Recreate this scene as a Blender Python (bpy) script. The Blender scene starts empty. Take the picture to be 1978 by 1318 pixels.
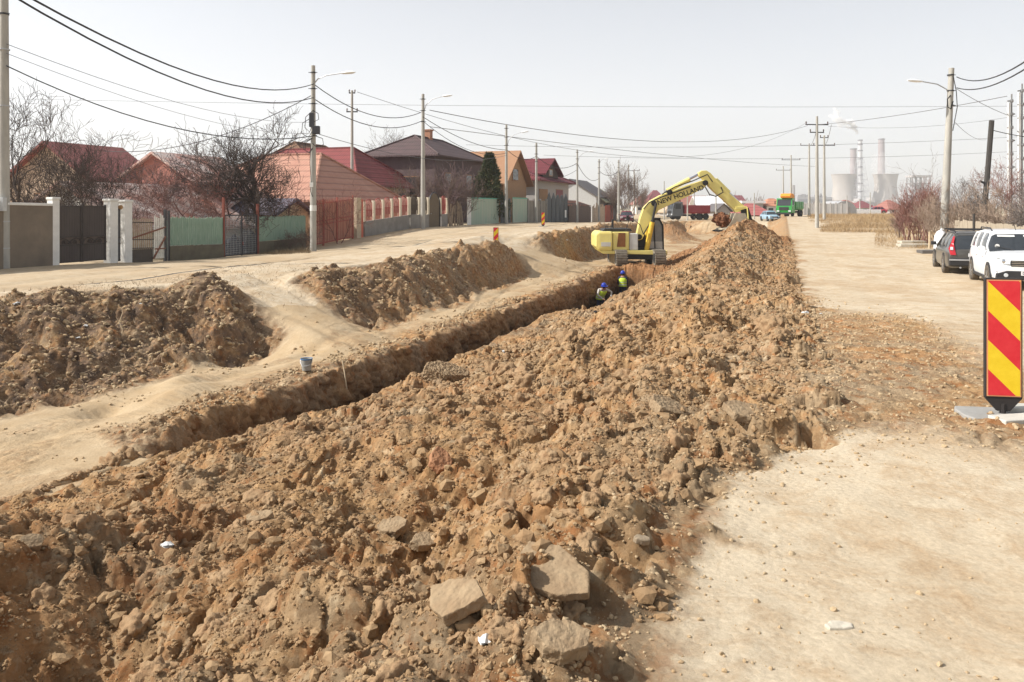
import bpy, math, random
import numpy as np
from mathutils import Vector, Matrix, Euler
R = math.radians
# ------------------------------------------------------------------ camera, sky, sun, exposure
SC = bpy.context.scene
COL = SC.collection
F, CX, HY = 1500.0, 989.0, 400.0          # focal length and horizon in photo pixels, camera at z=0
cam_d = bpy.data.cameras.new("camera"); cam = bpy.data.objects.new("camera", cam_d); COL.objects.link(cam)
cam_d.sensor_width = 36; cam_d.lens = 36*F/1978; cam_d.shift_y = -(659-HY)/1978
cam.location = (0, 0, 0); cam.rotation_euler = (R(90), 0, 0)
cam_d.clip_start = 0.05; cam_d.clip_end = 9000
SC.camera = cam
SUN_EL, SUN_AZ = 41.0, 262.0              # azimuth clockwise from +Y: sun stands to the left
w = bpy.data.worlds.new("World"); SC.world = w; w.use_nodes = True
nt = w.node_tree; nt.nodes.clear()
sky = nt.nodes.new('ShaderNodeTexSky'); sky.sky_type = 'NISHITA'; sky.sun_disc = False
sky.sun_elevation = R(SUN_EL); sky.sun_rotation = R(SUN_AZ)
sky.air_density = 1.0; sky.dust_density = 1.5; sky.ozone_density = 1.0
hs = nt.nodes.new('ShaderNodeHueSaturation'); hs.inputs['Saturation'].default_value = 0.38
bg = nt.nodes.new('ShaderNodeBackground'); bg.inputs[1].default_value = 0.115
wo = nt.nodes.new('ShaderNodeOutputWorld')
nt.links.new(sky.outputs[0], hs.inputs['Color']); nt.links.new(hs.outputs[0], bg.inputs[0]); nt.links.new(bg.outputs[0], wo.inputs[0])
sun_d = bpy.data.lights.new("sun", 'SUN'); sun = bpy.data.objects.new("sun", sun_d); COL.objects.link(sun)
sun_d.energy = 4.9; sun_d.angle = R(0.6); sun_d.color = (1.0, 0.955, 0.89)
az, el = R(SUN_AZ), R(SUN_EL)
sdir = Vector((math.sin(az)*math.cos(el), math.cos(az)*math.cos(el), math.sin(el)))
sun.rotation_euler = sdir.to_track_quat('Z', 'Y').to_euler(); sun.location = sdir*50
SC.view_settings.view_transform = 'Standard'; SC.view_settings.look = 'None'
SC.view_settings.exposure = 0.53; SC.view_settings.gamma = 1
SC.render.engine = 'CYCLES'; SC.cycles.use_denoising = True
SC.cycles.max_bounces = 6; SC.cycles.volume_bounces = 6; SC.cycles.transparent_max_bounces = 12

# ------------------------------------------------------------------ frames of reference
U = Vector((.33, .944)).normalized(); V = Vector((U.y, -U.x))
RZ = -math.atan2(U.x, U.y)                # turns local +Y onto the street direction
def st(s, t): return (V.x*t+U.x*s, V.y*t+U.y*s)
def to_st(x, y): return (x*U.x+y*U.y, x*V.x+y*V.y)
def on_line(px, T):
    k = (px-CX)/F; Y = T/(V.x*k+V.y); return (k*Y, Y)
def W(px, py, d): return Vector(((px-CX)/F*d, d, (HY-py)/F*d))

# ------------------------------------------------------------------ materials
MATS = {}
def mat(name, c, rough=.8, var=.12, scale=6., bump=0., metal=0., spec=.3, c2=None, stretch=(1,1,1), detail=6., bscale=None, coat=0., trans=0., emit=None):
    if name in MATS: return MATS[name]
    m = bpy.data.materials.new(name); m.use_nodes = True; n = m.node_tree.nodes; l = m.node_tree.links
    b = n['Principled BSDF']; b.inputs['Roughness'].default_value = rough; b.inputs['Metallic'].default_value = metal
    b.inputs['Specular IOR Level'].default_value = spec
    if coat: b.inputs['Coat Weight'].default_value = coat; b.inputs['Coat Roughness'].default_value = .08
    if trans: b.inputs['Transmission Weight'].default_value = trans
    tc = n.new('ShaderNodeTexCoord'); mp = n.new('ShaderNodeMapping'); mp.inputs['Scale'].default_value = stretch
    l.new(tc.outputs['Object'], mp.inputs[0])
    nz = n.new('ShaderNodeTexNoise'); nz.inputs['Scale'].default_value = scale; nz.inputs['Detail'].default_value = detail; nz.inputs['Roughness'].default_value = .62
    l.new(mp.outputs[0], nz.inputs['Vector'])
    cr = n.new('ShaderNodeValToRGB'); e = cr.color_ramp.elements
    e[0].position = .3; e[1].position = .7
    a = c; d = c2 if c2 else c
    if c2: e[0].color = (*a, 1); e[1].color = (*d, 1)
    else:
        e[0].color = (*[x*(1-var) for x in a], 1); e[1].color = (*[min(1, x*(1+var)) for x in a], 1)
    l.new(nz.outputs['Fac'], cr.inputs[0]); l.new(cr.outputs[0], b.inputs['Base Color'])
    if bump:
        bp = n.new('ShaderNodeBump'); bp.inputs['Strength'].default_value = 1; bp.inputs['Distance'].default_value = bump
        n2 = n.new('ShaderNodeTexNoise'); n2.inputs['Scale'].default_value = bscale or scale*3; n2.inputs['Detail'].default_value = 8
        l.new(mp.outputs[0], n2.inputs['Vector']); l.new(n2.outputs['Fac'], bp.inputs['Height']); l.new(bp.outputs[0], b.inputs['Normal'])
    MATS[name] = m
    return m
def tile_mat(name, c, c2, course=.35, along=None, bump=.02):
    """roof covering: courses run level, drawn from object Z height so they follow every slope"""
    if name in MATS: return MATS[name]
    m = mat(name, c, .75, c2=c2, scale=1.3, detail=8)
    n = m.node_tree.nodes; l = m.node_tree.links; b = n['Principled BSDF']
    tc = [x for x in n if x.type == 'TEX_COORD'][0]
    wv = n.new('ShaderNodeTexWave'); wv.bands_direction = 'Z'; wv.inputs['Scale'].default_value = .314/course; wv.wave_profile = 'SAW'
    wv.inputs['Distortion'].default_value = .4; wv.inputs['Detail Scale'].default_value = 1.
    wv2 = n.new('ShaderNodeTexWave'); wv2.bands_direction = 'X' if along is None else along; wv2.inputs['Scale'].default_value = .314/.25; wv2.wave_profile = 'SIN'
    l.new(tc.outputs['Object'], wv.inputs[0]); l.new(tc.outputs['Object'], wv2.inputs[0])
    mx = n.new('ShaderNodeMixRGB'); mx.blend_type = 'MULTIPLY'; mx.inputs[0].default_value = .55
    cr = [x for x in n if x.type == 'VALTORGB'][0]
    r2 = n.new('ShaderNodeValToRGB'); r2.color_ramp.elements[0].position = 0; r2.color_ramp.elements[0].color = (.25,.22,.2,1); r2.color_ramp.elements[1].position = .3; r2.color_ramp.elements[1].color = (1,1,1,1)
    l.new(wv.outputs['Fac'], r2.inputs[0]); l.new(cr.outputs[0], mx.inputs[1]); l.new(r2.outputs[0], mx.inputs[2]); l.new(mx.outputs[0], b.inputs['Base Color'])
    ad = n.new('ShaderNodeMath'); ad.operation = 'ADD'; l.new(wv.outputs['Fac'], ad.inputs[0]); l.new(wv2.outputs['Fac'], ad.inputs[1])
    bp = n.new('ShaderNodeBump'); bp.inputs['Distance'].default_value = bump; bp.inputs['Strength'].default_value = 1
    l.new(ad.outputs[0], bp.inputs['Height']); l.new(bp.outputs[0], b.inputs['Normal'])
    return m
def plank_mat(name, c, c2, width=.14, axis='X', dark=.35, bump=.01):
    if name in MATS: return MATS[name]
    m = mat(name, c, .85, c2=c2, scale=2.5, detail=8, stretch=(1, 1, .25))
    n = m.node_tree.nodes; l = m.node_tree.links; b = n['Principled BSDF']
    tc = [x for x in n if x.type == 'TEX_COORD'][0]; cr = [x for x in n if x.type == 'VALTORGB'][0]
    wv = n.new('ShaderNodeTexWave'); wv.bands_direction = axis; wv.inputs['Scale'].default_value = .314/width; wv.wave_profile = 'SAW'
    l.new(tc.outputs['Object'], wv.inputs[0])
    r2 = n.new('ShaderNodeValToRGB'); r2.color_ramp.elements[0].color = (dark,)*3+(1,); r2.color_ramp.elements[1].position = .12; r2.color_ramp.elements[1].color = (1,1,1,1)
    mx = n.new('ShaderNodeMixRGB'); mx.blend_type = 'MULTIPLY'; mx.inputs[0].default_value = 1
    l.new(wv.outputs['Fac'], r2.inputs[0]); l.new(cr.outputs[0], mx.inputs[1]); l.new(r2.outputs[0], mx.inputs[2]); l.new(mx.outputs[0], b.inputs['Base Color'])
    bp = n.new('ShaderNodeBump'); bp.inputs['Distance'].default_value = bump; l.new(r2.outputs[0], bp.inputs['Height']); l.new(bp.outputs[0], b.inputs['Normal'])
    return m

# ------------------------------------------------------------------ mesh building
def mesh_arrays(name, verts, faces, mats, parent=None, smooth=False, fm=None):
    """verts (N,3), faces (M,k) equal-size numpy polygons"""
    me = bpy.data.meshes.new(name); verts = np.asarray(verts, np.float32); faces = np.asarray(faces, np.int32)
    k = faces.shape[1]
    me.vertices.add(len(verts)); me.vertices.foreach_set('co', verts.ravel())
    me.loops.add(faces.size); me.loops.foreach_set('vertex_index', faces.ravel())
    me.polygons.add(len(faces)); me.polygons.foreach_set('loop_start', np.arange(0, faces.size, k, dtype=np.int32))
    me.polygons.foreach_set('loop_total', np.full(len(faces), k, np.int32))
    me.polygons.foreach_set('use_smooth', np.full(len(faces), smooth, bool))
    for m in (mats if isinstance(mats, (list, tuple)) else [mats]): me.materials.append(m)
    if fm is not None: me.polygons.foreach_set('material_index', np.asarray(fm, np.int32))
    me.update(calc_edges=True)
    o = bpy.data.objects.new(name, me); COL.objects.link(o)
    if parent: o.parent = parent
    return o
def tag(o, label=None, cat=None, group=None, kind=None):
    if label: o['label'] = label
    if cat: o['category'] = cat
    if group: o['group'] = group
    if kind: o['kind'] = kind
    return o
def thing(name, label, cat, loc=(0,0,0), rz=0., group=None):
    o = bpy.data.objects.new(name, None); COL.objects.link(o); o.location = loc; o.rotation_euler = (0, 0, rz)
    o.empty_display_size = .3
    return tag(o, label, cat, group)
class MB:
    def __init__(s): s.v = []; s.f = []; s.m = []; s.mi = 0; s.M = None
    def add(s, vs, fs):
        b = len(s.v)
        if s.M is not None: vs = [s.M @ Vector(p) for p in vs]
        s.v += [tuple(p) for p in vs]; s.f += [tuple(b+i for i in f) for f in fs]; s.m += [s.mi]*len(fs); return s
    def box(s, x0, x1, y0, y1, z0, z1):
        return s.add([(x0,y0,z0),(x1,y0,z0),(x1,y1,z0),(x0,y1,z0),(x0,y0,z1),(x1,y0,z1),(x1,y1,z1),(x0,y1,z1)],
            [(0,3,2,1),(4,5,6,7),(0,1,5,4),(1,2,6,5),(2,3,7,6),(3,0,4,7)])
    def cbox(s, c, d, b=0.):
        x, y, z = c; a, e, h = d[0]/2, d[1]/2, d[2]/2
        if not b: return s.box(x-a, x+a, y-e, y+e, z-h, z+h)
        return s.prism([(x-a+b,y-e),(x+a-b,y-e),(x+a,y-e+b),(x+a,y+e-b),(x+a-b,y+e),(x-a+b,y+e),(x-a,y+e-b),(x-a,y-e+b)], z-h, z+h)
    def prism(s, poly, z0, z1):
        n = len(poly)
        return s.add([(x,y,z0) for x,y in poly]+[(x,y,z1) for x,y in poly], [tuple(range(n))[::-1], tuple(range(n, 2*n))]+[(i,(i+1)%n,n+(i+1)%n,n+i) for i in range(n)])
    def prism_y(s, poly, y0, y1):       # poly in xz
        n = len(poly)
        return s.add([(x,y0,z) for x,z in poly]+[(x,y1,z) for x,z in poly], [tuple(range(n)), tuple(range(n, 2*n))[::-1]]+[(i,n+i,n+(i+1)%n,(i+1)%n) for i in range(n)])
    def prism_x(s, poly, x0, x1):       # poly in yz
        n = len(poly)
        return s.add([(x0,y,z) for y,z in poly]+[(x1,y,z) for y,z in poly], [tuple(range(n))[::-1], tuple(range(n, 2*n))]+[(i,(i+1)%n,n+(i+1)%n,n+i) for i in range(n)])
    def tube(s, p0, p1, r0, r1=None, n=8, cap=True):
        return s.path([p0, p1], [r0, r0 if r1 is None else r1], n, cap)
    def path(s, pts, rs, n=8, cap=True):
        pts = [Vector(p) for p in pts]
        if not isinstance(rs, (list, tuple)): rs = [rs]*len(pts)
        vs = []; prev = None
        for i, p in enumerate(pts):
            d = (pts[min(i+1, len(pts)-1)]-pts[max(i-1, 0)])
            if d.length < 1e-9: d = Vector((0,0,1))
            d.normalize()
            a = Vector((0,0,1)) if abs(d.z) < .9 else Vector((1,0,0))
            if prev is not None: x = prev-d*prev.dot(d)
            else: x = a.cross(d)
            if x.length < 1e-6: x = a.cross(d)
            x.normalize(); y = d.cross(x); prev = x
            vs += [p+(x*math.cos(2*math.pi*k/n)+y*math.sin(2*math.pi*k/n))*rs[i] for k in range(n)]
        fs = []
        for i in range(len(pts)-1):
            for k in range(n):
                a = i*n+k; b = i*n+(k+1)%n; fs.append((a, b, b+n, a+n))
        if cap: fs += [tuple(range(n))[::-1], tuple(range((len(pts)-1)*n, len(pts)*n))]
        return s.add(vs, fs)
    def lathe(s, prof, n=24, c=(0,0,0), axis='z', cap=True):
        vs = []
        for r, z in prof:
            for k in range(n):
                a = 2*math.pi*k/n; x, y = r*math.cos(a), r*math.sin(a)
                vs.append({'z': (c[0]+x, c[1]+y, c[2]+z), 'y': (c[0]+x, c[1]+z, c[2]+y), 'x': (c[0]+z, c[1]+x, c[2]+y)}[axis])
        fs = [(i*n+k, i*n+(k+1)%n, (i+1)*n+(k+1)%n, (i+1)*n+k) for i in range(len(prof)-1) for k in range(n)]
        if cap: fs += [tuple(range(n))[::-1], tuple(range((len(prof)-1)*n, len(prof)*n))]
        return s.add(vs, fs)
    def loft(s, secs, cap=True, closed=True):
        n = len(secs[0]); vs = [p for q in secs for p in q]; fs = []
        for i in range(len(secs)-1):
            for k in range(n if closed else n-1):
                a = i*n+k; b = i*n+(k+1)%n; fs.append((a, b, b+n, a+n))
        if cap: fs += [tuple(range(n))[::-1], tuple(range((len(secs)-1)*n, len(secs)*n))]
        return s.add(vs, fs)
    def beam(s, a, b, w, h):            # rectangular bar from a to b
        a, b = Vector(a), Vector(b); d = (b-a).normalized(); up = Vector((0,0,1)) if abs(d.z) < .95 else Vector((0,1,0))
        x = d.cross(up).normalized()*w/2; y = x.cross(d).normalized()*h/2
        return s.add([a-x-y, a+x-y, a+x+y, a-x+y, b-x-y, b+x-y, b+x+y, b-x+y], [(0,3,2,1),(4,5,6,7),(0,1,5,4),(1,2,6,5),(2,3,7,6),(3,0,4,7)])
    def build(s, name, mats, parent=None, smooth=False, bevel=0., label=None):
        me = bpy.data.meshes.new(name); me.from_pydata(s.v, [], s.f); me.update()
        ms = mats if isinstance(mats, (list, tuple)) else [mats]
        for m in ms: me.materials.append(m)
        if len(ms) > 1: me.polygons.foreach_set('material_index', s.m)
        import bmesh
        bm = bmesh.new(); bm.from_mesh(me); bmesh.ops.recalc_face_normals(bm, faces=bm.faces); bm.to_mesh(me); bm.free()
        if smooth:
            me.polygons.foreach_set('use_smooth', [True]*len(me.polygons))
            try: me.set_sharp_from_angle(angle=R(38))
            except Exception: pass
        o = bpy.data.objects.new(name, me); COL.objects.link(o)
        if parent: o.parent = parent
        if bevel:
            b = o.modifiers.new('bevel', 'BEVEL'); b.width = bevel; b.segments = 2; b.limit_method = 'ANGLE'; b.angle_limit = R(40)
        if label: o['label'] = label
        return o
def copy_tree(o, parent=None):
    c = o.copy(); COL.objects.link(c); c.parent = parent
    for ch in [x for x in o.children]: copy_tree(ch, c)
    return c
def text_mesh(name, body, size, mt, parent, loc, rot, depth=.004, align='CENTER', weight=0.):
    cu = bpy.data.curves.new('lettering', 'FONT'); cu.body = body; cu.size = size; cu.extrude = depth; cu.align_x = align; cu.align_y = 'CENTER'; cu.offset = weight
    o = bpy.data.objects.new('lettering', cu); COL.objects.link(o); bpy.context.view_layer.update()
    dg = bpy.context.evaluated_depsgraph_get(); me = bpy.data.meshes.new_from_object(o.evaluated_get(dg))
    bpy.data.objects.remove(o); bpy.data.curves.remove(cu)
    me.materials.clear(); me.materials.append(mt)
    q = bpy.data.objects.new(name, me); COL.objects.link(q); q.parent = parent; q.location = loc; q.rotation_euler = rot
    return q
# ------------------------------------------------------------------ the ground
rs_ = np.random.RandomState(5)
TAB = rs_.rand(64, 256, 256).astype(np.float32)
def _h(i, ix, iy): return TAB[i % 64, ix & 255, iy & 255]
def vnoise(x, y, sc, seed):               # value noise 0..1
    x = x/sc+seed*13.7; y = y/sc+seed*7.3
    ix = np.floor(x).astype(np.int64); iy = np.floor(y).astype(np.int64); fx = (x-ix).astype(np.float32); fy = (y-iy).astype(np.float32)
    fx = fx*fx*(3-2*fx); fy = fy*fy*(3-2*fy)
    a = _h(seed, ix, iy); b = _h(seed, ix+1, iy); c = _h(seed, ix, iy+1); d = _h(seed, ix+1, iy+1)
    return (a*(1-fx)+b*fx)*(1-fy)+(c*(1-fx)+d*fx)*fy
def fbm(x, y, sc, seed, n=4):
    r = 0; a = .5; t = 0
    for i in range(n): r = r+a*vnoise(x, y, sc/2**i, seed+i); t += a; a *= .55
    return r/t
def lumps(x, y, sc, seed):                # packed clods: domes with tilted tops, highest wins, about 0..1
    x = x/sc+seed*3.1; y = y/sc+seed*5.9
    ix = np.floor(x).astype(np.int64); iy = np.floor(y).astype(np.int64); fx = (x-ix).astype(np.float32); fy = (y-iy).astype(np.float32)
    out = np.zeros(x.shape, np.float32)
    for dx in (-1, 0, 1):
        for dy in (-1, 0, 1):
            cx = ix+dx; cy = iy+dy
            ox = _h(seed, cx, cy)+dx-fx; oy = _h(seed+1, cx, cy)+dy-fy
            r = .5+.5*_h(seed+2, cx, cy); asp = .65+.7*_h(seed+3, cx, cy)
            tilt = (_h(seed+4, cx, cy)-.5)*1.1; tl2 = (_h(seed+5, cx, cy)-.5)*1.1
            d2 = (ox*ox*asp+oy*oy/asp)/(r*r)
            h = (.45+.55*_h(seed+6, cx, cy))*np.sqrt(np.clip(1-d2, 0, 1))**.7*(1+tilt*ox+tl2*oy)
            np.maximum(out, h, out=out)
    return out
def facets(x, y, sc, seed):               # broken plates: each cell a tilted plane at its own height
    x = x/sc+seed*2.3; y = y/sc+seed*4.1
    ix = np.floor(x).astype(np.int64); iy = np.floor(y).astype(np.int64); fx = (x-ix).astype(np.float32); fy = (y-iy).astype(np.float32)
    best = np.full(x.shape, 9., np.float32); out = np.zeros(x.shape, np.float32)
    for dx in (-1, 0, 1):
        for dy in (-1, 0, 1):
            cx = ix+dx; cy = iy+dy
            ox = fx-_h(seed, cx, cy)-dx; oy = fy-_h(seed+1, cx, cy)-dy
            d2 = ox*ox+oy*oy*(.5+_h(seed+3, cx, cy)); m = d2 < best
            h = _h(seed+2, cx, cy)+(_h(seed+4, cx, cy)-.5)*1.3*ox+(_h(seed+5, cx, cy)-.5)*1.3*oy
            out = np.where(m, h, out); best = np.minimum(best, d2)
    return np.clip(out, -.3, 1.3)
def sm(a, b, x): t = np.clip((x-a)/(b-a), 0, 1); return t*t*(3-2*t)
def ip(s, *kv): return np.interp(s, kv[0::2], kv[1::2])
def z_fence(s): return ip(s, 0,-2.0, 13,-2.0, 21,-2.12, 29,-2.35, 36,-2.35, 41,-1.97, 49,-1.5, 57,-1.5, 70,-1.5, 88,-1.9, 117,-2.3, 150,-1.6, 170,-1.4)
def z_edge(s): return ip(s, 0,-2.2, 13,-2.1, 18,-2.1, 29,-1.85, 39,-1.5, 55,-1.5, 90,-1.7, 116,-2.0, 150,-1.5, 170,-1.4)
def z_right(s): return ip(s, -6,-1.7, 8,-1.75, 15,-1.95, 22,-2.3, 32,-2.35, 45,-2.05, 75,-1.87, 110,-1.35, 170,-1.35)
def z_bench(s): return ip(s, 0,-3.3, 8,-3.45, 20,-3.5, 40,-3.45, 60,-3.35, 90,-3.3)
def t_top(s): return (fbm(s, s*0+4, 3.2, 81, 3)-.5)*1.6+ip(s, -6,-16.9, 9,-16.9, 13,-16.6, 15,-15.8, 17,-14.6, 19,-14, 21,-13.9, 27,-13.5, 36,-13.4, 39,-13.2, 55,-12.8, 200,-12.8)
def t_foot(s): return (fbm(s, s*0+8, 2.6, 84, 3)-.5)*1.2+ip(s, 0,-12.9, 9,-12.6, 13,-12.3, 16,-12.8, 19,-11.6, 25,-11.4, 35,-12, 60,-11.6, 200,-11.6)
def ramp_w(s, t):
    a = np.exp(-(((s-(18.6+(t+13.5)*-.35))/1.35)**4)); b = np.exp(-(((s-(39.5+(t+12.5)*.7))/3.0)**4)); return np.maximum(a, b)
SP_L, SP_R = -6.95, .45
def re_(s): return ip(s, -6,-.7, 2,-.75, 4.5,-.65, 5.5,-.2, 6.5,.2, 9,.3, 20,.3)
def spoil(s, t, n=0.):
    zc = ip(s, -6,-2.25, 0,-2.2, 5,-2.2, 8,-2.15, 12,-2.1, 16,-2.0, 20,-1.88, 25,-1.72, 30,-1.55, 36,-1.32, 42,-1.0, 48,-.66, 51,-.7, 54,-1.6, 58,-3.2, 60,-4.)
    zl = ip(s, -6,-2.5, 0,-2.6, 6,-2.75, 9,-3.1, 11.5,-3.6, 15,-3.75, 17,-3.85, 20,-4.0, 45,-4.0, 52,-3.3, 60,-4.)
    tc = ip(s, -6,-3.2, 8,-3.2, 16,-2.6, 30,-2.2, 48,-2.3)+n
    re = re_(s)+n*.35; tc = np.minimum(tc, re-1.2)
    x = np.clip((t-(SP_L+.1))/(tc-(SP_L+.1)), 0, 1); left = zl+(zc-zl)*(x**ip(s, 0,1., 10,1.1, 20,1.2, 50,1.2))
    y = np.clip((t-tc)/(re-tc), 0, 1.3); right = zc+(z_right(s)-.25-zc)*y**1.1
    z = np.where(t < tc, left, right)
    lip = sm(SP_L-.25, SP_L+.25, t)
    return z-(1-lip)*.7-sm(.1, .6, t-re)*.6-.06
def base_z(s, t):
    """macro height of everything except trench and spoil"""
    s = np.asarray(s, float); t = np.asarray(t, float)
    k = np.clip((t+24.8)/(24.8-13), 0, 1)
    zl = z_fence(s)*(1-k)+z_edge(s)*k
    zb = z_bench(s); endp = sm(97, 102.5, s+2*np.sin(t*.6))
    zb = zb*(1-endp)+zl*endp
    bank = sm(0, 1, (t-t_top(s))/(t_foot(s)-t_top(s)))
    rmp = np.clip((t+15.8)/(15.8-9.6), 0, 1)
    rw = ramp_w(s, t); bank = bank*(1-rw)+rmp*rw
    z = zl*(1-bank)+zb*bank
    q = 1-sm(50, 58, s); r = sm(-1.6*(1-q)-3.4*q, .3*(1-q)-1.2*q, t)
    z = z*(1-r)+z_right(s)*r
    return z
def bumpz(s, t):
    g = lambda s0, t0, a, b, h: h*np.exp(-((s-s0)/a)**2-((t-t0)/b)**2)
    z = g(16.9,-14.6,.65,.7,.22)+g(16.2,-13.4,.8,.8,.5)-g(15.2,-12.2,1.0,.9,.45)+g(13.6,-12.4,1.1,.5,.25)
    z -= .55*np.exp(-((t+6.8)/.75)**4)*sm(25, 29, s)*(1-sm(43, 45, s))+.12*np.exp(-((t+6.9)/.7)**4)*sm(9, 11, s)*(1-sm(24, 27, s))
    z += g(76,-10.4,3.,2.,1.6)+g(23.5,-12.2,1.2,.6,.3)-g(21.6,-12.2,.7,.7,.35)
    z += g(11.5,-10.4,.8,.5,.22)-g(10.3,-11.1,.4,.3,.22)+g(62,-13,6,1.0,.3)+g(12.2,-11.1,.5,.35,.18)
    return z
def spoil_bumps(s, t):
    g = lambda s0, t0, a, b, h: h*np.exp(-((s-s0)/a)**2-((t-t0)/b)**2)
    z = g(14.2,-5.7,1.5,.9,.42)+g(11.7,-5.8,.55,.6,.42)+g(9.6,-5.6,1.2,.9,.12)-g(18.5,-5.2,2.2,1.2,.15)
    z += g(3.2,-4.6,.9,.65,.5)-g(2.9,-3.35,.8,.5,.42)-g(9.7,-.55,.28,.9,.35)+g(9.9,-1.5,.7,.4,.22)-g(7.5,-1.5,.28,.4,.38)-g(8.6,-.7,.2,.5,.25)-g(5.2,-2.6,.5,1.0,.18)+g(6.6,-3.3,.7,1.3,.14)
    z += g(10.6,-2.7,.9,1.2,.22)-g(9.2,-2.6,.4,1.4,.22)-g(12.6,-1.6,.35,1.3,.45)-g(14.8,-1.5,.35,1.2,.4)+g(13.7,-1.7,.5,1.0,.2)
    z += -g(16.8,-1.3,.4,1.1,.35)+g(26,-5.5,1.4,.8,.2)-g(3.9,-1.5,.35,.8,.3)+g(8.2,-1.4,.5,.9,.12)
    return z
def gz(x, y):
    s, t = to_st(x, y); return float(base_z(s, t))
def G(px, T=None, d=None):
    x, y = on_line(px, T) if T is not None else ((px-CX)/F*d, d)
    return Vector((x, y, gz(x, y)))

Q = 1.0
def geo():
    s = list(np.arange(-7, 1, .06)); v = 1.0
    while v < 172: s.append(v); v += max(.0062, .0031*Q*(v+.8))
    return np.array(s)
S = geo()
def rng_(a, b, d): return np.linspace(a, b, max(2, int(round(abs(b-a)/(d*Q))))+1)
cols_t = []; cols_zone = []; cols_f = []
def addc(arr, zone, f=None):
    for i, v in enumerate(arr): cols_t.append(v); cols_zone.append(zone); cols_f.append(0 if f is None else f[i])
addc(rng_(-60, -25, .5)[:-1], 0); addc(rng_(-25, -18, .07)[:-1], 0)
addc(rng_(-18, -11.4, .026)[:-1], 1); addc(rng_(-11.4, -9.0, .02), 2)
fw = rng_(0, 1, .016); addc(np.full(len(fw)-2, -9.0), 3, fw[1:-1])            # left wall of the trench
addc(np.linspace(0, 1, 64), 4, np.linspace(0, 1, 64))                     # trench floor
fw = rng_(1, 0, .03); addc(np.full(len(fw)-2, -7.4), 5, fw[1:-1])             # right wall
addc(rng_(-7.35, SP_L, .03)[:-1], 6)
addc(rng_(SP_L, SP_R, .0095), 7); addc(rng_(SP_R, 3.2, .018)[1:], 8); addc(rng_(3.2, 10, .06)[1:], 9); addc(rng_(10, 60, .6)[1:], 9)
T0 = np.array(cols_t); Z0 = np.array(cols_zone); F0 = np.array(cols_f)
NS, NT = len(S), len(T0); print('grid', NS, NT, NS*NT)
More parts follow.
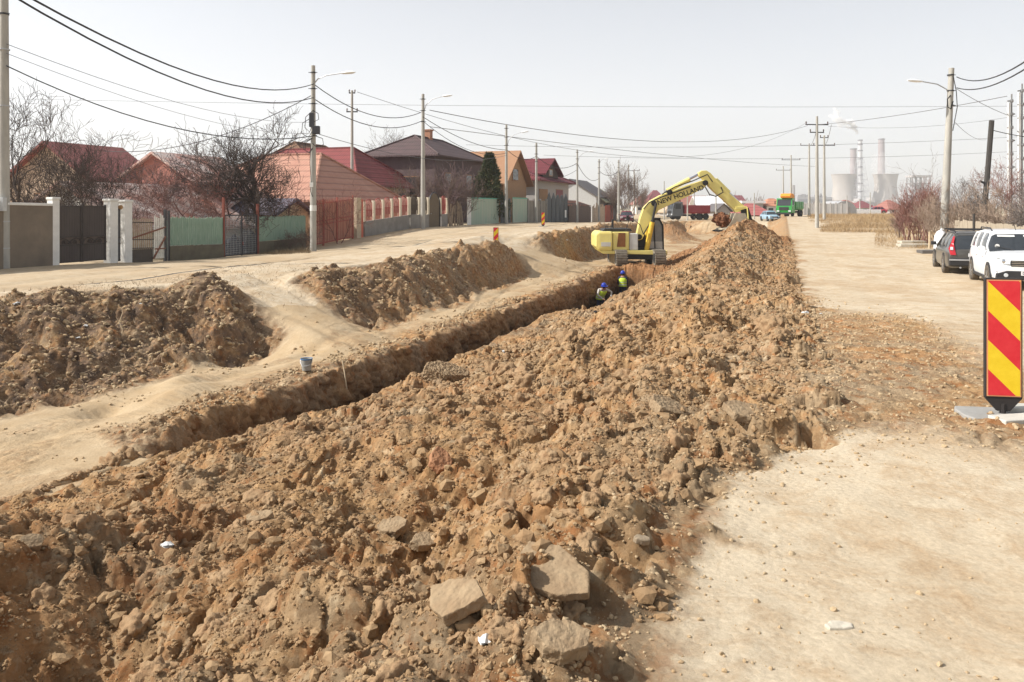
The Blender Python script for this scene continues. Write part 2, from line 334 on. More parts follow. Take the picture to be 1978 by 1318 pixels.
def build_terrain():
    s = np.repeat(S[:, None], NT, 1); t = np.repeat(T0[None, :], NS, 0).copy(); zone = Z0
    # wobble region borders
    te = -8.95+(fbm(S, S*0, 1.6, 3, 3)-.5)*.55+(lumps(S, S*0+.3, .35, 9)-.5)*.14      # trench left lip
    tr = -7.35+(fbm(S, S*0+9, 1.3, 5, 3)-.5)*.3+.25*sm(24, 28, S)
    dep = sm(8.4, 9.6, S)*(1-sm(43.2, 44.3, S))
    c2 = zone == 2
    k = (T0[c2]+11.4)/(11.4-9.0); t[:, c2] = -11.4+(te[:, None]+11.4)*k[None, :]
    c6 = zone == 6; k = (T0[c6]+7.35)/(SP_L+7.35); t[:, c6] = tr[:, None]+(SP_L-tr[:, None])*k[None, :]
    wl = te+.38*dep+.35*(1-dep); wr2 = tr-.2*dep-.35*(1-dep)
    for zn, a, b in ((3, te, wl), (5, tr, wr2)):
        c = zone == zn; f = F0[c][None, :]; t[:, c] = a[:, None]+(b-a)[:, None]*np.sqrt(f)
    c4 = zone == 4; f = F0[c4][None, :]; t[:, c4] = wl[:, None]*(1-f)+wr2[:, None]*f
    z = base_z(s, t)+bumpz(s, t)
    # wall depth
    dd = (1.78*dep)[:, None]
    for zn in (3, 5): c = zone == zn; z[:, c] -= dd*F0[c][None, :]
    z[:, c4] -= dd
    isw = np.isin(zone, (3, 4, 5))
    # spoil
    ns = (fbm(s[:, 0], s[:, 0]*0+2, 3., 11, 2)-.5)*1.0
    ci = np.isin(zone, (6, 7, 8)); sp = np.full(z.shape, -9., float)
    sp[:, ci] = spoil(s[:, ci], t[:, ci], ns[:, None])+spoil_bumps(s[:, ci], t[:, ci])
    heap = sm(-.12, .12, sp-z)*np.where(zone == 7, 1, .6)[None, :]
    z = np.maximum(z, sp)
    hm = sm(re_(s)+.22, re_(s)-.22, t+(fbm(s, t, .5, 48, 3)-.5)*.9)*(1-sm(53, 57, s))*np.isin(zone, (7, 8))[None, :]
    heap = np.maximum(heap, hm*(zone == 7)[None, :])
    wx = s+(fbm(s, t, .5, 21, 2)-.5)*.35; wy = t+(fbm(s, t, .5, 25, 2)-.5)*.35
    # how broken the surface is
    bank_w = np.where(((t > t_top(s)-.5) & (t < t_foot(s)+.7)), 1., 0.)*(1-ramp_w(s, t))
    bank_w *= sm(0, .5, (t-t_top(s)+.5))*sm(0, .8, t_foot(s)+.7-t)*(1-sm(88, 110, s))+.9*sm(95, 97, s)*(1-sm(102, 104, s))*(t > -13)*(t < -.8)+.9*sm(44.2, 43.6, s)*0
    near_l = sm(.1, .8, fbm(s, t, 1.3, 31, 3)*1.25-.1)
    rimw = np.exp(-((t-te[:, None]+.25)/(.42+.3*(fbm(s, t, 1.2, 88, 2)-.5)))**2)*dep[:, None]*(zone <= 2)[None, :]
    disturbed = sm(.35, .62, fbm(s, t, 1.1, 35, 3))*sm(-11.9, -11., t)*np.where(isw[None, :], 1-dep[:, None], 1-sm(-9.1, -8.6, t)*dep[:, None])*(zone <= 6)[None, :]
    left_near = sm(-13.4, -11.6, t)*sm(-6.5, -9, t)*0
    rgt = sm(2.9, 1.9, t+(fbm(s, t, 1.4, 41, 2)-.5)*1.2)*sm(-1.2, -.6, t)*sm(5.9, 7.1, s+(fbm(s, t, .8, 47, 3)-.5)*1.5)*(1-sm(14, 18, s))
    foot = sm(.7, .0, t-ip(s, 0,-.9, 4.5,-.75, 5.5,-.3, 7,.2, 10,.4)+(fbm(s, t, .8, 44, 3)-.5)*1.3)*np.isin(zone, (7, 8))[None, :]*sm(-1.8, -1.2, t)*(1-sm(50, 54, s))*ip(s, 0,.5, 5,.6, 8,1)
    toe = sm(41.8, 43, s)*(1-sm(45.4, 46.6, s))*sm(-9.8, -8.8, t)*(zone <= 6)[None, :]+.7*np.exp(-((s-76)/3.5)**2-((t+10.4)/2.2)**2)
    big = np.clip(toe*.6+heap*1.0+bank_w*.75+rimw*.5+foot*.03, 0, 1)
    mid = np.clip(toe+.22*sm(44, 50, s)*(zone <= 6)[None, :]*(t > -12)*(1-sm(.55, .35, fbm(s, t, 2., 99, 3)))+heap+bank_w*.8+rimw*.9+(zone == 6)[None, :]*.8*dep[:, None]+disturbed*.25+rgt*.45+foot*.2, 0, 1)
    far = 1/(1+(s/60)**2)
    def sel(mask, fn):
        out = np.zeros(s.shape, np.float32); idx = np.nonzero(mask > .02); out[idx] = fn(wx[idx], wy[idx]); return out
    L1 = sel(big, lambda a, b: lumps(a, b, .95, 2)-.55); L2 = sel(big, lambda a, b: .8*lumps(a, b, .42, 12)+.2*fbm(a, b, .36, 13, 3)-.42)
    K3 = sel(big, lambda a, b: facets(a, b, .17, 23)-.5)*sm(2.8, 4.5, s); K4 = sel(mid*(s < 30), lambda a, b: facets(a, b, .08, 37)-.5)*sm(4.5, 6, s)
    L3 = sel(mid, lambda a, b: lumps(a, b, .19, 20)-.4)
    mn = mid*(s < 45)
    L4 = sel(mn, lambda a, b: lumps(a, b, .085, 30)-.4)
    mn5 = mid*(s < 17)
    L5 = sel(mn5, lambda a, b: lumps(a, b, .038, 40)-.4)
    patch = sm(.3, .65, fbm(s, t, .8, 51, 3))
    L6 = sel(mid*(s < 9), lambda a, b: lumps(a, b, .021, 46)-.4)
    blk = sm(.45, .7, fbm(s, t, 2.2, 52, 2))
    cre = np.maximum(0, sm(.62, .74, fbm(wx, wy, .6, 97, 3)))
    cr2 = sm(.60, .70, fbm(wx+5, wy, .26, 103, 3)); d = -(.19*cre+.07*cr2)*big+big*(.29*L1*(.4+blk)+.21*L2*(.4+blk)+.045*K3*(.2+patch))+mid*.016*K4+bank_w*((fbm(s, t, .8, 91, 4)-.5)*.9-.22*sm(.6, .8, vnoise(s, t*.35, .45, 95)))+mid*(.07*L3*(.5+patch)+.038*L4*(.4+patch)+.017*L5*(.4+patch)+.008*L6)
    d += (fbm(s, t, .45, 55, 4)-.5)*(.03+.1*mid)
    lim = .03+.4*np.clip((t-t_top(s)-.5)/1.8, 0, 1)+.12*(s < 15)+(1-bank_w)*2; d = np.where((zone <= 1)[None, :] & (t < -11), np.minimum(d, lim), d)
    # road and bench: soft ruts and grain
    road = ((zone == 0) | (zone >= 8))[None, :]*1.
    d += (fbm(s*.5, t, .9, 61, 4)-.5)*.035*(1-mid)+(fbm(s, t, 4., 65, 2)-.5)*.12*(1-mid)*sm(4, 9, s)
    fine = (1-mid)*(s < 30)
    d += sel(fine, lambda a, b: np.maximum(lumps(a, b, .09, 33)-.78, 0))*.03*fine*(s > 6)*(.15+sm(.4,.7,fbm(s,t,.9,71,2)))
    # wheel ruts along the right hand road and the two ramps
    tread = (np.sin(s*2*math.pi/.16) > .2)*.018*((np.exp(-((t+10.9-.3*np.sin(s*.5))/.22)**4))+(np.exp(-((t+10.0-.3*np.sin(s*.5))/.18)**4)))*(s > 9)*(s < 34)*(1-mid); d -= tread
    for (q, wd, dp) in ((2.1, .3, .012), (3.9, .3, .012), (-10.6, .22, .05), (-14.5, .25, .04), (-20, .3, .05), (-18.3, .3, .05)):
        wob = (fbm(S, S*0+q, 9, 75, 2)-.5)[:, None]*1.5; d -= dp*np.exp(-((t-q-wob)/wd)**2)*(1-mid)
    d -= .05*ramp_w(s, t)*(np.exp(-((s-18.0+(t+13.5)*.35)/.16)**2)+np.exp(-((s-19.4+(t+13.5)*.35)/.16)**2))*(t < -9.4)*(t > -17)
    # grooves left by the bucket teeth in smooth clay beside the trench's near end
    sm_p = np.exp(-(((s-7.85)/.8)**4)-(((t+7.95)/.85)**4)); d *= (1-sm_p*.93)
    tt = t+7.95+.28*(s-7.85)**2
    for q in (-.42, -.12, .2, .5): d -= .10*np.exp(-(((tt-q)/.035)**2))*sm(.3, .7, sm_p)*sm(.2, .5, vnoise(s, t*0+q*9, .6, 4)+.15)
    d *= (1-.75*isw[None, :]*dep[:, None])
    z = z+d
    x = V.x*t+U.x*s; y = V.y*t+U.y*s
    # sideways breakup, strongest on the trench walls
    wn = lumps(s*1.2, z*.9, .5, 14)*.24+lumps(s*1.4, z, .19, 24)*.12+lumps(s, z, .08, 34)*.05-.2
    wa = (zone == 3)[None, :]*np.sin(np.clip(F0, 0, 1)*math.pi)[None, :]**.35*dep[:, None]
    wb = (zone == 5)[None, :]*np.sin(np.clip(F0, 0, 1)*math.pi)[None, :]**.35*dep[:, None]
    off = wn*(wa-wb)
    l2x = (lumps(wx+3.3, wy+z, .3, 17)-.4)*.04*mid; l2y = (lumps(wx-2.1, wy-z, .3, 27)-.4)*.04*mid
    x += V.x*off+l2x; y += V.y*off+l2y
    verts = np.stack([x, y, z], -1).reshape(-1, 3).astype(np.float32)
    pale = (1-np.clip(mid*1.5, 0, 1))*(1-hm)*(zone != 6)[None, :]
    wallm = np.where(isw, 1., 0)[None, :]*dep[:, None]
    bench = np.isin(zone, (1, 2, 3, 4, 5, 6))[None, :]*1.*(1-bank_w)*(t > t_foot(s)-1.2)
    red = sm(36, 46, s)*np.clip(heap+toe, 0, 1)
    pale = np.clip(pale-.8*np.exp(-np.maximum(0, t-re_(s))/.45)*sm(.25, .7, fbm(s, t, .45, 101, 4))*(zone >= 7)[None, :]*(1-sm(48, 54, s)), 0, 1)
    gq = lambda s0, t0, a, b: np.exp(-((s-s0)/a)**2-((t-t0)/b)**2)
    red = red+heap*1.1*sm(.4, .6, fbm(s, t, .6, 107, 4))*np.clip(gq(10.3,-6.0,1.3,1.1)+gq(7.2,-5.8,1.1,.9)+gq(7.6,-3.6,1.0,1.0)+gq(4.2,-4.0,.7,.7)+gq(13,-3,1.2,.8), 0, 1)
    pale = pale*(1-.8*sm(50, 53, s)*sm(-2.2, -1.6, t)*sm(.7, .2, t))
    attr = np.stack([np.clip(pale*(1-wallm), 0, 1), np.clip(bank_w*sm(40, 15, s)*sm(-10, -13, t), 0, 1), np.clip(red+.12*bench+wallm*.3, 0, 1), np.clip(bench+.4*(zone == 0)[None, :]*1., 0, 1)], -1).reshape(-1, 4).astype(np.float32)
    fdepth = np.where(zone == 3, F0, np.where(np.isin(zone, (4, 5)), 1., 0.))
    trench_shade = (sm(.12, .75, fdepth[None, :]+(fbm(s, z, .5, 93, 3)-.5)*.4)*dep[:, None]*isw[None, :]).ravel()  # mask for shade painted into the trench, growing stronger down the left wall
    # orient faces and hand each region to its own object
    idx = np.arange(NS*NT, dtype=np.int32).reshape(NS, NT)
    reg = np.zeros(NT-1, int); zc = zone[:-1]
    tm = (T0[:-1]+T0[1:])/2
    regions = {
        'left_road': tm < -17.8, 'ground': (tm >= -17.8) & (np.isin(zc, (1, 2, 3, 4, 5, 6))), 'spoil_heap': zc == 7, 'right_road': zc >= 8}
    regions['left_road'] = np.isin(zc, (0,)); 
    out = {}
    for nm, cm in regions.items():
        js = np.nonzero(cm)[0]; j0, j1 = js[0], js[-1]+1
        sub = idx[:, j0:j1+1]; vv = verts[sub.ravel()]; aa = attr[sub.ravel()]
        li = np.arange(sub.size, dtype=np.int32).reshape(sub.shape)
        fq = np.stack([li[:-1, :-1], li[:-1, 1:], li[1:, 1:], li[1:, :-1]], -1).reshape(-1, 4)
        oname = {'left_road': 'dirt_road', 'right_road': 'dirt_road', 'ground': 'ground', 'spoil_heap': 'spoil_heap'}[nm]
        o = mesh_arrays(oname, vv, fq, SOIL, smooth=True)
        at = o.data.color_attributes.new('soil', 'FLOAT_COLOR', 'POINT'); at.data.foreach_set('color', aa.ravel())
        a2 = o.data.color_attributes.new('trench_shade', 'FLOAT_COLOR', 'POINT'); a2.data.foreach_set('color', np.repeat(trench_shade[sub.ravel()][:, None], 4, 1).astype(np.float32).ravel())
        out[nm] = o
    return out, verts.reshape(NS, NT, 3)

def soil_material():
    m = bpy.data.materials.new('soil'); m.use_nodes = True; n = m.node_tree.nodes; l = m.node_tree.links; b = n['Principled BSDF']
    b.inputs['Roughness'].default_value = .95; b.inputs['Specular IOR Level'].default_value = .12
    tc = n.new('ShaderNodeTexCoord')
    def noise(sc, det=6., ro=.6, dist=0.):
        x = n.new('ShaderNodeTexNoise'); x.inputs['Scale'].default_value = sc; x.inputs['Detail'].default_value = det; x.inputs['Roughness'].default_value = ro; x.inputs['Distortion'].default_value = dist
        l.new(tc.outputs['Object'], x.inputs['Vector']); return x.outputs['Fac']
    def ramp(inp, p0, p1, c0=(0,0,0), c1=(1,1,1)):
        x = n.new('ShaderNodeValToRGB'); e = x.color_ramp.elements; e[0].position = p0; e[1].position = p1; e[0].color = (*c0, 1); e[1].color = (*c1, 1); l.new(inp, x.inputs[0]); return x.outputs[0]
    def mix(f, a, c, mode='MIX'):
        x = n.new('ShaderNodeMixRGB'); x.blend_type = mode
        for i, v in enumerate((f, a, c)):
            if isinstance(v, (int, float)): x.inputs[i].default_value = v
            elif isinstance(v, tuple): x.inputs[i].default_value = (*v, 1)
            else: l.new(v, x.inputs[i])
        return x.outputs[0]
    def math_(op, a, c):
        x = n.new('ShaderNodeMath'); x.operation = op; x.use_clamp = True
        for i, v in enumerate((a, c)):
            if isinstance(v, (int, float)): x.inputs[i].default_value = v
            else: l.new(v, x.inputs[i])
        return x.outputs[0]
    va = n.new('ShaderNodeVertexColor'); va.layer_name = 'soil'
    sep = n.new('ShaderNodeSeparateColor'); l.new(va.outputs['Color'], sep.inputs[0])
    pale, debris, red = sep.outputs[0], sep.outputs[1], sep.outputs[2]
    vw = n.new('ShaderNodeVertexColor'); vw.layer_name = 'trench_shade'; sw = n.new('ShaderNodeSeparateColor'); l.new(vw.outputs['Color'], sw.inputs[0]); wall = sw.outputs[0]
    spoilc = mix(ramp(noise(.9, 5), .35, .65), C_TAN, C_CLAY)
    spoilc = mix(ramp(noise(.55, 6, .65, .6), .44, .56), spoilc, C_OCHRE)
    spoilc = mix(math_('MULTIPLY', ramp(noise(.8, 7, .75, .8), .52, .60), .7), spoilc, (.37,.20,.09))
    spoilc = mix(ramp(noise(4.5, 6, .7), .52, .66), spoilc, C_RUST)
    spoilc = mix(ramp(noise(7, 5), .56, .7), spoilc, C_DRY)
    spoilc = mix(math_('MULTIPLY', red, .75), spoilc, C_RED)
    palec = mix(ramp(noise(.7, 6, .6), .35, .68), C_ROAD, C_ROAD2)
    palec = mix(ramp(noise(2.6, 8, .75, .5), .46, .68), palec, C_TAN2)
    palec = mix(ramp(noise(.35, 5, .6), .5, .75), palec, C_TAN2)
    benchc = mix(ramp(noise(1.4, 6, .65), .35, .65), C_BENCH, C_BENCH2)
    palec = mix(va.outputs['Alpha'], palec, benchc)
    edge = math_('ADD', pale, math_('MULTIPLY', math_('SUBTRACT', noise(3.5, 6, .7), .5), 1.1))
    c = mix(ramp(edge, .4, .75), spoilc, palec)
    deb = mix(ramp(noise(5, 6, .7), .4, .6), C_DEB, C_DEB2)
    c = mix(math_('MULTIPLY', debris, ramp(noise(2.2, 6, .7), .38, .55)), c, deb)
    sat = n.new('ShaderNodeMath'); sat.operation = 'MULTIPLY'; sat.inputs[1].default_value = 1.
    l.new(wall, sat.inputs[0]); c = mix(sat.outputs[0], c, C_TRENCH_SHADE)  # trench shade is mixed into the soil colour here
    c = mix(.55, c, ramp(noise(38, 5, .75), .25, .75, (.62,.6,.57), (1.25,1.25,1.25)), 'MULTIPLY')
    cell = n.new('ShaderNodeTexVoronoi'); cell.inputs['Scale'].default_value = 11; wob = n.new('ShaderNodeVectorMath'); wob.operation = 'MULTIPLY_ADD'
    nv = n.new('ShaderNodeTexNoise'); nv.inputs['Scale'].default_value = 9; nv.inputs['Detail'].default_value = 4; l.new(tc.outputs['Object'], nv.inputs['Vector'])
    l.new(nv.outputs['Color'], wob.inputs[0]); wob.inputs[1].default_value = (.12,.12,.12); l.new(tc.outputs['Object'], wob.inputs[2]); l.new(wob.outputs[0], cell.inputs['Vector'])
    cs = n.new('ShaderNodeSeparateColor'); l.new(cell.outputs['Color'], cs.inputs[0])
    c = mix(math_('MULTIPLY', math_('SUBTRACT', 1.05, pale), .6), c, ramp(cs.outputs[0], 0, 1, (.55,.5,.46), (1.3,1.3,1.3)), 'MULTIPLY')
    l.new(c, b.inputs['Base Color'])
    bp = n.new('ShaderNodeBump'); bp.inputs['Strength'].default_value = 1.0
    bp.inputs['Distance'].default_value = .02
    vo = n.new('ShaderNodeTexVoronoi'); vo.inputs['Scale'].default_value = 26; l.new(tc.outputs['Object'], vo.inputs['Vector'])
    rough_amt = math_('SUBTRACT', 1.12, pale)
    hgt = math_('ADD', math_('MULTIPLY', noise(26, 10, .85), .8), math_('MULTIPLY', math_('SUBTRACT', 1.0, vo.outputs['Distance']), .45))
    x = n.new('ShaderNodeMath'); x.operation = 'MULTIPLY'; l.new(hgt, x.inputs[0]); l.new(math_('ADD', math_('MULTIPLY', rough_amt, .85), .22), x.inputs[1])
    l.new(x.outputs[0], bp.inputs['Height']); l.new(bp.outputs[0], b.inputs['Normal'])
    return m
C_TAN = (.345,.238,.135); C_CLAY = (.32,.245,.16); C_OCHRE = (.37,.235,.118); C_RUST = (.29,.135,.055); C_DRY = (.47,.37,.24); C_RED = (.25,.12,.052); C_TRENCH_SHADE = (.085,.056,.033)  # the last one is the shade colour painted inside the trench
C_ROAD = (.55,.465,.34); C_ROAD2 = (.49,.40,.28); C_TAN2 = (.41,.295,.18); C_BENCH = (.40,.29,.17); C_BENCH2 = (.47,.365,.235)
C_DEB = (.20,.13,.08); C_DEB2 = (.13,.095,.07)
SOIL = soil_material()
TER, TV = build_terrain()
tag(TER['left_road'], kind='structure'); tag(TER['right_road'], kind='structure'); tag(TER['ground'], kind='structure')
tag(TER['spoil_heap'], 'long lumpy heap of freshly dug brown earth running along the trench', 'earth heap')
def heap_clods():
    rg = np.random.RandomState(77)
    base = np.array([[0,0,1.0]]+[[.894*math.cos(a), .894*math.sin(a), .447] for a in np.arange(5)*2*math.pi/5]+[[.894*math.cos(a+.628), .894*math.sin(a+.628), -.447] for a in np.arange(5)*2*math.pi/5]+[[0,0,-1.]], np.float32)
    tri = []
    for i in range(5):
        a, b = 1+i, 1+(i+1) % 5; c, d = 6+i, 6+(i+1) % 5
        tri += [(0, a, b), (a, c, b), (b, c, d), (11, d, c)]
    tri = np.array(tri)
    P = []; Sz = []
    base_ = base; tri_ = tri
    def scatter(n, s0, s1, t0, t1, smin, smax, dens=None, power=2.2):
        u_ = rg.rand(n); s = s0*(s1/s0)**u_; t = t0+(t1-t0)*rg.rand(n)
        if dens is not None: k = rg.rand(n) < dens(s, t); s, t = s[k], t[k]
        si = np.clip(np.searchsorted(S, s), 0, NS-1); ti = np.clip(np.searchsorted(T0, t), 0, NT-1)
        P.append(TV[si, ti]); z = smin+(smax-smin)*rg.rand(len(s))**power*1.0; Sz.append(z*(.55+.45*np.clip(s/6, .6, 3.2)))
    scatter(80000, 2.0, 7.5, -6.9, .15, .0025, .010, lambda s, t: t < ip(s, 2,-.8, 4.5,-.7, 5.5,-.25, 7,.2)+.3*(vnoise(s, t, .3, 6)-.5))
    near = lambda s, t: t < ip(s, 2,-.72, 4.5,-.6, 5.5,-.15, 7,.3)+.6*(fbm(s, t, .5, 6, 3)-.5)
    scatter(60000, 2.0, 15, -6.9, .15, .004, .02, near)
    scatter(1500, 2.0, 15, -6.8, -.3, .02, .07, near, power=2.5)
    scatter(7000, 2.0, 50, -6.9, .3, .01, .045, near, power=3)
    scatter(16000, 9, 50, -6.9, .5, .008, .032)
    nheap = sum(len(q) for q in P)
    scatter(26000, 2.0, 20, -1.0, 2.4, .002, .018, lambda s, t: np.exp(-np.maximum(0, t-re_(s))*3.2)*(1+0*s)+.5*(s > 6.3)*(s < 16), power=3)
    scatter(5000, 2.0, 12, -.3, 4.5, .0015, .011, lambda s, t: vnoise(s, t, .6, 17)**2*1.6, power=3)
    scatter(9000, 8, 30, -17, -11.9, .008, .04, lambda s, t: (t > t_top(s)-.2)*(t < t_foot(s)+.3)*(ramp_w(s, t) < .3), power=3)
    scatter(4500, 9.4, 42, -10.0, -9.05, .004, .03, lambda s, t: vnoise(s, t, .7, 13) > .35, power=3.5)
    scatter(2500, 8, 42, -12.2, -9.05, .005, .03, lambda s, t: vnoise(s, t, .8, 3) > .6)
    P = np.concatenate(P); z = np.concatenate(Sz).astype(np.float32); n = len(P)
    sc = z[:, None]*(.65+.7*rg.rand(n, 3)); sc[:, 2] *= .75
    v = base[None]*(1+.5*(rg.rand(n, 12, 1)-.5))*sc[:, None, :]
    a = rg.rand(n)*6.28; ca, sa = np.cos(a)[:, None], np.sin(a)[:, None]; b = (rg.rand(n)-.5)*1.2; cb, sb = np.cos(b)[:, None], np.sin(b)[:, None]
    x = v[..., 0]*cb+v[..., 2]*sb; zz = -v[..., 0]*sb+v[..., 2]*cb; x, y = x*ca-v[..., 1]*sa, x*sa+v[..., 1]*ca
    vv = np.stack([x, y, zz], -1)+P[:, None, :]+np.array([0, 0, 1.])*z[:, None, None]*.22
    ff = (tri[None]+12*np.arange(n)[:, None, None]).reshape(-1, 3)
    c = mat('clod_soil', (.35,.245,.14), .95, c2=(.26,.16,.082), scale=5, detail=8, bump=.006, bscale=60, spec=.1)
    tag(mesh_arrays('earth_clods', vv[:nheap].reshape(-1, 3), ff[:nheap*20], c), kind='stuff')
    g2 = mat('pale_crumbs', (.46,.36,.23), .95, c2=(.36,.25,.14), scale=3, detail=8, bump=.004, bscale=60, spec=.1)
    tag(mesh_arrays('soil_crumbs', vv[nheap:].reshape(-1, 3), ff[:(n-nheap)*20], g2), kind='stuff')
    c3 = mat('clod_soil_rough', (.36,.25,.145), .95, c2=(.25,.15,.08), scale=14, detail=9, bump=.012, bscale=45, spec=.08)
    # lumpier big clods, finer meshes
    import bmesh; bm = bmesh.new(); bmesh.ops.create_icosphere(bm, subdivisions=4, radius=1); bv = np.array([v.co[:] for v in bm.verts], np.float32); bf = np.array([[v.index for v in f.verts] for f in bm.faces]); bm.free()
    P.clear() if isinstance(P, list) else None
    P2 = []; Z2 = []
    def sc2(n, s0, s1, t0, t1, a, b, power, cond=None):
        s = s0*(s1/s0)**rg.rand(n); t = t0+(t1-t0)*rg.rand(n)
        if cond is not None: k = cond(s, t); s, t = s[k], t[k]
        si = np.clip(np.searchsorted(S, s), 0, NS-1); ti = np.clip(np.searchsorted(T0, t), 0, NT-1); P2.append(TV[si, ti]); Z2.append(a+(b-a)*rg.rand(len(s))**power)
    sc2(1500, 2, 9, -6.9, .2, .018, .11, 3.8, lambda s, t: near(s, t)); sc2(750, 8, 45, -6.9, .3, .03, .24, 3.4, lambda s, t: near(s, t)); sc2(230, 9.5, 40, -9.7, -9.0, .02, .08, 2.6); sc2(300, 8, 38, -16, -12, .02, .10, 2.5, lambda s, t: (t > t_top(s)-.1)*(t < t_foot(s)+.3)*(ramp_w(s, t) < .3))
    P2 = np.concatenate(P2); Z2 = np.concatenate(Z2); V2 = []; 
    for i in range(len(P2)):
        q = bv*np.array([.7+.7*rg.rand(), .7+.7*rg.rand(), .55+.4*rg.rand()]); o3 = rg.rand(3)*50
        # planes chop the ball into a broken lump
        for _ in range(5):
            nrm = rg.randn(3); nrm /= np.linalg.norm(nrm); dd = q@nrm; lim = .45+.35*rg.rand(); q = q-np.maximum(0, dd-lim)[:, None]*nrm*.93
        f1 = vnoise(q[:, 0]+o3[0], q[:, 1]+q[:, 2]*.7+o3[1], .45, 5); f2 = vnoise(q[:, 0]-q[:, 2]+o3[2], q[:, 1]+o3[0], .16, 9)
        f3 = lumps(q[:, 0]*1.+q[:, 2]*.6+o3[1], q[:, 1]-q[:, 2]*.5+o3[2], .42, 7)
        q = q*(.72+.5*(f1-.5)+.3*(f2-.5)+.42*f3)[:, None]*Z2[i]
        a_ = rg.rand()*6.28; ca_, sa_ = math.cos(a_), math.sin(a_); x_ = q[:, 0]*ca_-q[:, 1]*sa_; y_ = q[:, 0]*sa_+q[:, 1]*ca_
        V2.append(np.stack([x_, y_, q[:, 2]], -1)+P2[i]-np.array([0, 0, Z2[i]*.18]))
    V2 = np.concatenate(V2); F2 = (bf[None]+len(bv)*np.arange(len(P2))[:, None, None]).reshape(-1, 3)
    tag(mesh_arrays('broken_clods', V2, F2, c3, smooth=True), kind='stuff')
heap_clods()
# the plain beyond: a ring round the detailed sheet out to the horizon
def plain():
    ys = {0: 0}
    edge = [TV[0, :, :], TV[:, -1, :], TV[-1, ::-1, :], TV[::-1, 0, :]]
    pts = np.concatenate([e[::max(1, len(e)//120)] for e in edge]+[]); 
    c = np.array(st(82, 0)+(-1.5,)); d = pts-c; ang = np.arctan2(d[:, 1], d[:, 0]); 
    rad = np.hypot(d[:, 0], d[:, 1])[:, None]
    rings = [pts]
    for k, zz in ((1.03, -1.8), (1.6, -1.7), (3, -1.6), (8, -1.6)):
        p = pts.copy(); p[:, :2] = c[:2]+d[:, :2]*k; p[:, 2] = pts[:, 2]*(.5 if k < 1.1 else 0)+zz*(.5 if k < 1.1 else 1); rings.append(p)
    far = pts.copy(); far[:, :2] = c[:2]+d[:, :2]/rad*6500; far[:, 2] = -1.6; rings.append(far)
    n = len(pts); vv = np.concatenate(rings); fs = []
    for i in range(len(rings)-1):
        for k in range(n): fs.append((i*n+k, (i+1)*n+k, (i+1)*n+(k+1) % n, i*n+(k+1) % n))
    m = mat('dry_plain', (.33,.27,.17), .95, c2=(.24,.21,.13), scale=.05, detail=10)
    o = mesh_arrays('field', vv, np.array(fs), m); tag(o, kind='structure')
plain()
# ------------------------------------------------------------------ materials for built things
M_conc = mat('pole_concrete', (.46,.44,.39), .9, c2=(.33,.32,.29), scale=4, bump=.006, stretch=(1,1,.3), spec=.15)
M_dark = mat('dark_metal', (.035,.035,.04), .5, spec=.4)
M_cable = mat('cable_black', (.02,.02,.022), .6)
M_thin = mat('cable_grey', (.12,.12,.13), .6)
M_lamp = mat('lamp_white', (.8,.82,.83), .3, spec=.5)
M_galv = mat('galvanised', (.45,.46,.47), .45, metal=.6)
M_white = mat('whitewash', (.72,.71,.67), .9, var=.1, scale=3, bump=.004)
M_wood = plank_mat('old_wood', (.30,.23,.16), (.20,.15,.11))
M_glass = mat('dark_glass', (.03,.035,.04), .08, spec=.6)
M_brick = mat('rough_brick', (.32,.15,.09), .9, c2=(.42,.22,.14), scale=9)
FT = -24.8

class Fence:
    """local frame on a line of the street: x runs along it, -y faces the street"""
    def __init__(s, pxa, pxb, T, name, label, cat, group=None, za=None):
        a = G(pxa, T=T); b = G(pxb, T=T); s.a, s.b = a, b
        d = b-a; s.L = math.hypot(d.x, d.y); s.slope = (b.z-a.z)/s.L
        s.root = thing(name, label, cat, a, math.atan2(d.y, d.x), group)
    def z(s, x): return s.slope*x
def pickets(mb, f, x0, x1, z0, z1, wdt=.09, gap=.03, y=0, th=.02, top='flat', jit=.02, rng=None):
    rng = rng or random.Random(3); x = x0
    while x < x1-wdt*.5:
        zb = f.z(x)+z0; zt = f.z(x)+z1+rng.uniform(-jit, jit); dy = rng.uniform(-.004, .004)
        if top == 'flat': mb.box(x, min(x+wdt, x1), y-th/2+dy, y+th/2+dy, zb, zt)
        else: mb.prism_y([(x, zb), (x+wdt, zb), (x+wdt, zt-.07), (x+wdt/2, zt), (x, zt-.07)], y-th/2+dy, y+th/2+dy)
        x += wdt+gap
def arch_poly(x0, x1, z0, z1, r=1., n=8):
    h = (x1-x0)/2*r; c = (x0+x1)/2
    return [(x0, z0), (x1, z0)]+[(c+(x1-x0)/2*math.cos(a), z1-h+h*math.sin(a)) for a in [math.pi*i/n for i in range(n+1)]]

# --- grey-brown rendered wall with white coping
f = Fence(14, 98, FT, 'rendered_wall', 'grubby grey-brown rendered wall with white coping beside the dark double gate', 'wall')
M_render = mat('dirty_render', (.25,.205,.155), .95, c2=(.17,.14,.11), scale=1.3, bump=.006, spec=.1)
b = MB(); zs = f.slope*f.L
b.prism_y([(-3.5,-.4),(f.L,-.4),(f.L,zs+2.15),(-3.5,2.22)], -.1, .1); b.build('wall_face', M_render, f.root)
b = MB(); b.prism_y([(-3.5,2.22),(f.L,zs+2.15),(f.L,zs+2.24),(-3.5,2.31)], -.14, .14); b.build('coping', M_white, f.root, bevel=.015)
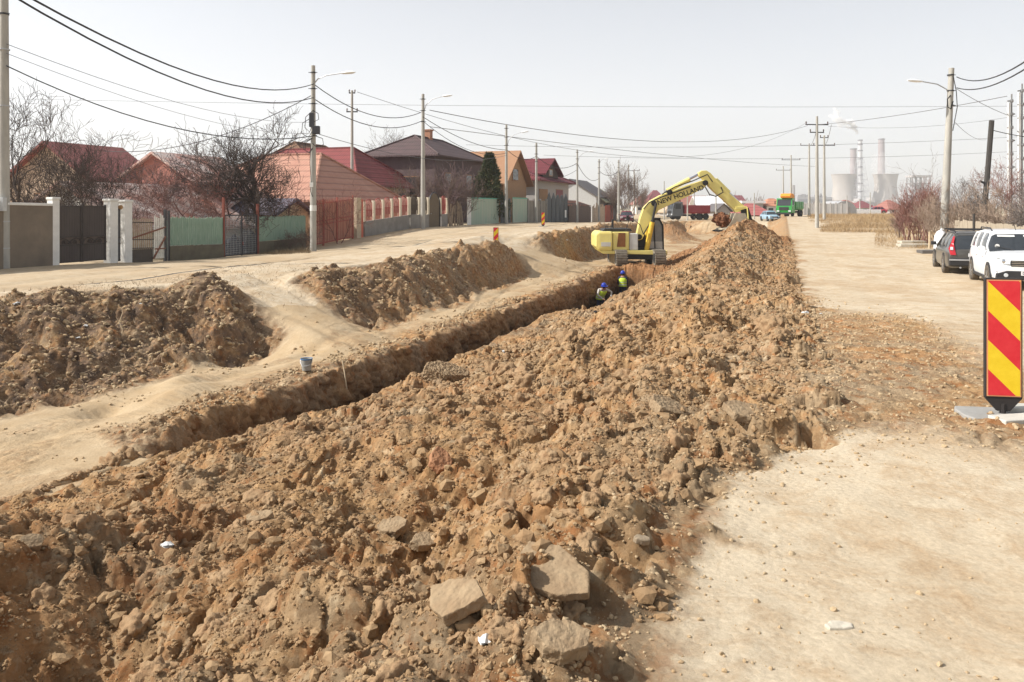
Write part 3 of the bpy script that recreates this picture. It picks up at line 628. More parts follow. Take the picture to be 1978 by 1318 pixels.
# --- four white gate pillars
def pillar(px, T, wd, h, label, cap=True, ext=.3):
    p = G(px, T=T); r = thing('gate_pillar', label, 'pillar', p, RZ+math.pi/2, 'white gate pillars')
    b = MB(); b.box(-wd/2, wd/2, -wd/2, wd/2, -.4, h); b.build('shaft', M_white, r, bevel=.01)
    if cap: b = MB(); b.prism([(-wd*.6,-wd*.6),(wd*.6,-wd*.6),(wd*.6,wd*.6),(-wd*.6,wd*.6)], h, h+.09); b.build('cap', M_white, r, bevel=.02)
    return r
pillar(103, FT-.05, .28, 2.38, 'narrow white pillar between the rendered wall and the dark double gate')
r = pillar(214, FT-.05, .36, 2.42, 'wide white pillar with a round lamp, right of the dark double gate')
b = MB(); b.tube((.2,-.05,2.2),(.34,-.1,2.22),.015); b.lathe([(.02,-.09),(.08,-.05),(.09,0),(.07,.07),(.02,.09)], 12, (.36,-.12,2.18)); b.build('lamp', [mat('brass_lamp', (.35,.2,.08), .4)], r, smooth=True)
b = MB(); b.lathe([(.0,-.01),(.06,-.01),(.06,.01),(.0,.01)], 10, (.19,-.02,1.75), 'x'); b.build('house_number_plate', M_dark, r)
pillar(242, FT-.05, .36, 2.40, 'white pillar right of the narrow dark wicket door')
# --- dark double gate
M_gate = mat('gate_brown', (.055,.045,.04), .55, var=.2)
M_gate2 = plank_mat('gate_sheet', (.10,.085,.075), (.075,.06,.055), width=.11, dark=.3)
def gate_leaf(f, x0, x1, parent):
    b = MB(); b.box(x0+.03, x1-.03, -.01, .01, .12, .72); b.box(x0+.03, x1-.03, -.01, .01, 1.02, 2.12); b.build('sheet_panel', M_gate2, parent)
    b = MB(); b.box(x0+.03, x1-.03, .005, .02, .72, 1.02); b.build('ornament_panel', mat('ornament_sheet', (.13,.10,.08), .7), parent)
    b = MB()
    for z in (.1, .72, 1.02, 2.14): b.box(x0, x1, -.03, .03, z-.025, z+.025)
    for x in (x0+.025, x1-.025): b.box(x-.025, x+.025, -.035, .035, .06, 2.2)
    b.build('frame', M_gate, parent)
    b = MB(); w = x1-x0; c = x0+w*.5
    for sx, cc in ((1, x0+w*.3), (-1, x0+w*.72)):
        pts = [(cc-.32*sx, -.03, .76), (cc-.2*sx, -.03, .92), (cc-.05*sx, -.03, .98), (cc+.1*sx, -.03, .92), (cc+.3*sx, -.03, .77)]
        b.path(pts, .018, 5)
        for k in (-1, 0, 1):
            b.path([(cc+.0*sx, -.03, .9), (cc+.06*k, -.03, .86), (cc+.08*k, -.03, .8-.02*(k == 0)), (cc+.04*k, -.03, .77)], .015, 5)
    b.build('scrollwork', M_gate, parent)
f = Fence(108, 204, FT, 'double_gate', 'dark brown sheet metal double gate with a band of wrought scrollwork', 'gate')
h = f.L/2
for x0, x1 in ((0, h-.01), (h+.01, f.L)):
    leaf = thing('gate_leaf', None, None); leaf.parent = f.root; gate_leaf(f, x0, x1, leaf)
f = Fence(222, 232, FT, 'wicket_door', 'narrow dark metal wicket door between two white pillars', 'door')
b = MB(); b.box(0, f.L, -.02, .02, .05, 2.15); b.build('door_sheet', mat('door_grey', (.07,.07,.075), .5), f.root)
b = MB()
for z in (.1, .75, 1.0, 2.12): b.box(0, f.L, -.035, -.02, z-.03, z+.03)
b.build('frame', M_gate, f.root); b = MB(); b.tube((f.L*.2, -.07, 1.05), (f.L*.2, -.02, 1.05), .02); b.build('handle', M_galv, f.root)
# --- thin slat fence patched together
M_slat = mat('pale_slats', (.42,.34,.25), .9, c2=(.28,.20,.14), scale=4)
M_slat2 = mat('white_slats', (.62,.60,.54), .85, var=.15, scale=5)
f = Fence(253, 296, FT, 'slat_fence', 'ramshackle fence of thin pale wooden slats right of the white pillars', 'fence')
b = MB(); pickets(b, f, 0, f.L, .5, 1.75, .055, .05, jit=.05); b.build('slats', M_slat, f.root)
b = MB(); b.box(0, f.L, .02, .05, -.3, .5); b.build('base_wall', mat('dark_plinth', (.10,.085,.07), .95), f.root)
for z in (.55, .9, 1.6): b = MB(); b.beam((0, -.02, z), (f.L, -.02, z+f.slope*f.L), .02, .035); b.build('rail', M_gate, f.root)
f = Fence(298, 318, FT, 'slat_gate', 'leaning slat gate of white and brown laths with a diagonal bar', 'gate')
b = MB(); pickets(b, f, 0, f.L, .1, 1.9, .06, .045, jit=.1, rng=random.Random(9)); b.build('slats', M_slat2, f.root)
b = MB(); b.beam((-1.4, -.05, .95), (f.L, -.05, 1.4), .03, .06); b.beam((0, -.05, .5), (f.L, -.05, .5), .03, .05); b.beam((-.1, -.05, .1), (f.L, -.05, 1.0), .04, .07); b.build('brace', mat('red_brown_bar', (.20,.09,.06), .8), f.root)
b = MB(); b.box(f.L-.03, f.L+.07, -.06, .04, -.2, 2.15); b.build('post', M_dark, f.root); b = MB(); b.box(f.L+.2, f.L+.28, -.03, .05, -.2, 2.1); b.build('post', M_dark, f.root)
# --- green picket fence on a concrete base, two runs either side of a wire gate
M_green = mat('faded_green', (.17,.27,.20), .85, c2=(.29,.37,.29), scale=3, stretch=(6, 1, .6), bump=.003)
M_base = mat('mossy_base', (.17,.15,.105), .95, c2=(.11,.095,.07), scale=2.4, bump=.008)
def green_fence(pxa, pxb, label, seed):
    f = Fence(pxa, pxb, FT, 'picket_fence', label, 'fence', 'green picket fences')
    rg = random.Random(seed)
    b = MB(); pickets(b, f, 0, f.L, .62, 1.86, .115, .012, top='point', jit=.035, rng=rg); b.build('pickets', M_green, f.root)
    b = MB(); zs = f.slope*f.L; b.prism_y([(0,-.4),(f.L,zs-.4),(f.L,zs+.6),(0,.6)], -.06, .1); b.build('concrete_base', M_base, f.root)
    for z in (.85, 1.55): b = MB(); b.beam((0, .03, z), (f.L, .03, z+zs), .04, .06); b.build('rail', M_green, f.root)
    n = max(2, int(f.L/2.2))
    for i in range(n+1): x = f.L*i/n; b = MB(); b.box(x-.04, x+.04, .06, .12, .4+f.z(x), 1.7+f.z(x)); b.build('post', M_green, f.root)
green_fence(327, 431, 'faded green picket fence left of the wire mesh gate', 1)
green_fence(499, 590, 'weathered green picket fence with scrub at its foot, left of the concrete pole', 2)
f = Fence(433, 496, FT, 'wire_gate', 'black framed wire mesh gate with red posts between two green fences', 'gate')
b = MB(); L = f.L
for x in (.03, L*.52, L-.03): b.box(x-.035, x+.035, -.03, .03, -.1, 1.98)
for z in (.05, 1.95): b.box(0, L, -.03, .03, z-.03, z+.03)
b.build('frame', M_dark, f.root)
b = MB(); n = 22
for i in range(1, n): x = L*i/n; b.box(x-.004, x+.004, -.004, .004, .05, 1.95)
for i in range(1, 18): z = .05+1.9*i/18; b.box(0, L, -.004, .004, z-.004, z+.004)
b.build('mesh_infill', M_galv, f.root)
b = MB(); b.box(-.1, 0, -.05, .05, -.2, 2.8); b.build('post', mat('red_post', (.22,.07,.05), .8), f.root)
b = MB(); b.box(L+.0, L+.12, -.05, .05, -.2, 2.5); b.build('post', mat('red_post', (.22,.07,.05), .8), f.root)
g_ = G(462, T=FT-1.2)
t_ = thing('junk_pile', 'dark tarpaulin and scrap heaped behind the wire mesh gate', 'junk', g_, RZ+math.pi/2)
b = MB(); rg = random.Random(4)
for i in range(5): b.lathe([(.45+.2*rg.random(), 0), (.5, .3), (.3, .6+.4*rg.random()), (.05, .8+.5*rg.random())], 9, (rg.uniform(-1, 1), rg.uniform(-.3, .3), 0))
b.build('tarpaulin', mat('tarp', (.04,.045,.055), .7, bump=.05, scale=4), t_)
b = MB(); b.box(-.9, -.3, -.5, -.45, .1, .6); b.build('red_panel', mat('red_crate', (.35,.05,.04), .6), t_)
# --- orange-red gate with laths, pilaster
M_orange = mat('salmon_red', (.52,.14,.085), .75, var=.15, scale=4)
M_orange2 = plank_mat('orange_boards', (.54,.30,.21), (.46,.23,.16), width=.24, dark=.35)
f = Fence(600, 682, FT+.1, 'iron_gate', 'wide orange-red iron gate lined with pale red boards behind the pole', 'gate')
L = f.L; zs = f.slope*L
b = MB(); b.prism_y([(0,.1),(L,zs+.1),(L,zs+2.35),(0,2.35)], .02, .04); b.build('board_lining', M_orange2, f.root)
b = MB()
for z in (.15, 1.2, 1.4, 2.4): b.beam((0, 0, z), (L, 0, z+zs), .04, .06)
x = 0
while x < L: b.box(x-.01, x+.01, -.02, .0, f.z(x)+.1, f.z(x)+2.6); x += .17
for x in (.03, L*.28, L*.6, L-.03): b.box(x-.04, x+.04, -.04, .04, f.z(x)-.2, f.z(x)+2.65)
b.build('frame', mat('red_iron', (.38,.11,.08), .7), f.root)
f = Fence(684, 699, FT+.1, 'gate_post', 'beige plastered gate post with a red edge beside the orange-red gate', 'gate post')
b = MB(); b.box(0, f.L*.55, -.2, .2, -.3, 2.5); b.build('shaft', mat('beige_plaster', (.50,.40,.28), .9), f.root, bevel=.01)
b = MB(); b.box(f.L*.58, f.L, -.1, .1, -.3, 2.4); b.build('door_leaf', M_orange, f.root)
# --- wall with arched red panels
def arched_wall(pxa, pxb, n, mt, label, base_h=.95, top=2.35, name='arched_fence', back=None, pw=.28):
    f = Fence(pxa, pxb, FT, name, label, 'fence', 'fences with arched panels'); L = f.L
    b = MB(); zs = f.slope*L; b.prism_y([(0,-.5),(L,zs-.5),(L,zs+base_h),(0,base_h)], -.12, .12); b.build('concrete_base', mat('grey_plinth', (.30,.28,.25), .95, c2=(.22,.2,.18), scale=2, bump=.006), f.root)
    st_ = L/n
    for i in range(n):
        x0 = i*st_+.14; x1 = (i+1)*st_-.14; z0 = f.z(x0)
        r = thing('arched_panel', None, None); r.parent = f.root
        b = MB(); b.prism_y(arch_poly(x0+.1, x1-.1, z0+base_h+.3, z0+top-.1), -.01, .012); b.build('infill', back or mt, r)
        b = MB()
        pl = arch_poly(x0+.06, x1-.06, z0+base_h+.05, z0+top, n=10); b.path([(p[0], -.02, p[1]) for p in pl[1:]+pl[:1]], .03, 5)
        pl = arch_poly(x0+.3, x1-.3, z0+base_h+.3, z0+top-.35, n=8); b.path([(p[0], -.025, p[1]) for p in pl[1:]+pl[:1]], .015, 4)
        x = x0+.12
        while x < x1-.1: b.box(x-.012, x+.012, -.03, -.012, z0+base_h, z0+base_h+.75); x += .14
        b.box(x0, x1, -.03, -.01, z0+base_h+.68, z0+base_h+.73)
        b.build('bars', mt, r)
    for i in range(n+1):
        x = i*st_; z0 = f.z(x); b = MB(); b.box(x-.11, x+.11, -.1, .1, z0+base_h-.02, z0+top-.15); b.build('pillar', M_cream, f.root, bevel=.01)
M_cream = mat('cream_render', (.66,.58,.44), .9, var=.08)
arched_wall(702, 788, 5, mat('arch_red', (.42,.11,.09), .7), 'cream wall on a grey base with five red arched iron panels', back=mat('arch_pink', (.60,.30,.25), .8))
arched_wall(790, 826, 2, mat('arch_brown', (.10,.075,.05), .6), 'wall with two brown arched panels left of the second lamp pole')
f = Fence(828, 848, FT, 'arched_door', 'brown round topped door in the arched wall right of the lamp pole', 'door')
b = MB(); b.prism_y(arch_poly(0, f.L, -.1, 2.5), -.03, .03); b.build('door_leaf', mat('arch_brown2', (.13,.095,.055), .6), f.root)
b = MB(); pl = arch_poly(-.05, f.L+.05, -.1, 2.6); b.path([(p[0], -.05, p[1]) for p in pl[1:]], .05, 5); b.build('frame', M_dark, f.root)
b = MB(); b.tube((.3, -.1, 1), (.3, 0, 1), .03); b.build('handle', M_galv, f.root)
arched_wall(850, 862, 1, mat('arch_red', (.42,.11,.09), .7), 'short piece of wall with one red arched panel beside the brown door')
f = Fence(864, 897, FT, 'board_fence', 'collapsing fence of tilted grey boards between red panel and green sheets', 'fence')
b = MB(); rg = random.Random(8)
for i in range(13):
    x = f.L*i/13; a = rg.uniform(-.25, .5); b.beam((x, rg.uniform(-.1,.1), -.1), (x-a, 0, 1.5+rg.random()*.5), .2, .03)
b.build('boards', M_wood, f.root)
b = MB(); b.beam((0, .06, .9), (f.L, .06, 1.1), .05, .08); b.build('rail', M_wood, f.root)
M_gsheet = plank_mat('green_sheet', (.30,.42,.33), (.42,.44,.36), width=.4, dark=.5)
f = Fence(903, 963, FT, 'sheet_fence', 'pale green corrugated sheet fence with a white end post', 'fence', 'pale green sheet fences')
b = MB(); b.box(.7, f.L, -.02, .02, 0, 2.25); b.build('sheet', M_gsheet, f.root); b = MB(); b.box(0, .7, -.05, .05, 0, 2.3); b.build('end_panel', M_white, f.root)
b = MB(); b.box(.7, f.L, -.05, -.02, 2.2, 2.3); b.build('top_rail', mat('green_rail', (.10,.36,.28), .6), f.root)
f = Fence(967, 988, FT, 'pointed_gate', 'dark grey gate of tall pointed boards left of the third pole', 'gate')
b = MB(); pickets(b, f, 0, f.L, 0, 2.6, .6, .12, top='point', jit=.25); b.build('boards', mat('slate_boards', (.075,.085,.09), .7), f.root)
b = MB(); b.box(0, f.L, .03, .06, .6, .75); b.build('rail', M_dark, f.root)
f = Fence(990, 1018, FT, 'sheet_fence', 'green sheet fence with a diamond stain, right of the pointed dark gate', 'fence', 'pale green sheet fences')
b = MB(); b.box(0, f.L, -.02, .02, 0, 2.4); b.build('sheet', M_gsheet, f.root); b = MB(); b.box(0, f.L, -.05, -.02, 2.35, 2.45); b.build('top_rail', mat('green_rail', (.10,.36,.28), .6), f.root)
f = Fence(1019, 1055, FT, 'panel_fence', 'dull grey-brown panel fence under the dark roofed house', 'fence')
b = MB(); b.box(0, f.L, -.03, .03, 0, 2.3); b.build('panels', plank_mat('dull_panels', (.26,.24,.20), (.19,.17,.14), width=.9), f.root)
for i in range(4): x = f.L*i/3; b = MB(); b.box(x-.15, x+.15, -.1, .1, 0, 2.5); b.build('post', mat('grey_plinth', (.30,.28,.25), .95), f.root)
f = Fence(1057, 1097, FT, 'arched_gate', 'dark slate picket gate with arched and pointed tops', 'gate')
b = MB(); n = 5
for i in range(n):
    x0 = f.L*i/n; x1 = f.L*(i+1)/n-.25
    if i in (2, 3): b.prism_y(arch_poly(x0, x1, 0, 3.2, .8), -.03, .03)
    else: b.prism_y([(x0,0),(x1,0),(x1,2.7),((x0+x1)/2,3.4),(x0,2.7)], -.03, .03)
b.build('boards', mat('slate_boards', (.075,.085,.09), .7), f.root)
b = MB(); b.box(f.L*.82, f.L*.9, -.06, -.035, .5, 1.4); b.build('notice', M_white, f.root)
f = Fence(1099, 1142, FT, 'plank_fence', 'dark brown plank fence below a rusty low roof', 'fence', 'far plank fences')
b = MB(); pickets(b, f, 0, f.L, 0, 2.2, .3, .04, jit=.2); b.build('boards', mat('dark_planks', (.12,.085,.065), .9, c2=(.2,.15,.12)), f.root)
f = Fence(1144, 1168, FT, 'plank_fence', 'pale wooden plank fence right of the dark one', 'fence', 'far plank fences')
b = MB(); pickets(b, f, 0, f.L, 0, 2.4, .35, .1, jit=.4); b.build('boards', M_slat, f.root)
f = Fence(1169, 1184, FT, 'plank_gate', 'rusty red plank gate far down the left side', 'gate')
b = MB(); b.box(0, f.L, -.03, .03, 0, 2.5); b.build('boards', plank_mat('rust_boards', (.38,.11,.07), (.28,.08,.05), width=.5), f.root)

# ------------------------------------------------------------------ houses
M_tileA = tile_mat('salmon_tiles', (.47,.26,.185), (.40,.20,.14), .42)
M_tileB = tile_mat('dark_red_tiles', (.24,.06,.055), (.18,.045,.045), .4)
M_tileC = tile_mat('brown_tiles', (.11,.07,.068), (.08,.055,.055), .4)
M_tileD = tile_mat('crimson_tiles', (.16,.03,.035), (.11,.022,.03), .4)
M_rust = mat('rusty_sheet', (.40,.13,.07), .7, c2=(.62,.58,.54), scale=1.1, detail=9, stretch=(1,1,.6))
M_rwall = mat('pinkish_wall', (.50,.36,.26), .9)
M_gwall = mat('grey_render', (.42,.39,.36), .95, var=.08)
M_wfr = mat('window_frame', (.30,.16,.08), .6)
def house(name, label, s0, s1, t0, t1, zb, ze, zr, kind='hip', ridge='t', roof=None, wall=None, over=.5, inset=None, wins=(), group=None, cat='house', chim=None):
    """(s,t) footprint; t0 faces the street. ridge runs along t or s. heights are world z."""
    c = st((s0+s1)/2, t0); root = thing(name, label, cat, (c[0], c[1], zb), RZ, group)
    hs_ = (s1-s0)/2; D = t1-t0                     # local y = s-direction, local x = t-direction; D negative
    X0, X1 = D, 0.
    b = MB(); h = ze-zb
    b.box(X0, X1, -hs_, hs_, -.6, h)
    if kind == 'gable':
        if ridge == 't': b.prism_x([(-hs_, h), (hs_, h), (0, zr-zb-.06)], X0, X1)
        else: b.prism_y([(X0, h), (X1, h), ((X0+X1)/2, zr-zb-.06)], -hs_, hs_)
    b.build('wall', wall or M_rwall, root)
    o = over; H = zr-zb; b = MB(); th = .14
    a0, a1, y0, y1 = X0-o, X1+o, -hs_-o, hs_+o; hz = h-.12
    if ridge == 't':
        i = 0 if kind == 'gable' else (inset if inset else min(hs_, abs(D)/2)*.9)
        r0, r1 = (a0+i, 0), (a1-i, 0)
        if kind == 'gable': r0, r1 = (a0, 0), (a1, 0)
    else:
        i = 0 if kind == 'gable' else (inset if inset else min(hs_, abs(D)/2)*.9)
        m = (a0+a1)/2; r0, r1 = (m, y0+i), (m, y1-i)
    P = [(a0,y0,hz),(a1,y0,hz),(a1,y1,hz),(a0,y1,hz),(r0[0],r0[1],H),(r1[0],r1[1],H)]
    if ridge == 't': fs = [(0,1,5,4),(2,3,4,5),(1,2,5),(3,0,4)]
    else: fs = [(1,2,5,4),(3,0,4,5),(0,1,4),(2,3,5)]
    if kind == 'gable': fs = fs[:2]
    lo = [(p[0],p[1],p[2]-th) for p in P]; n = len(P)
    b.v += P+lo; b.f += fs+[tuple(n+k for k in q)[::-1] for q in fs]
    ed = {}
    for q in fs:
        for k in range(len(q)): e = (q[k], q[(k+1)%len(q)]); ed[e] = 1
    for (p, q) in ed:
        if (q, p) not in ed: b.f.append((q, p, n+p, n+q))
    b.m = [0]*len(b.f); rf = b.build('roof', roof or M_tileB, root)
    if kind == 'hip':
        cp = MB()
        for (p, q) in ((0,4),(3,4),(1,5),(2,5),(4,5)) if ridge == 't' else ((0,4),(1,4),(2,5),(3,5),(4,5)):
            A, B_ = Vector(P[p]), Vector(P[q]); cp.tube(A+Vector((0,0,.04)), B_+Vector((0,0,.04)), .09, n=5)
        cp.build('ridge_tiles', roof or M_tileB, rf)
    for (side, u0, u1, z0, z1, mt) in wins:        # side 'f' street wall (x=0 plane), 'n' near wall (y=-hs)
        fr = MB(); g = MB()
        if side == 'f':
            fr.box(0, .06, u0, u1, z0, z1); g.box(.06, .075, u0+.1, u1-.1, z0+.1, z1-.1)
        else:
            fr.box(u0, u1, -hs_-.06, -hs_, z0, z1); g.box(u0+.1, u1-.1, -hs_-.075, -hs_-.06, z0+.1, z1-.1)
        w = fr.build('window', M_wfr, root); g.build('pane', mt or M_glass, w)
    if chim:
        b = MB(); b.box(chim[0]-.3, chim[0]+.3, chim[1]-.3, chim[1]+.3, h, chim[2]); b.box(chim[0]-.38, chim[0]+.38, chim[1]-.38, chim[1]+.38, chim[2], chim[2]+.12); b.build('chimney', M_brick, rf)
    return root
house('tiled_house', 'low house under a big salmon tiled hip roof behind the orange-red gate', 40.3, 51.5, -27, -37.5, -2.3, .55, 3.6, 'hip', 't', M_tileA, mat('peach_wall', (.60,.42,.28), .9), over=.5, inset=3.4,
      wins=[('n', -3, -1.6, 1.1, 2.3, None), ('n', -6.5, -5, 1.1, 2.3, None)])
house('red_roof_house', 'house with long dark red roof behind the salmon tiled one', 54, 65, -32, -46, -1.6, 1.9, 5.15, 'hip', 't', M_tileB, M_rwall, inset=4, wins=[('f', -3, -1.5, 1.4, 2.9, None), ('f', 1.5, 3, 1.4, 2.9, None)])
house('brown_roof_house', 'two storey house under a dark brown hip roof with brown upper walls', 63.5, 75.5, -29.5, -36.5, -1.6, 4.8, 6.75, 'hip', 's', M_tileC, mat('brown_cladding', (.11,.075,.075), .8, scale=2), over=.6, inset=3.5,
      wins=[('n', -3.2, -1.6, 2.6, 4.4, None), ('n', -5.8, -4.4, 2.6, 4.4, None), ('f', -4, -2.5, 3.2, 4.8, None), ('f', 1, 2.5, 3.2, 4.8, None)], chim=(-3.5, 0, 9.1))
house('log_house', 'orange timber gable house behind the cypress', 78, 86, -28.3, -36, -1.7, 2.6, 6.3, 'gable', 't', mat('orange_shingle', (.34,.20,.12), .85, c2=(.33,.17,.09), scale=3), mat('log_wall', (.30,.17,.09), .9, c2=(.42,.27,.16), scale=3, stretch=(1,1,5)), over=.7,
      wins=[('f', -1, 1, 4.6, 6.0, None)])
house('grey_villa', 'two storey grey villa with dark roof and a red curtained window', 88, 103, -27.8, -37, -1.9, 3.35, 5.6, 'hip', 's', M_tileD, M_gwall, over=.9, inset=3.5,
      wins=[('f', 1.2, 4.4, 2.0, 4.2, mat('red_curtain', (.18,.02,.03), .5)), ('f', -6.2, -2.6, 2.1, 4.1, mat('wood_balcony', (.35,.2,.1), .8)), ('n', -4.5, -2, 1.8, 3.8, None)])
r = thing('roof_dormer', 'dark wooden attic gable rising above the grey villa', 'attic', (*st(95, -28.3), 3.2), RZ)
b = MB(); b.prism_x([(-3.4,0),(3.4,0),(3.4,1.0),(0,2.7),(-3.4,1.0)], -6, .3); b.build('gable_wall', mat('dark_timber', (.06,.045,.04), .85), r)
b = MB(); b.prism_x([(-4.1,.75),(0,2.8),(4.1,.75),(4.1,.95),(0,3.0),(-4.1,.95)], -6.4, .9); b.build('roof', M_tileD, r)
b = MB(); b.box(.3, .34, -.8, .8, .7, 1.6); w_ = b.build('window', M_wfr, r); b = MB(); b.box(.34, .36, -.65, .65, .8, 1.5); b.build('pane', M_glass, w_)
# houses at the far left, mostly behind bare trees
house('rust_roof_shed', 'low shed with a patchwork of white and rusty roof sheets behind the rendered wall', 27, 35, -27.5, -35, -2.1, -.9, 1.2, 'gable', 's', M_rust, M_white, over=.4)
house('rust_roof_shed', 'lean shed roofed in rust red and pale sheets behind the dark double gate', 35.5, 41, -30, -42, -2.1, -.6, 1.3, 'gable', 't', M_rust, M_rwall, over=.4)
house('gable_house', 'house with maroon roof and cream gable end far left behind trees', 32.6, 37.4, -36, -42, -2.0, 1.6, 3.7, 'gable', 's', mat('maroon_sheet', (.24,.085,.075), .6), mat('cream_gable', (.40,.30,.22), .9), over=.4, wins=[('n', -4, -2.5, 1.4, 2.8, None)])
house('red_wall_house', 'red walled house with white edged mansard roof behind the purple trees', 34.5, 39.5, -30.5, -36, -2.2, 1.5, 3.1, 'gable', 's', M_rust, mat('brick_red_wall', (.33,.15,.115), .9), over=.3, wins=[('n', -5, -3.5, 1.8, 3.2, None)])
house('brown_roof_bungalow', 'bungalow with brown ochre roof just left of the big bare tree', 58, 68, -37.5, -47, -1.6, 2.6, 5.9, 'hip', 's', tile_mat('ochre_tiles', (.22,.12,.07), (.17,.09,.05)), M_rwall, inset=3)
house('pink_house', 'pale yellow house front with blinds behind the green pickets', 36.5, 39.5, -26.6, -33, -2.3, -.2, .5, 'gable', 't', mat('slate_sheet', (.16,.14,.17), .7), mat('yellow_wall', (.62,.52,.34), .9), over=.3, wins=[('f', -.8, .8, .9, 1.7, None)])
# further along on the left
house('white_gable_house', 'tall pale gable end between the fourth and fifth lamp poles', 112, 122, -26, -34, -2.3, 1.6, 4.2, 'gable', 's', mat('dark_felt', (.12,.11,.11), .8), mat('pale_gable', (.50,.50,.48), .9), over=.4, wins=[('n', -5, -3.5, 1, 2.3, None)])
house('grey_gable_house', 'small dark grey gable house with a greenish roof slope', 114, 124, -24.8-.6, -31, -2.3, 0.9, 3.0, 'gable', 's', mat('green_grey_sheet', (.32,.32,.23), .8), mat('dark_block', (.20,.18,.17), .95), over=.5)
house('low_shed', 'low rusty roofed shed behind the dark plank fence', 92, 104, -25.4, -29, -1.9, .35, .9, 'gable', 's', mat('rust_low', (.36,.15,.09), .8), mat('brown_low', (.13,.09,.07), .9), over=.3, cat='shed')

# ------------------------------------------------------------------ lamp posts and power poles
def pole(px, base, h, r0=.15, r1=.10, name='concrete_pole', label='', cat='pole', group=None, lean=(0, 0), lamp=None, arms=(), gear=True, n=12):
    root = thing(name, label, cat, base, 0, group)
    b = MB(); b.path([(0,0,-.5), (lean[0]*.3, lean[1]*.3, h*.3), (lean[0], lean[1], h)], [r0*1.03, r0*.88+r1*.12, r1], n); b.build('shaft', M_conc, root, smooth=True)
    tx, ty = lean
    if lamp:
        dx, dy, dz, z0 = lamp
        b = MB(); b.path([(tx*.9, ty*.9, z0), (tx+dx*.12, ty+dy*.12, z0+dz*.55), (tx+dx*.35, ty+dy*.35, z0+dz*.85), (tx+dx*.75, ty+dy*.75, z0+dz)], .028, 6); arm = b.build('lamp_arm', M_galv, root, smooth=True)
        d = Vector((dx, dy, .12*abs(dz)+.02)).normalized(); p = Vector((tx+dx*.72, ty+dy*.72, z0+dz*1.0)); L = max(.5, math.hypot(dx, dy)*.36)
        sx = d.cross(Vector((0,0,1))).normalized(); sec = []
        for u, wd, ht in ((0,.05,.04),(.12,.09,.07),(.45,.14,.09),(.8,.12,.08),(1.,.04,.03)):
            c = p+d*L*u; up = Vector((0,0,1)); sec.append([c+sx*wd*math.cos(a)*1.+up*ht*(math.sin(a) if math.sin(a) > 0 else .8*math.sin(a)) for a in [2*math.pi*k/10 for k in range(10)]])
        b = MB(); b.loft(sec); b.build('lamp_head', M_lamp, root, smooth=True)
    for (z, L, ang) in arms:
        ca, sa = math.cos(ang)*L/2, math.sin(ang)*L/2; b = MB(); b.beam((tx*z/h-ca, ty*z/h-sa, z), (tx*z/h+ca, ty*z/h+sa, z), .08, .09)
        cr = b.build('crossarm', M_dark, root)
        b = MB()
        for u in (-.95, 0, .95) if L > 1.2 else (-.9, .9): b.lathe([(.03,0),(.06,.05),(.04,.1),(.07,.15),(.03,.24)], 8, (tx*z/h+ca*u, ty*z/h+sa*u, z+.05))
        b.build('insulator', mat('insulator_brown', (.10,.06,.05), .3), cr, smooth=True)
    if gear:
        for z in (h-.35, h-1.15, h-1.9): b = MB(); b.lathe([(r1*1.25, -.03), (r1*1.25, .03)], 10, (tx*.9, ty*.9, z)); b.tube((tx*.9-.22, ty*.9-.06, z), (tx*.9+.22, ty*.9-.06, z), .018, n=5); b.build('clamp', M_dark, root)
    return root
LP = 'street lamp poles on the left side'
def lp(px, d, py_top, lx, ly, z0y, label, extra=None, T=None):
    base = G(px, d=d); h = (HY-py_top)/F*d-base.z; z0 = (HY-z0y)/F*d-base.z
    dx = (lx-px)/F*d; dz = (HY-ly)/F*d-base.z-z0
    return pole(px, base, h, .16 if d < 60 else .15, .10, 'street_lamp', label, 'street lamp', LP, lamp=(dx, -.15*dx, dz, z0))
P605 = lp(605, 38.6, 127, 683, 143, 165, 'tall grey concrete lamp pole with tangled cables in front of the green fence')
lp(817, 53.5, 182, 870, 187, 222, 'lamp pole beside the brown arched door')
lp(978, 71, 241, 1018, 256, 290, 'lamp pole beside the cypress and dark pointed gate')
lp(1115, 95, 289, 1145, 293, 318, 'lamp pole right of the grey villa')
lp(1157, 106, 308, 1172, 307, 322, 'lamp pole in front of the dark gable house')
lp(1214, 140, 318, 1224, 316, 330, 'far lamp pole among the bare tall trees, left of two')
lp(1231, 155, 342, 1243, 343, 352, 'farthest lamp pole beside the bare tall trees')
pole(1036, G(1036, d=79), (HY-276)/F*79-G(1036, d=79).z, .14, .1, 'concrete_pole', 'plain concrete pole without lamp in front of the grey villa', 'pole')
pole(1195, G(1195, d=114), (HY-309)/F*114-G(1195, d=114).z, .2, .11, 'concrete_pole', 'thick plain pole without lamp in front of the far dark fences', 'pole')
pole(1225, G(1225, d=148), (HY-328)/F*148-G(1225, d=148).z, .15, .1, 'power_pole', 'far power pole with one crossarm among the bare trees', 'power pole', arms=(((HY-330)/F*148-G(1225, d=148).z, 2.1, 0),), gear=False)
pole(680, Vector(((680-CX)/F*62, 62, -1.6)), (HY-175)/F*62+1.6, .14, .09, 'power_pole', 'slim pole with double brackets rising behind the salmon tiled roof', 'power pole', arms=((10.7, .5, 0), (9.2, .9, 0)), gear=False)
p0 = pole(8, G(8, d=26.2), 10.5, .17, .12, 'concrete_pole', 'concrete pole with a grey meter box at the left edge of the picture', 'pole')
b = MB(); b.box(-.27, .2, -.36, -.16, 1.95, 2.4); mb_ = b.build('meter_box', mat('box_grey', (.52,.53,.52), .6), p0, bevel=.01); b = MB(); b.box(-.2, .1, -.375, -.36, 2.05, 2.3); b.build('box_door', mat('box_door', (.62,.62,.6), .6), mb_)
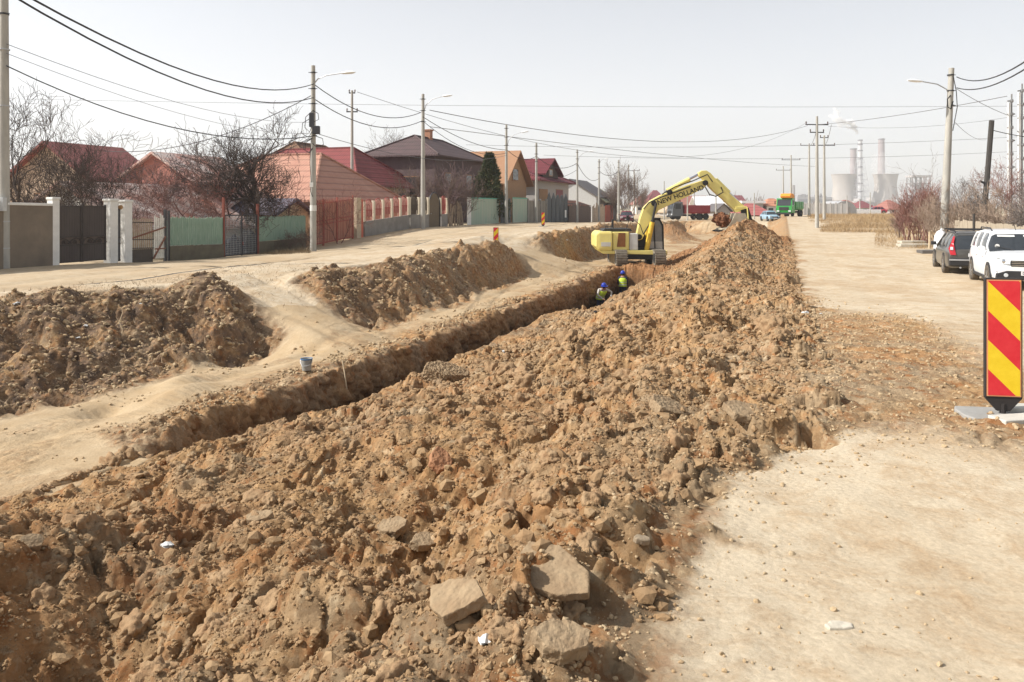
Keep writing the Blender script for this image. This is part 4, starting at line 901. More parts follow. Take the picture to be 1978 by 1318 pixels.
b = MB(); b.path([(.0,-.2,1.95),(.02,-.2,1.2),(-.02,-.19,.6),(.02,-.2,-.1)], .035, 6); b.path([(-.1,-.2,1.95),(-.12,-.19,1.5),(-.06,-.2,1.2),(-.02,-.2,.9)], .02, 6); b.build('conduit', M_dark, p0)
for z in (.7, 1.6, 5.5, 7.4): b = MB(); b.lathe([(.175,-.02),(.175,.02)], 12, (0,0,z)); b.build('band', M_galv, p0)
# tangle of service wires and box on the near lamp pole
b = MB(); rg = random.Random(5)
for k in range(6):
    z = rg.uniform(5.4, 7.4); w = rg.uniform(.25, .55)*rg.choice((-1, 1)); hh = rg.uniform(.5, 1.1)
    b.path([(0,-.15,z), (w, -.2, z-hh*.3), (w*1.1, -.2, z-hh*.8), (w*.4, -.2, z-hh), (0,-.15, z-hh*.7)], .018, 5)
b.build('cable_loops', M_cable, P605)
b = MB(); b.cbox((.2,-.2,6.0), (.35,.25,.4)); b.cbox((-.02,-.22,6.5), (.22,.2,.7)); b.build('junction_box', M_dark, P605, bevel=.02)
b = MB(); b.cbox((-.03,-.2,3.3), (.16,.06,.22)); b.build('label_plate', M_white, P605); b = MB(); b.lathe([(.168,0),(.166,.28)], 12, (0,0,2.0)); b.build('painted_band', M_white, P605)
b = MB(); b.path([(-.05,-.17,5.6),(-.12,-.17,4.4),(-.05,-.17,3.4),(-.1,-.17,3.0),(.02,-.17,2.7)], .015, 5); b.build('hanging_cable', M_cable, P605)
# ------------------------------------------------------------------ right side poles
b0 = G(1822, d=39.5); h = (HY-132)/F*39.5-b0.z
PR = pole(1822, b0, h, .2, .13, 'street_lamp', 'thick pale lamp pole above the parked cars, its lamp reaching left over the road', 'street lamp', None, lean=(.42, 0), lamp=(-2.2, -.25, .85, h-1.55))
b = MB(); b.path([(.3,-.15,h-1.4),(.1,-.2,h-1.6),(.12,-.2,h-2.0),(.3,-.16,h-2.1),(.4,-.18,h-1.7)], .03, 6); b.path([(.42,-.15,h-.4),(.55,-.2,h-1.2),(.6,-.2,h-2.0),(.4,-.15,h-3.2)], .02, 6); b.build('cable_loops', M_cable, PR)
PP = 'power poles beyond the right hand road'
def pp(px, d, ptop, arms, label, r0=.17, r1=.1, **k):
    g = G(px, d=d); hh = (HY-ptop)/F*d-g.z
    return pole(px, g, hh, r0, r1, 'power_pole', label, 'power pole', PP, arms=[((HY-ya)/F*d-g.z, wa/F*d, ang) for ya, wa, ang in arms], gear=False, **k)
pp(1578, 70, 225, [(241, 46, .1), (256, 28, .1)], 'tallest power pole in the front pair beside the dry grass, two crossarms at its head')
pp(1592, 90, 262, [(281, 42, 0), (266, 16, 0)], 'power pole just right of the tallest one, wide low crossarm')
pp(1563, 108, 279, [(281, 34, 0)], 'power pole with a forked crossarm just left of the tallest one')
pp(1528, 130, 300, [(309, 36, 0)], 'power pole with single crossarm behind the green truck')
pp(1513, 156, 321, [(329, 28, 0)], 'shortest power pole with a crossarm left of the green truck')
for px, d, tp, lab in ((1636, 130, 378, 'slim white post in front of the grey wall beside the dry grass'), (1681, 140, 372, 'thin bare post before the red roofs below the chimneys'), (1661, 150, 385, 'short thin post between the low white sheds'), (1457, 120, 373, 'slim post in front of the white edged red roof'), (1341, 118, 368, 'slim pale post left of the dark tipper truck'), (1328, 112, 372, 'slim pale post right of the tan gable'), (1383, 108, 360, 'dark slim post behind the tipper truck'), (1283, 125, 350, 'slim pale post behind the excavator boom')):
    g = G(px, d=d); pole(px, g, (HY-tp)/F*d-g.z, .11, .07, 'post', lab, 'post', 'slim posts in the distance', gear=False, n=8)
# leaning dark pole, tall white posts with brackets on the far right
g = G(1903, d=38)
b = MB(); r = thing('leaning_pole', 'dark rough timber pole leaning right behind the bare trees', 'pole', g)
b.path([(-.1,0,-.3),(0,0,2.5),(.12,0,3.8),(.32,0,(HY-233)/F*38-g.z)], [.14,.13,.12,.12], 8); b.build('shaft', mat('black_timber', (.06,.055,.05), .9, bump=.01), r)
b = MB(); b.beam((-.28,-.05,3.35), (.12,-.05,3.15), .06, .1); b.build('cross_piece', M_dark, r)
for px, d, tp, lab in ((1950, 44, 182, 'white pylon leg with small lamp hook, left of the two at the right edge'), (1970, 43, 162, 'tall pylon leg with stacked brackets at the right edge of the picture')):
    g = G(px, d=d); hh = (HY-tp)/F*d-g.z
    r = thing('bracket_pylon', lab, 'pylon', g, 0, 'pylons at the right edge')
    b = MB(); b.box(-.09, .02, -.07, .07, -.3, hh-.5); b.build('white_leg', mat('pylon_white', (.62,.62,.60), .8), r); b = MB(); b.tube((.12,0,-.3),(.12,0,hh), .04, n=8); b.build('dark_leg', mat('pylon_grey', (.22,.22,.22), .6), r)
    for i in range(8):
        z = hh-.4-i*.75; b = MB(); b.beam((-.12,0,z),(.3 if i % 2 else .2,0,z+.02), .07, .07); b.lathe([(.08,-.08),(.1,0),(.08,.1)], 8, (.12,0,z)); b.build('bracket', mat('pylon_grey', (.22,.22,.22), .6), r)
# ------------------------------------------------------------------ fences, house and clutter on the right
def Gp(px, d): return G(px, d=d)
def run(pa, da, pb, db, name, label, cat, group=None):
    a, b_ = G(pa, d=da), G(pb, d=db); d = b_-a; L = math.hypot(d.x, d.y); r = thing(name, label, cat, a, math.atan2(d.y, d.x), group)
    class _F: pass
    f = _F(); f.root = r; f.L = L; f.z = lambda x: (b_.z-a.z)/L*x; f.slope = (b_.z-a.z)/L; return f
f = run(1845, 36, 1995, 29, 'board_fence', 'weathered grey-beige board fence behind the parked cars', 'fence')
b = MB(); pickets(b, f, 0, f.L, 0, 1.55, .16, .012, jit=.05, rng=random.Random(3)); b.build('boards', mat('beige_boards', (.42,.36,.27), .9, c2=(.30,.25,.19), scale=3, stretch=(5,1,.7)), f.root)
for z in (.4, 1.2): b = MB(); b.beam((0,.04,z),(f.L,.04,z+f.slope*f.L), .04, .08); b.build('rail', M_wood, f.root)
for k in (1,): x = f.L*(k+.5)/5; b = MB(); b.box(x-.05,x+.05,-.08,-.02,0+f.z(x),1.9+f.z(x)); b.build('post', mat('black_timber', (.06,.055,.05)), f.root)
f = run(1862, 41, 1995, 35, 'paling_fence', 'row of dark and pale rough palings behind the grey-beige boards', 'fence')
b = MB(); pickets(b, f, 0, f.L, 0, 2.15, .12, .14, jit=.15, rng=random.Random(6)); b.build('palings', mat('mixed_palings', (.16,.11,.08), .9, c2=(.5,.45,.36), scale=2.2), f.root)
b = MB(); b.beam((0,.04,1.2),(f.L,.04,1.2+f.slope*f.L), .05, .08); b.build('rail', M_wood, f.root)
rgp = random.Random(12)
for k, (px, d, tp) in enumerate(((1741, 50, 425), (1748, 49, 428), (1757, 47, 432), (1763, 45, 428), (1795, 38.5, 448))):
    g = G(px, d=d); hh = (HY-tp)/F*d-g.z
    labs = ['leftmost pale stake below the red-brown bushes', 'thin stake second from the left below the red-brown bushes', 'pale stake in the middle of the row below the bushes', 'bent stake right of the middle of the row below the bushes', 'short pale stake standing alone beside the white sack']
    b = MB(); b.path([(0,0,-.2),(rgp.uniform(-.05,.05),0,hh*.5),(rgp.uniform(-.1,.1),0,hh)], [.06,.055,.05], 7)
    o = b.build('stake', mat('pale_stake', (.50,.40,.27), .9, scale=8)); o.location = g; tag(o, labs[k], 'stake', 'wooden stakes below the bushes')
r = thing('white_sack', 'tall white sack standing at the foot of the thick lamp pole', 'sack', G(1817, d=36.5))
b = MB(); b.lathe([(.22,0),(.30,.12),(.29,.5),(.25,.8),(.17,.97),(.07,1.04),(.03,1.05)], 14); b.build('bag', mat('sack_white', (.75,.77,.79), .8, bump=.03, scale=3), r, smooth=True); b = MB(); b.path([(.0,0,1.02),(.05,0,1.1),(.12,-.03,1.08)], [.04,.045,.02], 6); b.build('tied_neck', mat('sack_white', (.75,.77,.79)), r, smooth=True)
for k, (px, d, sx, lab) in enumerate(((1767, 40, .9, 'pale flat concrete slab lying below the stakes, nearer one'), (1760, 43, .7, 'pale flat concrete slab lying below the stakes, farther one'), (1803, 36, .7, 'dark flat slab at the roadside left of the grey estate car'))):
    g = G(px, d=d); b = MB(); b.prism([(-sx,-.35),(-sx*.2,-.45),(sx,-.3),(sx*.9,.3),(-.1,.4),(-sx*.95,.25)], 0, .16)
    o = b.build('concrete_slab', mat('slab_dark', (.12,.11,.10), .9) if k == 2 else mat('slab_pale', (.48,.44,.36), .9, bump=.01), bevel=.02); o.location = g; tag(o, lab, 'slab', 'slabs at the right roadside')
r_ = house('shed_house', 'brown roofed house behind bare trees at the right edge', 38, 52, 19, 30, -2.3, -.2, 2.3, 'gable', 's', mat('grey_brown_roof', (.17,.13,.11), .85, c2=(.25,.21,.18), scale=2), M_rwall, over=.5)

# ------------------------------------------------------------------ vehicles
M_tyre = mat('tyre', (.022,.022,.023), .85); M_rim = mat('rim', (.36,.37,.38), .4, metal=.7); M_dusty = mat('dusty_tyre', (.15,.125,.095), .95, c2=(.07,.06,.05))
M_plast = mat('black_plastic', (.03,.03,.032), .6); M_chrome = mat('chrome', (.6,.6,.62), .15, metal=1.)
M_tail = mat('tail_red', (.42,.01,.02), .2, spec=.6); M_head = mat('head_glass', (.55,.58,.60), .15, spec=.7)
M_plate = mat('plate_white', (.75,.75,.75), .5); M_ink = mat('plate_ink', (.02,.02,.02), .6)
def interp_list(x, tab):
    for i in range(len(tab)-1):
        if x <= tab[i+1][0]:
            a, b_ = tab[i], tab[i+1]; f_ = (x-a[0])/(b_[0]-a[0]) if b_[0] > a[0] else 0
            return [a[k]+(b_[k]-a[k])*f_ for k in range(1, len(a))]
    return list(tab[-1][1:])
def car(name, label, loc, rz, paint, L=4.3, Wd=1.8, H=1.6, belt=None, roof=None, lower=None, wheels=(.85, 3.5), wr=.33, clear=.22, group=None, two_tone=None, dusty=True, glass=None):
    """local frame: x across, y from rear (0) to nose (L)"""
    root = thing(name, label, 'car', loc, rz, group)
    hw = Wd/2
    ys = sorted(set([i*L/26 for i in range(27)]+[t[0] for t in belt]))
    secs = []
    for y in ys:
        zt, wf, zb = interp_list(y, belt)
        w_ = hw*wf; zm = zb+(zt-zb)*.45
        half = [(w_*.86, zb), (w_*.97, zb+.06), (w_, zb+.2), (w_*1.0, zm), (w_*.985, zm+(zt-zm)*.45), (w_*.955, zt-.07), (w_*.90, zt-.015), (w_*.55, zt+.02), (0, zt+.035)]
        sec = [(x, y, z) for x, z in half]+[(-x, y, z) for x, z in half[-2::-1]]; secs.append(sec)
    b = MB(); b.loft(secs); body = b.build('body', paint, root, smooth=True)
    # glasshouse
    ys = sorted(set([roof[0][0]+(roof[-1][0]-roof[0][0])*i/20 for i in range(21)]+[t[0] for t in roof])); secs = []; top = []
    for y in ys:
        zr, wr_ = interp_list(y, roof); zt = interp_list(y, belt)[0]-.03; w1 = hw*.91*interp_list(y, belt)[1]; w2 = hw*wr_; k = min(1, max(0, (zr-zt)/(H-1.0)))
        w2 = w1+(w2-w1)*k
        secs.append([(w1, y, zt), (w1+(w2-w1)*.5+.015, y, zt+(zr-zt)*.55), (w2, y, max(zt+.005, zr-.06)), (w2*.85, y, zr-.01+.005), (0, y, zr+.01), (-w2*.85, y, zr-.005), (-w2, y, max(zt+.005, zr-.06)), (-w1-(w2-w1)*.5-.015, y, zt+(zr-zt)*.55), (-w1, y, zt)])
        top.append((y, zr, w2, w1, zt))
    b = MB(); b.loft(secs); b.build('windows', glass or M_glass, root, smooth=True)
    # roof skin and pillars
    rt = [t for t in top if t[1] > max(q[1] for q in top)-.14]; b = MB(); b.loft([[(w2+.012, y, zr-.075), (w2+.006, y, zr-.03), (w2*.85, y, zr+.014), (0, y, zr+.03), (-w2*.85, y, zr+.014), (-w2-.006, y, zr-.03), (-w2-.012, y, zr-.075)] for y, zr, w2, w1, zt in rt], cap=True); b.build('roof', paint, root, smooth=True)
    def onside(y, f_): 
        zr, _ = interp_list(y, roof); t = min(top, key=lambda q: abs(q[0]-y)); zt, w1, w2 = t[4], t[3], t[2]
        return (w1+(w2-w1)*f_+.02*math.sin(f_*math.pi)+.008, y, zt+(t[1]-.05-zt)*f_)
    for sx in (-1, 1):
        ry0, ry1 = rt[0][0], rt[-1][0]; g0, g1 = roof[0][0], roof[-1][0]
        for ya, yb in ((g0+.12, ry0+.1), (g1-.1, ry1-.05), (ry0+(ry1-ry0)*.30, ry0+(ry1-ry0)*.30), (ry0+(ry1-ry0)*.66, ry0+(ry1-ry0)*.66)):
            pts = []
            for i in range(4):
                f_ = i/3; y = ya+(yb-ya)*f_; p = onside(y, f_); pts.append((p[0]*sx, y, p[2]))
            b = MB(); b.path(pts, .035, 5); b.build('pillar', paint, root, smooth=True)
    for sx in (-1, 1):
        for yw in wheels:
            b = MB(); n = 20; pl = [(yw+(wr+.07)*math.cos(a), wr+(wr+.08)*math.sin(a)) for a in [math.pi*(i/n*1.16-.08) for i in range(n+1)]]
            b.prism_x(pl, sx*(hw*1.003-.02), sx*(hw*1.003+.005)); b.build('wheel_arch', M_plast, root)
            w_ = thing('wheel', None, None); w_.parent = root; w_.location = (sx*(hw-.08), yw, wr)
            b = MB(); b.lathe([(wr*.62,-.10),(wr*.9,-.11),(wr,-.07),(wr,.07),(wr*.9,.11),(wr*.62,.10)], 28, (0,0,0), 'x'); b.build('tyre', M_dusty if dusty else M_tyre, w_, smooth=True)
            b = MB(); b.lathe([(.02,.05),(wr*.25,.06),(wr*.3,.08),(wr*.62,.085)], 20, (0,0,0), 'x'); 
            for k in range(6): a = k*math.pi/3; b.beam((.09*sx, 0, 0), (.09*sx, wr*.58*math.cos(a), wr*.58*math.sin(a)), .03, .05)
            b.build('rim', M_rim, w_, smooth=True)
    return root
M_wpaint = mat('white_paint', (.78,.79,.80), .3, var=.02, coat=.6)
def st_dir(extra=0.): return RZ+extra
# white SUV facing the camera: nose towards -U
H_ = 1.63
suv_belt = [(0,.95,.90,.45),(.12,1.08,.96,.32),(.5,1.12,1,.25),(1.5,1.10,1,.24),(2.9,1.08,1,.24),(3.2,1.07,.995,.25),(3.9,1.0,.98,.3),(4.18,.92,.95,.3),(4.3,.72,.88,.35),(4.33,.5,.82,.36)]
suv_roof = [(.12,1.12,.72),(.42,1.56,.70),(1.0,1.62,.71),(2.2,1.62,.71),(2.65,1.55,.70),(3.32,1.08,.80)]
gp = Vector((14.35, 26.2, -2.36)); 
suv = car('white_suv', 'white off-roader parked facing the camera behind the striped board', (15.7, 25.0, gz(14.6, 23)), RZ+math.pi-.05, M_wpaint, 4.33, 1.82, H_, suv_belt, suv_roof, wheels=(.8, 3.47), wr=.34)
def box_part(root, name, m, x0, x1, y0, y1, z0, z1, bev=.01):
    b = MB(); b.box(x0, x1, y0, y1, z0, z1); return b.build(name, m, root, bevel=bev)
b = MB(); b.prism_y([(-.86,.33),(.86,.33),(.84,.50),(.60,.58),(-.60,.58),(-.84,.50)], 4.22, 4.37); b.build('front_bumper', M_plast, suv, bevel=.02)
b = MB(); b.prism_y([(-.80,.50),(.80,.50),(.82,.72),(-.82,.72)], 4.2, 4.352); b.build('bumper_skin', M_wpaint, suv, bevel=.02)
b = MB(); b.box(-.50,.50,4.3,4.362,.70,.86); gr = b.build('grille', M_plast, suv)
for z in (.735, .785, .83): b = MB(); b.box(-.49,.49,4.362,4.372,z-.007,z+.007); b.build('chrome_bar', M_chrome, gr)
b = MB(); b.prism_y([(-.1,.83),(.1,.83),(.05,.74),(-.05,.74)], 4.372, 4.385); b.build('emblem', M_chrome, gr, bevel=.004); b = MB(); b.prism_y([(-.03,.80),(.03,.80),(.0,.76)], 4.385, 4.39); b.build('emblem_centre', M_plast, gr)
for sx in (-1, 1):
    b = MB(); b.loft([[(sx*.52,4.33,.74),(sx*.52,4.32,.89),(sx*.80,4.2,.93),(sx*.86,4.12,.90),(sx*.84,4.2,.76)],[(sx*.52,4.38,.755),(sx*.52,4.36,.88),(sx*.79,4.24,.915),(sx*.85,4.15,.885),(sx*.82,4.25,.77)]]); hl = b.build('headlight', M_head, suv, bevel=.01)
    b = MB(); b.lathe([(.055,0),(.05,.03),(.01,.04)], 12, (sx*.66,4.29,.83), 'y'); b.build('bulb_reflector', M_chrome, hl, smooth=True)
    b = MB(); b.loft([[(sx*.98+.1*math.cos(a)*1, 2.98, 1.13+.075*math.sin(a)) for a in [k*math.pi/4 for k in range(8)]],[(sx*.98+.08*math.cos(a), 3.12, 1.13+.06*math.sin(a)) for a in [k*math.pi/4 for k in range(8)]]]); b.beam((sx*.82,3.05,1.08),(sx*.96,3.05,1.1),.05,.04); b.build('wing_mirror', M_wpaint, suv, smooth=True)
    b = MB(); b.path([(sx*.60,.5,1.63),(sx*.61,.65,1.69),(sx*.61,2.1,1.69),(sx*.60,2.3,1.62)], .02, 6); b.build('roof_rail', M_plast, suv)
    b = MB(); b.box(sx*.9-.02,sx*.9+.03,1.2,3.1,.26,.34); b.build('sill_trim', M_plast, suv)
    b = MB(); b.lathe([(.06,0),(.05,.02)], 12, (sx*.62,4.36,.46), 'y'); b.build('fog_light', M_head, suv)
    for y0 in (1.55, 2.5): b = MB(); b.beam((sx*.925,y0,.9),(sx*.925,y0+.18,.9),.02,.03); b.build('door_handle', M_wpaint, suv)
b = MB(); b.box(-.27,.27,4.365,4.375,.46,.575); pl = b.build('number_plate', M_plate, suv); text_mesh('plate_text', 'DJ 11 ZMR', .105, M_ink, pl, (0,4.376,.517), (R(90),0,R(180)), .001, weight=.002)
b = MB(); b.box(-.55,-.1,2.63,2.64,1.44,1.49); b.box(.12,.5,2.63,2.64,1.44,1.49)
for x0, x1 in ((-.6,-.1),(.12,.55)):
    b = MB(); b.add([(x0,2.80,1.46),(x1,2.80,1.46),(x1,2.73,1.51),(x0,2.73,1.51)], [(0,1,2,3)]); b.build('sun_strip', M_white, suv)
b = MB(); b.lathe([(.05,-.012),(.062,0),(.05,.012)], 16, (.08,2.87,1.33), 'y'); b.build('hanging_charm', mat('charm_blue', (.35,.6,.75), .4), suv)
b = MB(); b.lathe([(.06,-.004),(.06,.004)], 14, (.62,3.18,1.2), 'y'); b.build('windscreen_sticker', M_white, suv)
for x in (-.45, .25): b = MB(); b.beam((x,3.36,1.10),(x+.42,3.18,1.2),.02,.015); b.build('wiper', M_plast, suv)
b = MB(); b.tube((0,2.3,1.63),(0,2.15,1.78),.008,n=5); b.build('antenna', M_plast, suv)
# grey estate car showing its tail
est_paint = mat('grey_metallic', (.10,.095,.085), .35, metal=.4, var=.05, coat=.5)
est_belt = [(0,.78,.90,.30),(.06,.93,.95,.26),(.5,.96,1,.22),(2.0,.93,1,.2),(3.2,.90,1,.2),(3.9,.82,.97,.22),(4.5,.70,.90,.25),(4.7,.5,.82,.28)]
est_roof = [(.04,.93,.80),(.30,1.36,.66),(.9,1.45,.67),(2.3,1.46,.68),(2.75,1.40,.68),(3.55,.92,.80)]
est = car('estate_car', 'dark grey estate car with tall red tail lamps parked behind the white one', (15.75, 26.3, gz(16, 28)), RZ-.06, est_paint, 4.7, 1.80, 1.46, est_belt, est_roof, wheels=(.98, 3.74), wr=.33)
for sx in (-1, 1):
    b = MB(); b.loft([[(sx*.80,-.02,.70),(sx*.62,-.04,.70),(sx*.66,.0,.92),(sx*.84,.05,.92)],[(sx*.84,.03,.93),(sx*.70,-.01,.93),(sx*.68,.08,1.1),(sx*.76,.12,1.1)],[(sx*.76,.12,1.1),(sx*.68,.10,1.1),(sx*.62,.24,1.34),(sx*.67,.27,1.34)]]); tl = b.build('tail_lamp', M_tail, est, bevel=.01)
    b = MB(); b.loft([[(sx*.79,.02,.88),(sx*.71,.0,.88),(sx*.71,.04,.98),(sx*.78,.06,.98)],[(sx*.80,-.02,.88),(sx*.71,-.03,.88),(sx*.71,.0,.98),(sx*.79,.02,.98)]]); b.build('clear_lens', M_head, tl)
    b = MB(); b.cbox((sx*.98,3.15,.98),(.18,.10,.13),.03); b.beam((sx*.84,3.2,.93),(sx*.95,3.18,.95),.05,.04); b.build('wing_mirror', M_plast, est)
    b = MB(); b.path([(sx*.58,.45,1.46),(sx*.58,.6,1.51),(sx*.58,2.5,1.51),(sx*.57,2.7,1.44)], .02, 6); b.build('roof_rail', M_plast, est)
for y in (.9, 2.2): b = MB(); b.box(-.72,.72,y-.05,y+.05,1.53,1.57); b.build('roof_bar', M_plast, est)
b = MB(); b.prism_x([(-.10,.34),(-.12,.56),(-.02,.60),(.1,.6),(.1,.34)], -.84, .84); b.build('rear_bumper', M_plast, est, bevel=.03)
b = MB(); b.prism_x([(-.135,.52),(-.135,.57),(-.1,.57),(-.1,.52)], -.84, .84); b.build('bumper_strip', M_galv, est)
b = MB(); b.box(-.26,.26,-.05,-.03,.66,.77); b.build('number_plate', M_plate, est)
b = MB(); b.beam((-.1,.06,1.0),(.3,.12,1.06),.02,.015); b.build('rear_wiper', M_plast, est)
b = MB(); b.tube((-.5,-.1,.28),(-.5,.2,.28),.03,n=8); b.build('exhaust', M_galv, est)
def simple_car(name, label, px, d, rz, paint):
    c = car(name, label, G(px, d=d), rz, paint, 4.2, 1.7, 1.42, [(0,.75,.9,.3),(.1,.9,.96,.24),(1,.93,1,.2),(2.8,.9,1,.2),(3.5,.84,.98,.22),(4.1,.66,.9,.28),(4.2,.5,.85,.3)], [(.35,.92,.8),(.85,1.38,.66),(2.2,1.42,.68),(3.1,.88,.8)], wheels=(.75,3.3), wr=.31, dusty=False)
    for sx in (-1, 1):
        b = MB(); b.cbox((sx*.62,4.12,.68),(.3,.14,.14),.03); b.build('headlight', M_head, c)
        b = MB(); b.cbox((sx*.7,.02,.75),(.2,.08,.2),.02); b.build('tail_lamp', M_tail, c)
        b = MB(); b.cbox((sx*.93,2.75,.98),(.16,.1,.12),.03); b.build('wing_mirror', paint, c)
    b = MB(); b.box(-.4,.4,4.17,4.215,.5,.64); b.build('grille', M_plast, c); b = MB(); b.box(-.25,.25,4.21,4.225,.36,.46); b.build('number_plate', M_plate, c)
    return c
simple_car('blue_car', 'small pale blue car driving toward the camera at the head of the road', 1478, 112, RZ+math.pi+.35, mat('pale_blue_paint', (.28,.42,.52), .35, coat=.5))
simple_car('red_car', 'red car parked among low sheds below the right cooling tower', 1711, 150, RZ+math.pi/2+.3, mat('red_paint', (.42,.04,.06), .35, coat=.5))
def lorry(name, label, px, d, rz, cab, bed, load=None, sc=1., grille=True):
    r = thing(name, label, 'truck', G(px, d=d), rz); r.scale = (sc,)*3
    b = MB(); b.prism_x([(4.6,.55),(6.2,.55),(6.35,1.0),(6.3,1.7),(6.05,2.75),(4.6,2.8)], -1.15, 1.15); b.build('cab', cab, r, bevel=.06)
    b = MB(); b.prism_x([(6.31,1.65),(6.33,1.65),(6.09,2.6),(6.07,2.6)], -1.0, 1.0); b.build('windscreen', M_glass, r)
    for sx in (-1, 1):
        b = MB(); b.box(sx*1.155,sx*1.165,4.95,5.85,1.7,2.5); b.build('side_window', M_glass, r)
        b = MB(); b.cbox((sx*1.38,6.1,2.1),(.12,.1,.5),.02); b.beam((sx*1.1,6.1,2.3),(sx*1.35,6.1,2.3),.03,.03); b.build('mirror', M_plast, r)
        b = MB(); b.cbox((sx*.85,6.36,.85),(.4,.08,.22),.03); b.build('headlight', M_head, r)
        for y in (5.4, 1.9, .7):
            b = MB(); b.lathe([(.25,-.14),(.47,-.14),(.5,-.1),(.5,.1),(.47,.14),(.25,.14)], 20, (sx*1.0,y,.5), 'x'); w_ = b.build('wheel', M_tyre, r, smooth=True); b = MB(); b.lathe([(.05,.0),(.26,.1)], 14, (sx*1.05,y,.5), 'x'); b.build('rim', M_rim, w_)
    b = MB(); b.box(-1.1,1.1,6.3,6.45,.35,.62); b.build('bumper', M_plast, r, bevel=.03); b = MB(); b.box(-.7,.7,6.36,6.4,1.0,1.45); b.build('grille', M_plast, r)
    b = MB(); b.box(-.45,.45,0,6,.55,.85); b.build('chassis', M_plast, r)
    b = MB(); b.prism_y([(-1.0,.95),(1.0,.95),(1.2,1.2),(1.2,2.3),(-1.2,2.3),(-1.2,1.2)], .0, 4.3); b.build('tipper_body', bed, r, bevel=.04)
    for y in (.2, 1.2, 2.2, 3.2, 4.1): b = MB(); b.box(-1.25,1.25,y-.05,y+.05,1.2,2.25); b.build('rib', bed, r)
    return r
GRN = mat('truck_green', (.02,.30,.05), .4, coat=.4)
lr = lorry('green_truck', 'bright green truck with an orange loader folded above its cab, facing the camera', 1537, 112, RZ+math.pi-.28, GRN, GRN, sc=.92)
OR = mat('loader_orange', (.75,.28,.03), .5)
b = MB(); b.prism_x([(4.3,2.75),(6.4,2.8),(6.6,3.1),(6.2,3.45),(5.2,3.5),(4.3,3.3)], -1.0, .5); b.build('loader', OR, lr, bevel=.05)
b = MB(); b.beam((.2,4.4,2.5),(.9,4.2,3.2),.2,.25); b.beam((.9,4.2,3.2),(-.6,4.6,3.45),.2,.2); b.build('crane_arm', OR, lr); b = MB(); b.cbox((.9,3.6,2.8),(.8,.8,.7),.1); b.build('white_tank', M_white, lr)
lorry('tipper_truck', 'dark grey cab tipper truck with a red bed far beyond the excavator', 1366, 118, RZ+math.pi-1.05, mat('truck_grey', (.12,.13,.14), .4), mat('bed_red', (.26,.04,.05), .6), sc=.95)
vn = simple_car('red_white_van', 'small red and white car parked behind the excavator', 1210, 100, RZ+math.pi+.2, mat('maroon_paint', (.16,.03,.04), .35, coat=.4))

# ------------------------------------------------------------------ houses in the middle distance
def far_house(px0, px1, py_eave, py_top, d, label, kind, roof, wall, depth=8, turn=0., over=.4, name='distant_house', group='distant houses', wins=2):
    x0, x1 = (px0-CX)/F*d, (px1-CX)/F*d; w_ = x1-x0; gzz = gz((x0+x1)/2, d); ze = (HY-py_eave)/F*d-gzz; zt = (HY-py_top)/F*d-gzz
    r = thing(name, label, 'house', ((x0+x1)/2, d, gzz), turn, group); hw = w_/2
    b = MB(); b.box(-hw+over, hw-over, 0, depth, -.5, ze)
    if kind == 'front': b.prism_y([(-hw+over,ze),(hw-over,ze),(0,zt-.15)], 0, depth)
    b.build('wall', wall, r)
    b = MB()
    if kind == 'front': b.prism_y([(-hw,ze-.15),(0,zt-.12),(hw,ze-.15),(hw,ze+.05),(0,zt),(-hw,ze+.05)], -over, depth+over)
    elif kind == 'side': b.prism_x([(-over,ze-.1),(depth/2,zt-.12),(depth+over,ze-.1),(depth+over,ze+.05),(depth/2,zt),(-over,ze+.05)], -hw, hw)
    elif kind == 'hip':
        i = min(hw*.8, depth*.5); P = [(-hw,-over,ze),(hw,-over,ze),(hw,depth+over,ze),(-hw,depth+over,ze),(-hw+i,depth/2,zt),(hw-i,depth/2,zt)]
        b.add(P, [(0,1,5,4),(1,2,5),(2,3,4,5),(3,0,4),(3,2,1,0)])
    else: b.box(-hw, hw, -over, depth, ze, zt)
    b.build('roof', roof, r)
    for i in range(wins):
        x = -hw+over+(w_-2*over)*(i+.5)/wins; s_ = min(.6, w_/8); b = MB(); b.box(x-s_, x+s_, -.05, 0, ze*.35, ze*.8); w2 = b.build('window', M_white, r); b = MB(); b.box(x-s_*.8, x+s_*.8, -.06, -.05, ze*.4, ze*.75); b.build('pane', M_glass, w2)
    return r
T_R = tile_mat('far_red_tiles', (.34,.15,.12), (.28,.12,.095), .5); T_D = tile_mat('far_wine_tiles', (.22,.08,.085), (.18,.065,.07), .5); T_S = tile_mat('far_salmon_tiles', (.48,.22,.13), (.42,.18,.11), .5)
M_fw = mat('far_white_wall', (.62,.60,.55), .9); M_fg = mat('far_grey_wall', (.36,.34,.32), .9); M_wsheet = mat('white_roof_sheet', (.72,.72,.72), .6)
far_house(1225, 1262, 396, 378, 165, 'far house with a rust red roof left of the excavator boom foot', 'hip', T_R, M_fw)
far_house(1252, 1290, 388, 367, 190, 'far wine red roof peeping over the excavator boom', 'hip', T_D, M_fg)
far_house(1286, 1330, 410, 386, 140, 'distant tan gabled house with grey front under the boom', 'front', mat('tan_roof', (.42,.32,.22), .8), M_fg, wins=1)
far_house(1278, 1300, 412, 408, 150, 'low red roofed shed left of the tan gabled house', 'side', T_R, M_fg, wins=1)
far_house(1318, 1372, 396, 378, 185, 'distant house with orange red roof edged white under the arm', 'side', T_R, M_fw)
far_house(1346, 1402, 402, 379, 160, 'distant barn under a plain white sheet roof behind the tipper truck', 'side', M_wsheet, M_fw, wins=0)
far_house(1381, 1415, 408, 393, 135, 'small grey gable house right of the tipper truck', 'front', mat('dark_felt', (.12,.11,.11)), M_fg, wins=1)
far_house(1400, 1442, 391, 377, 200, 'distant wine red roof with white verge right of the excavator arm', 'side', T_D, M_fw)
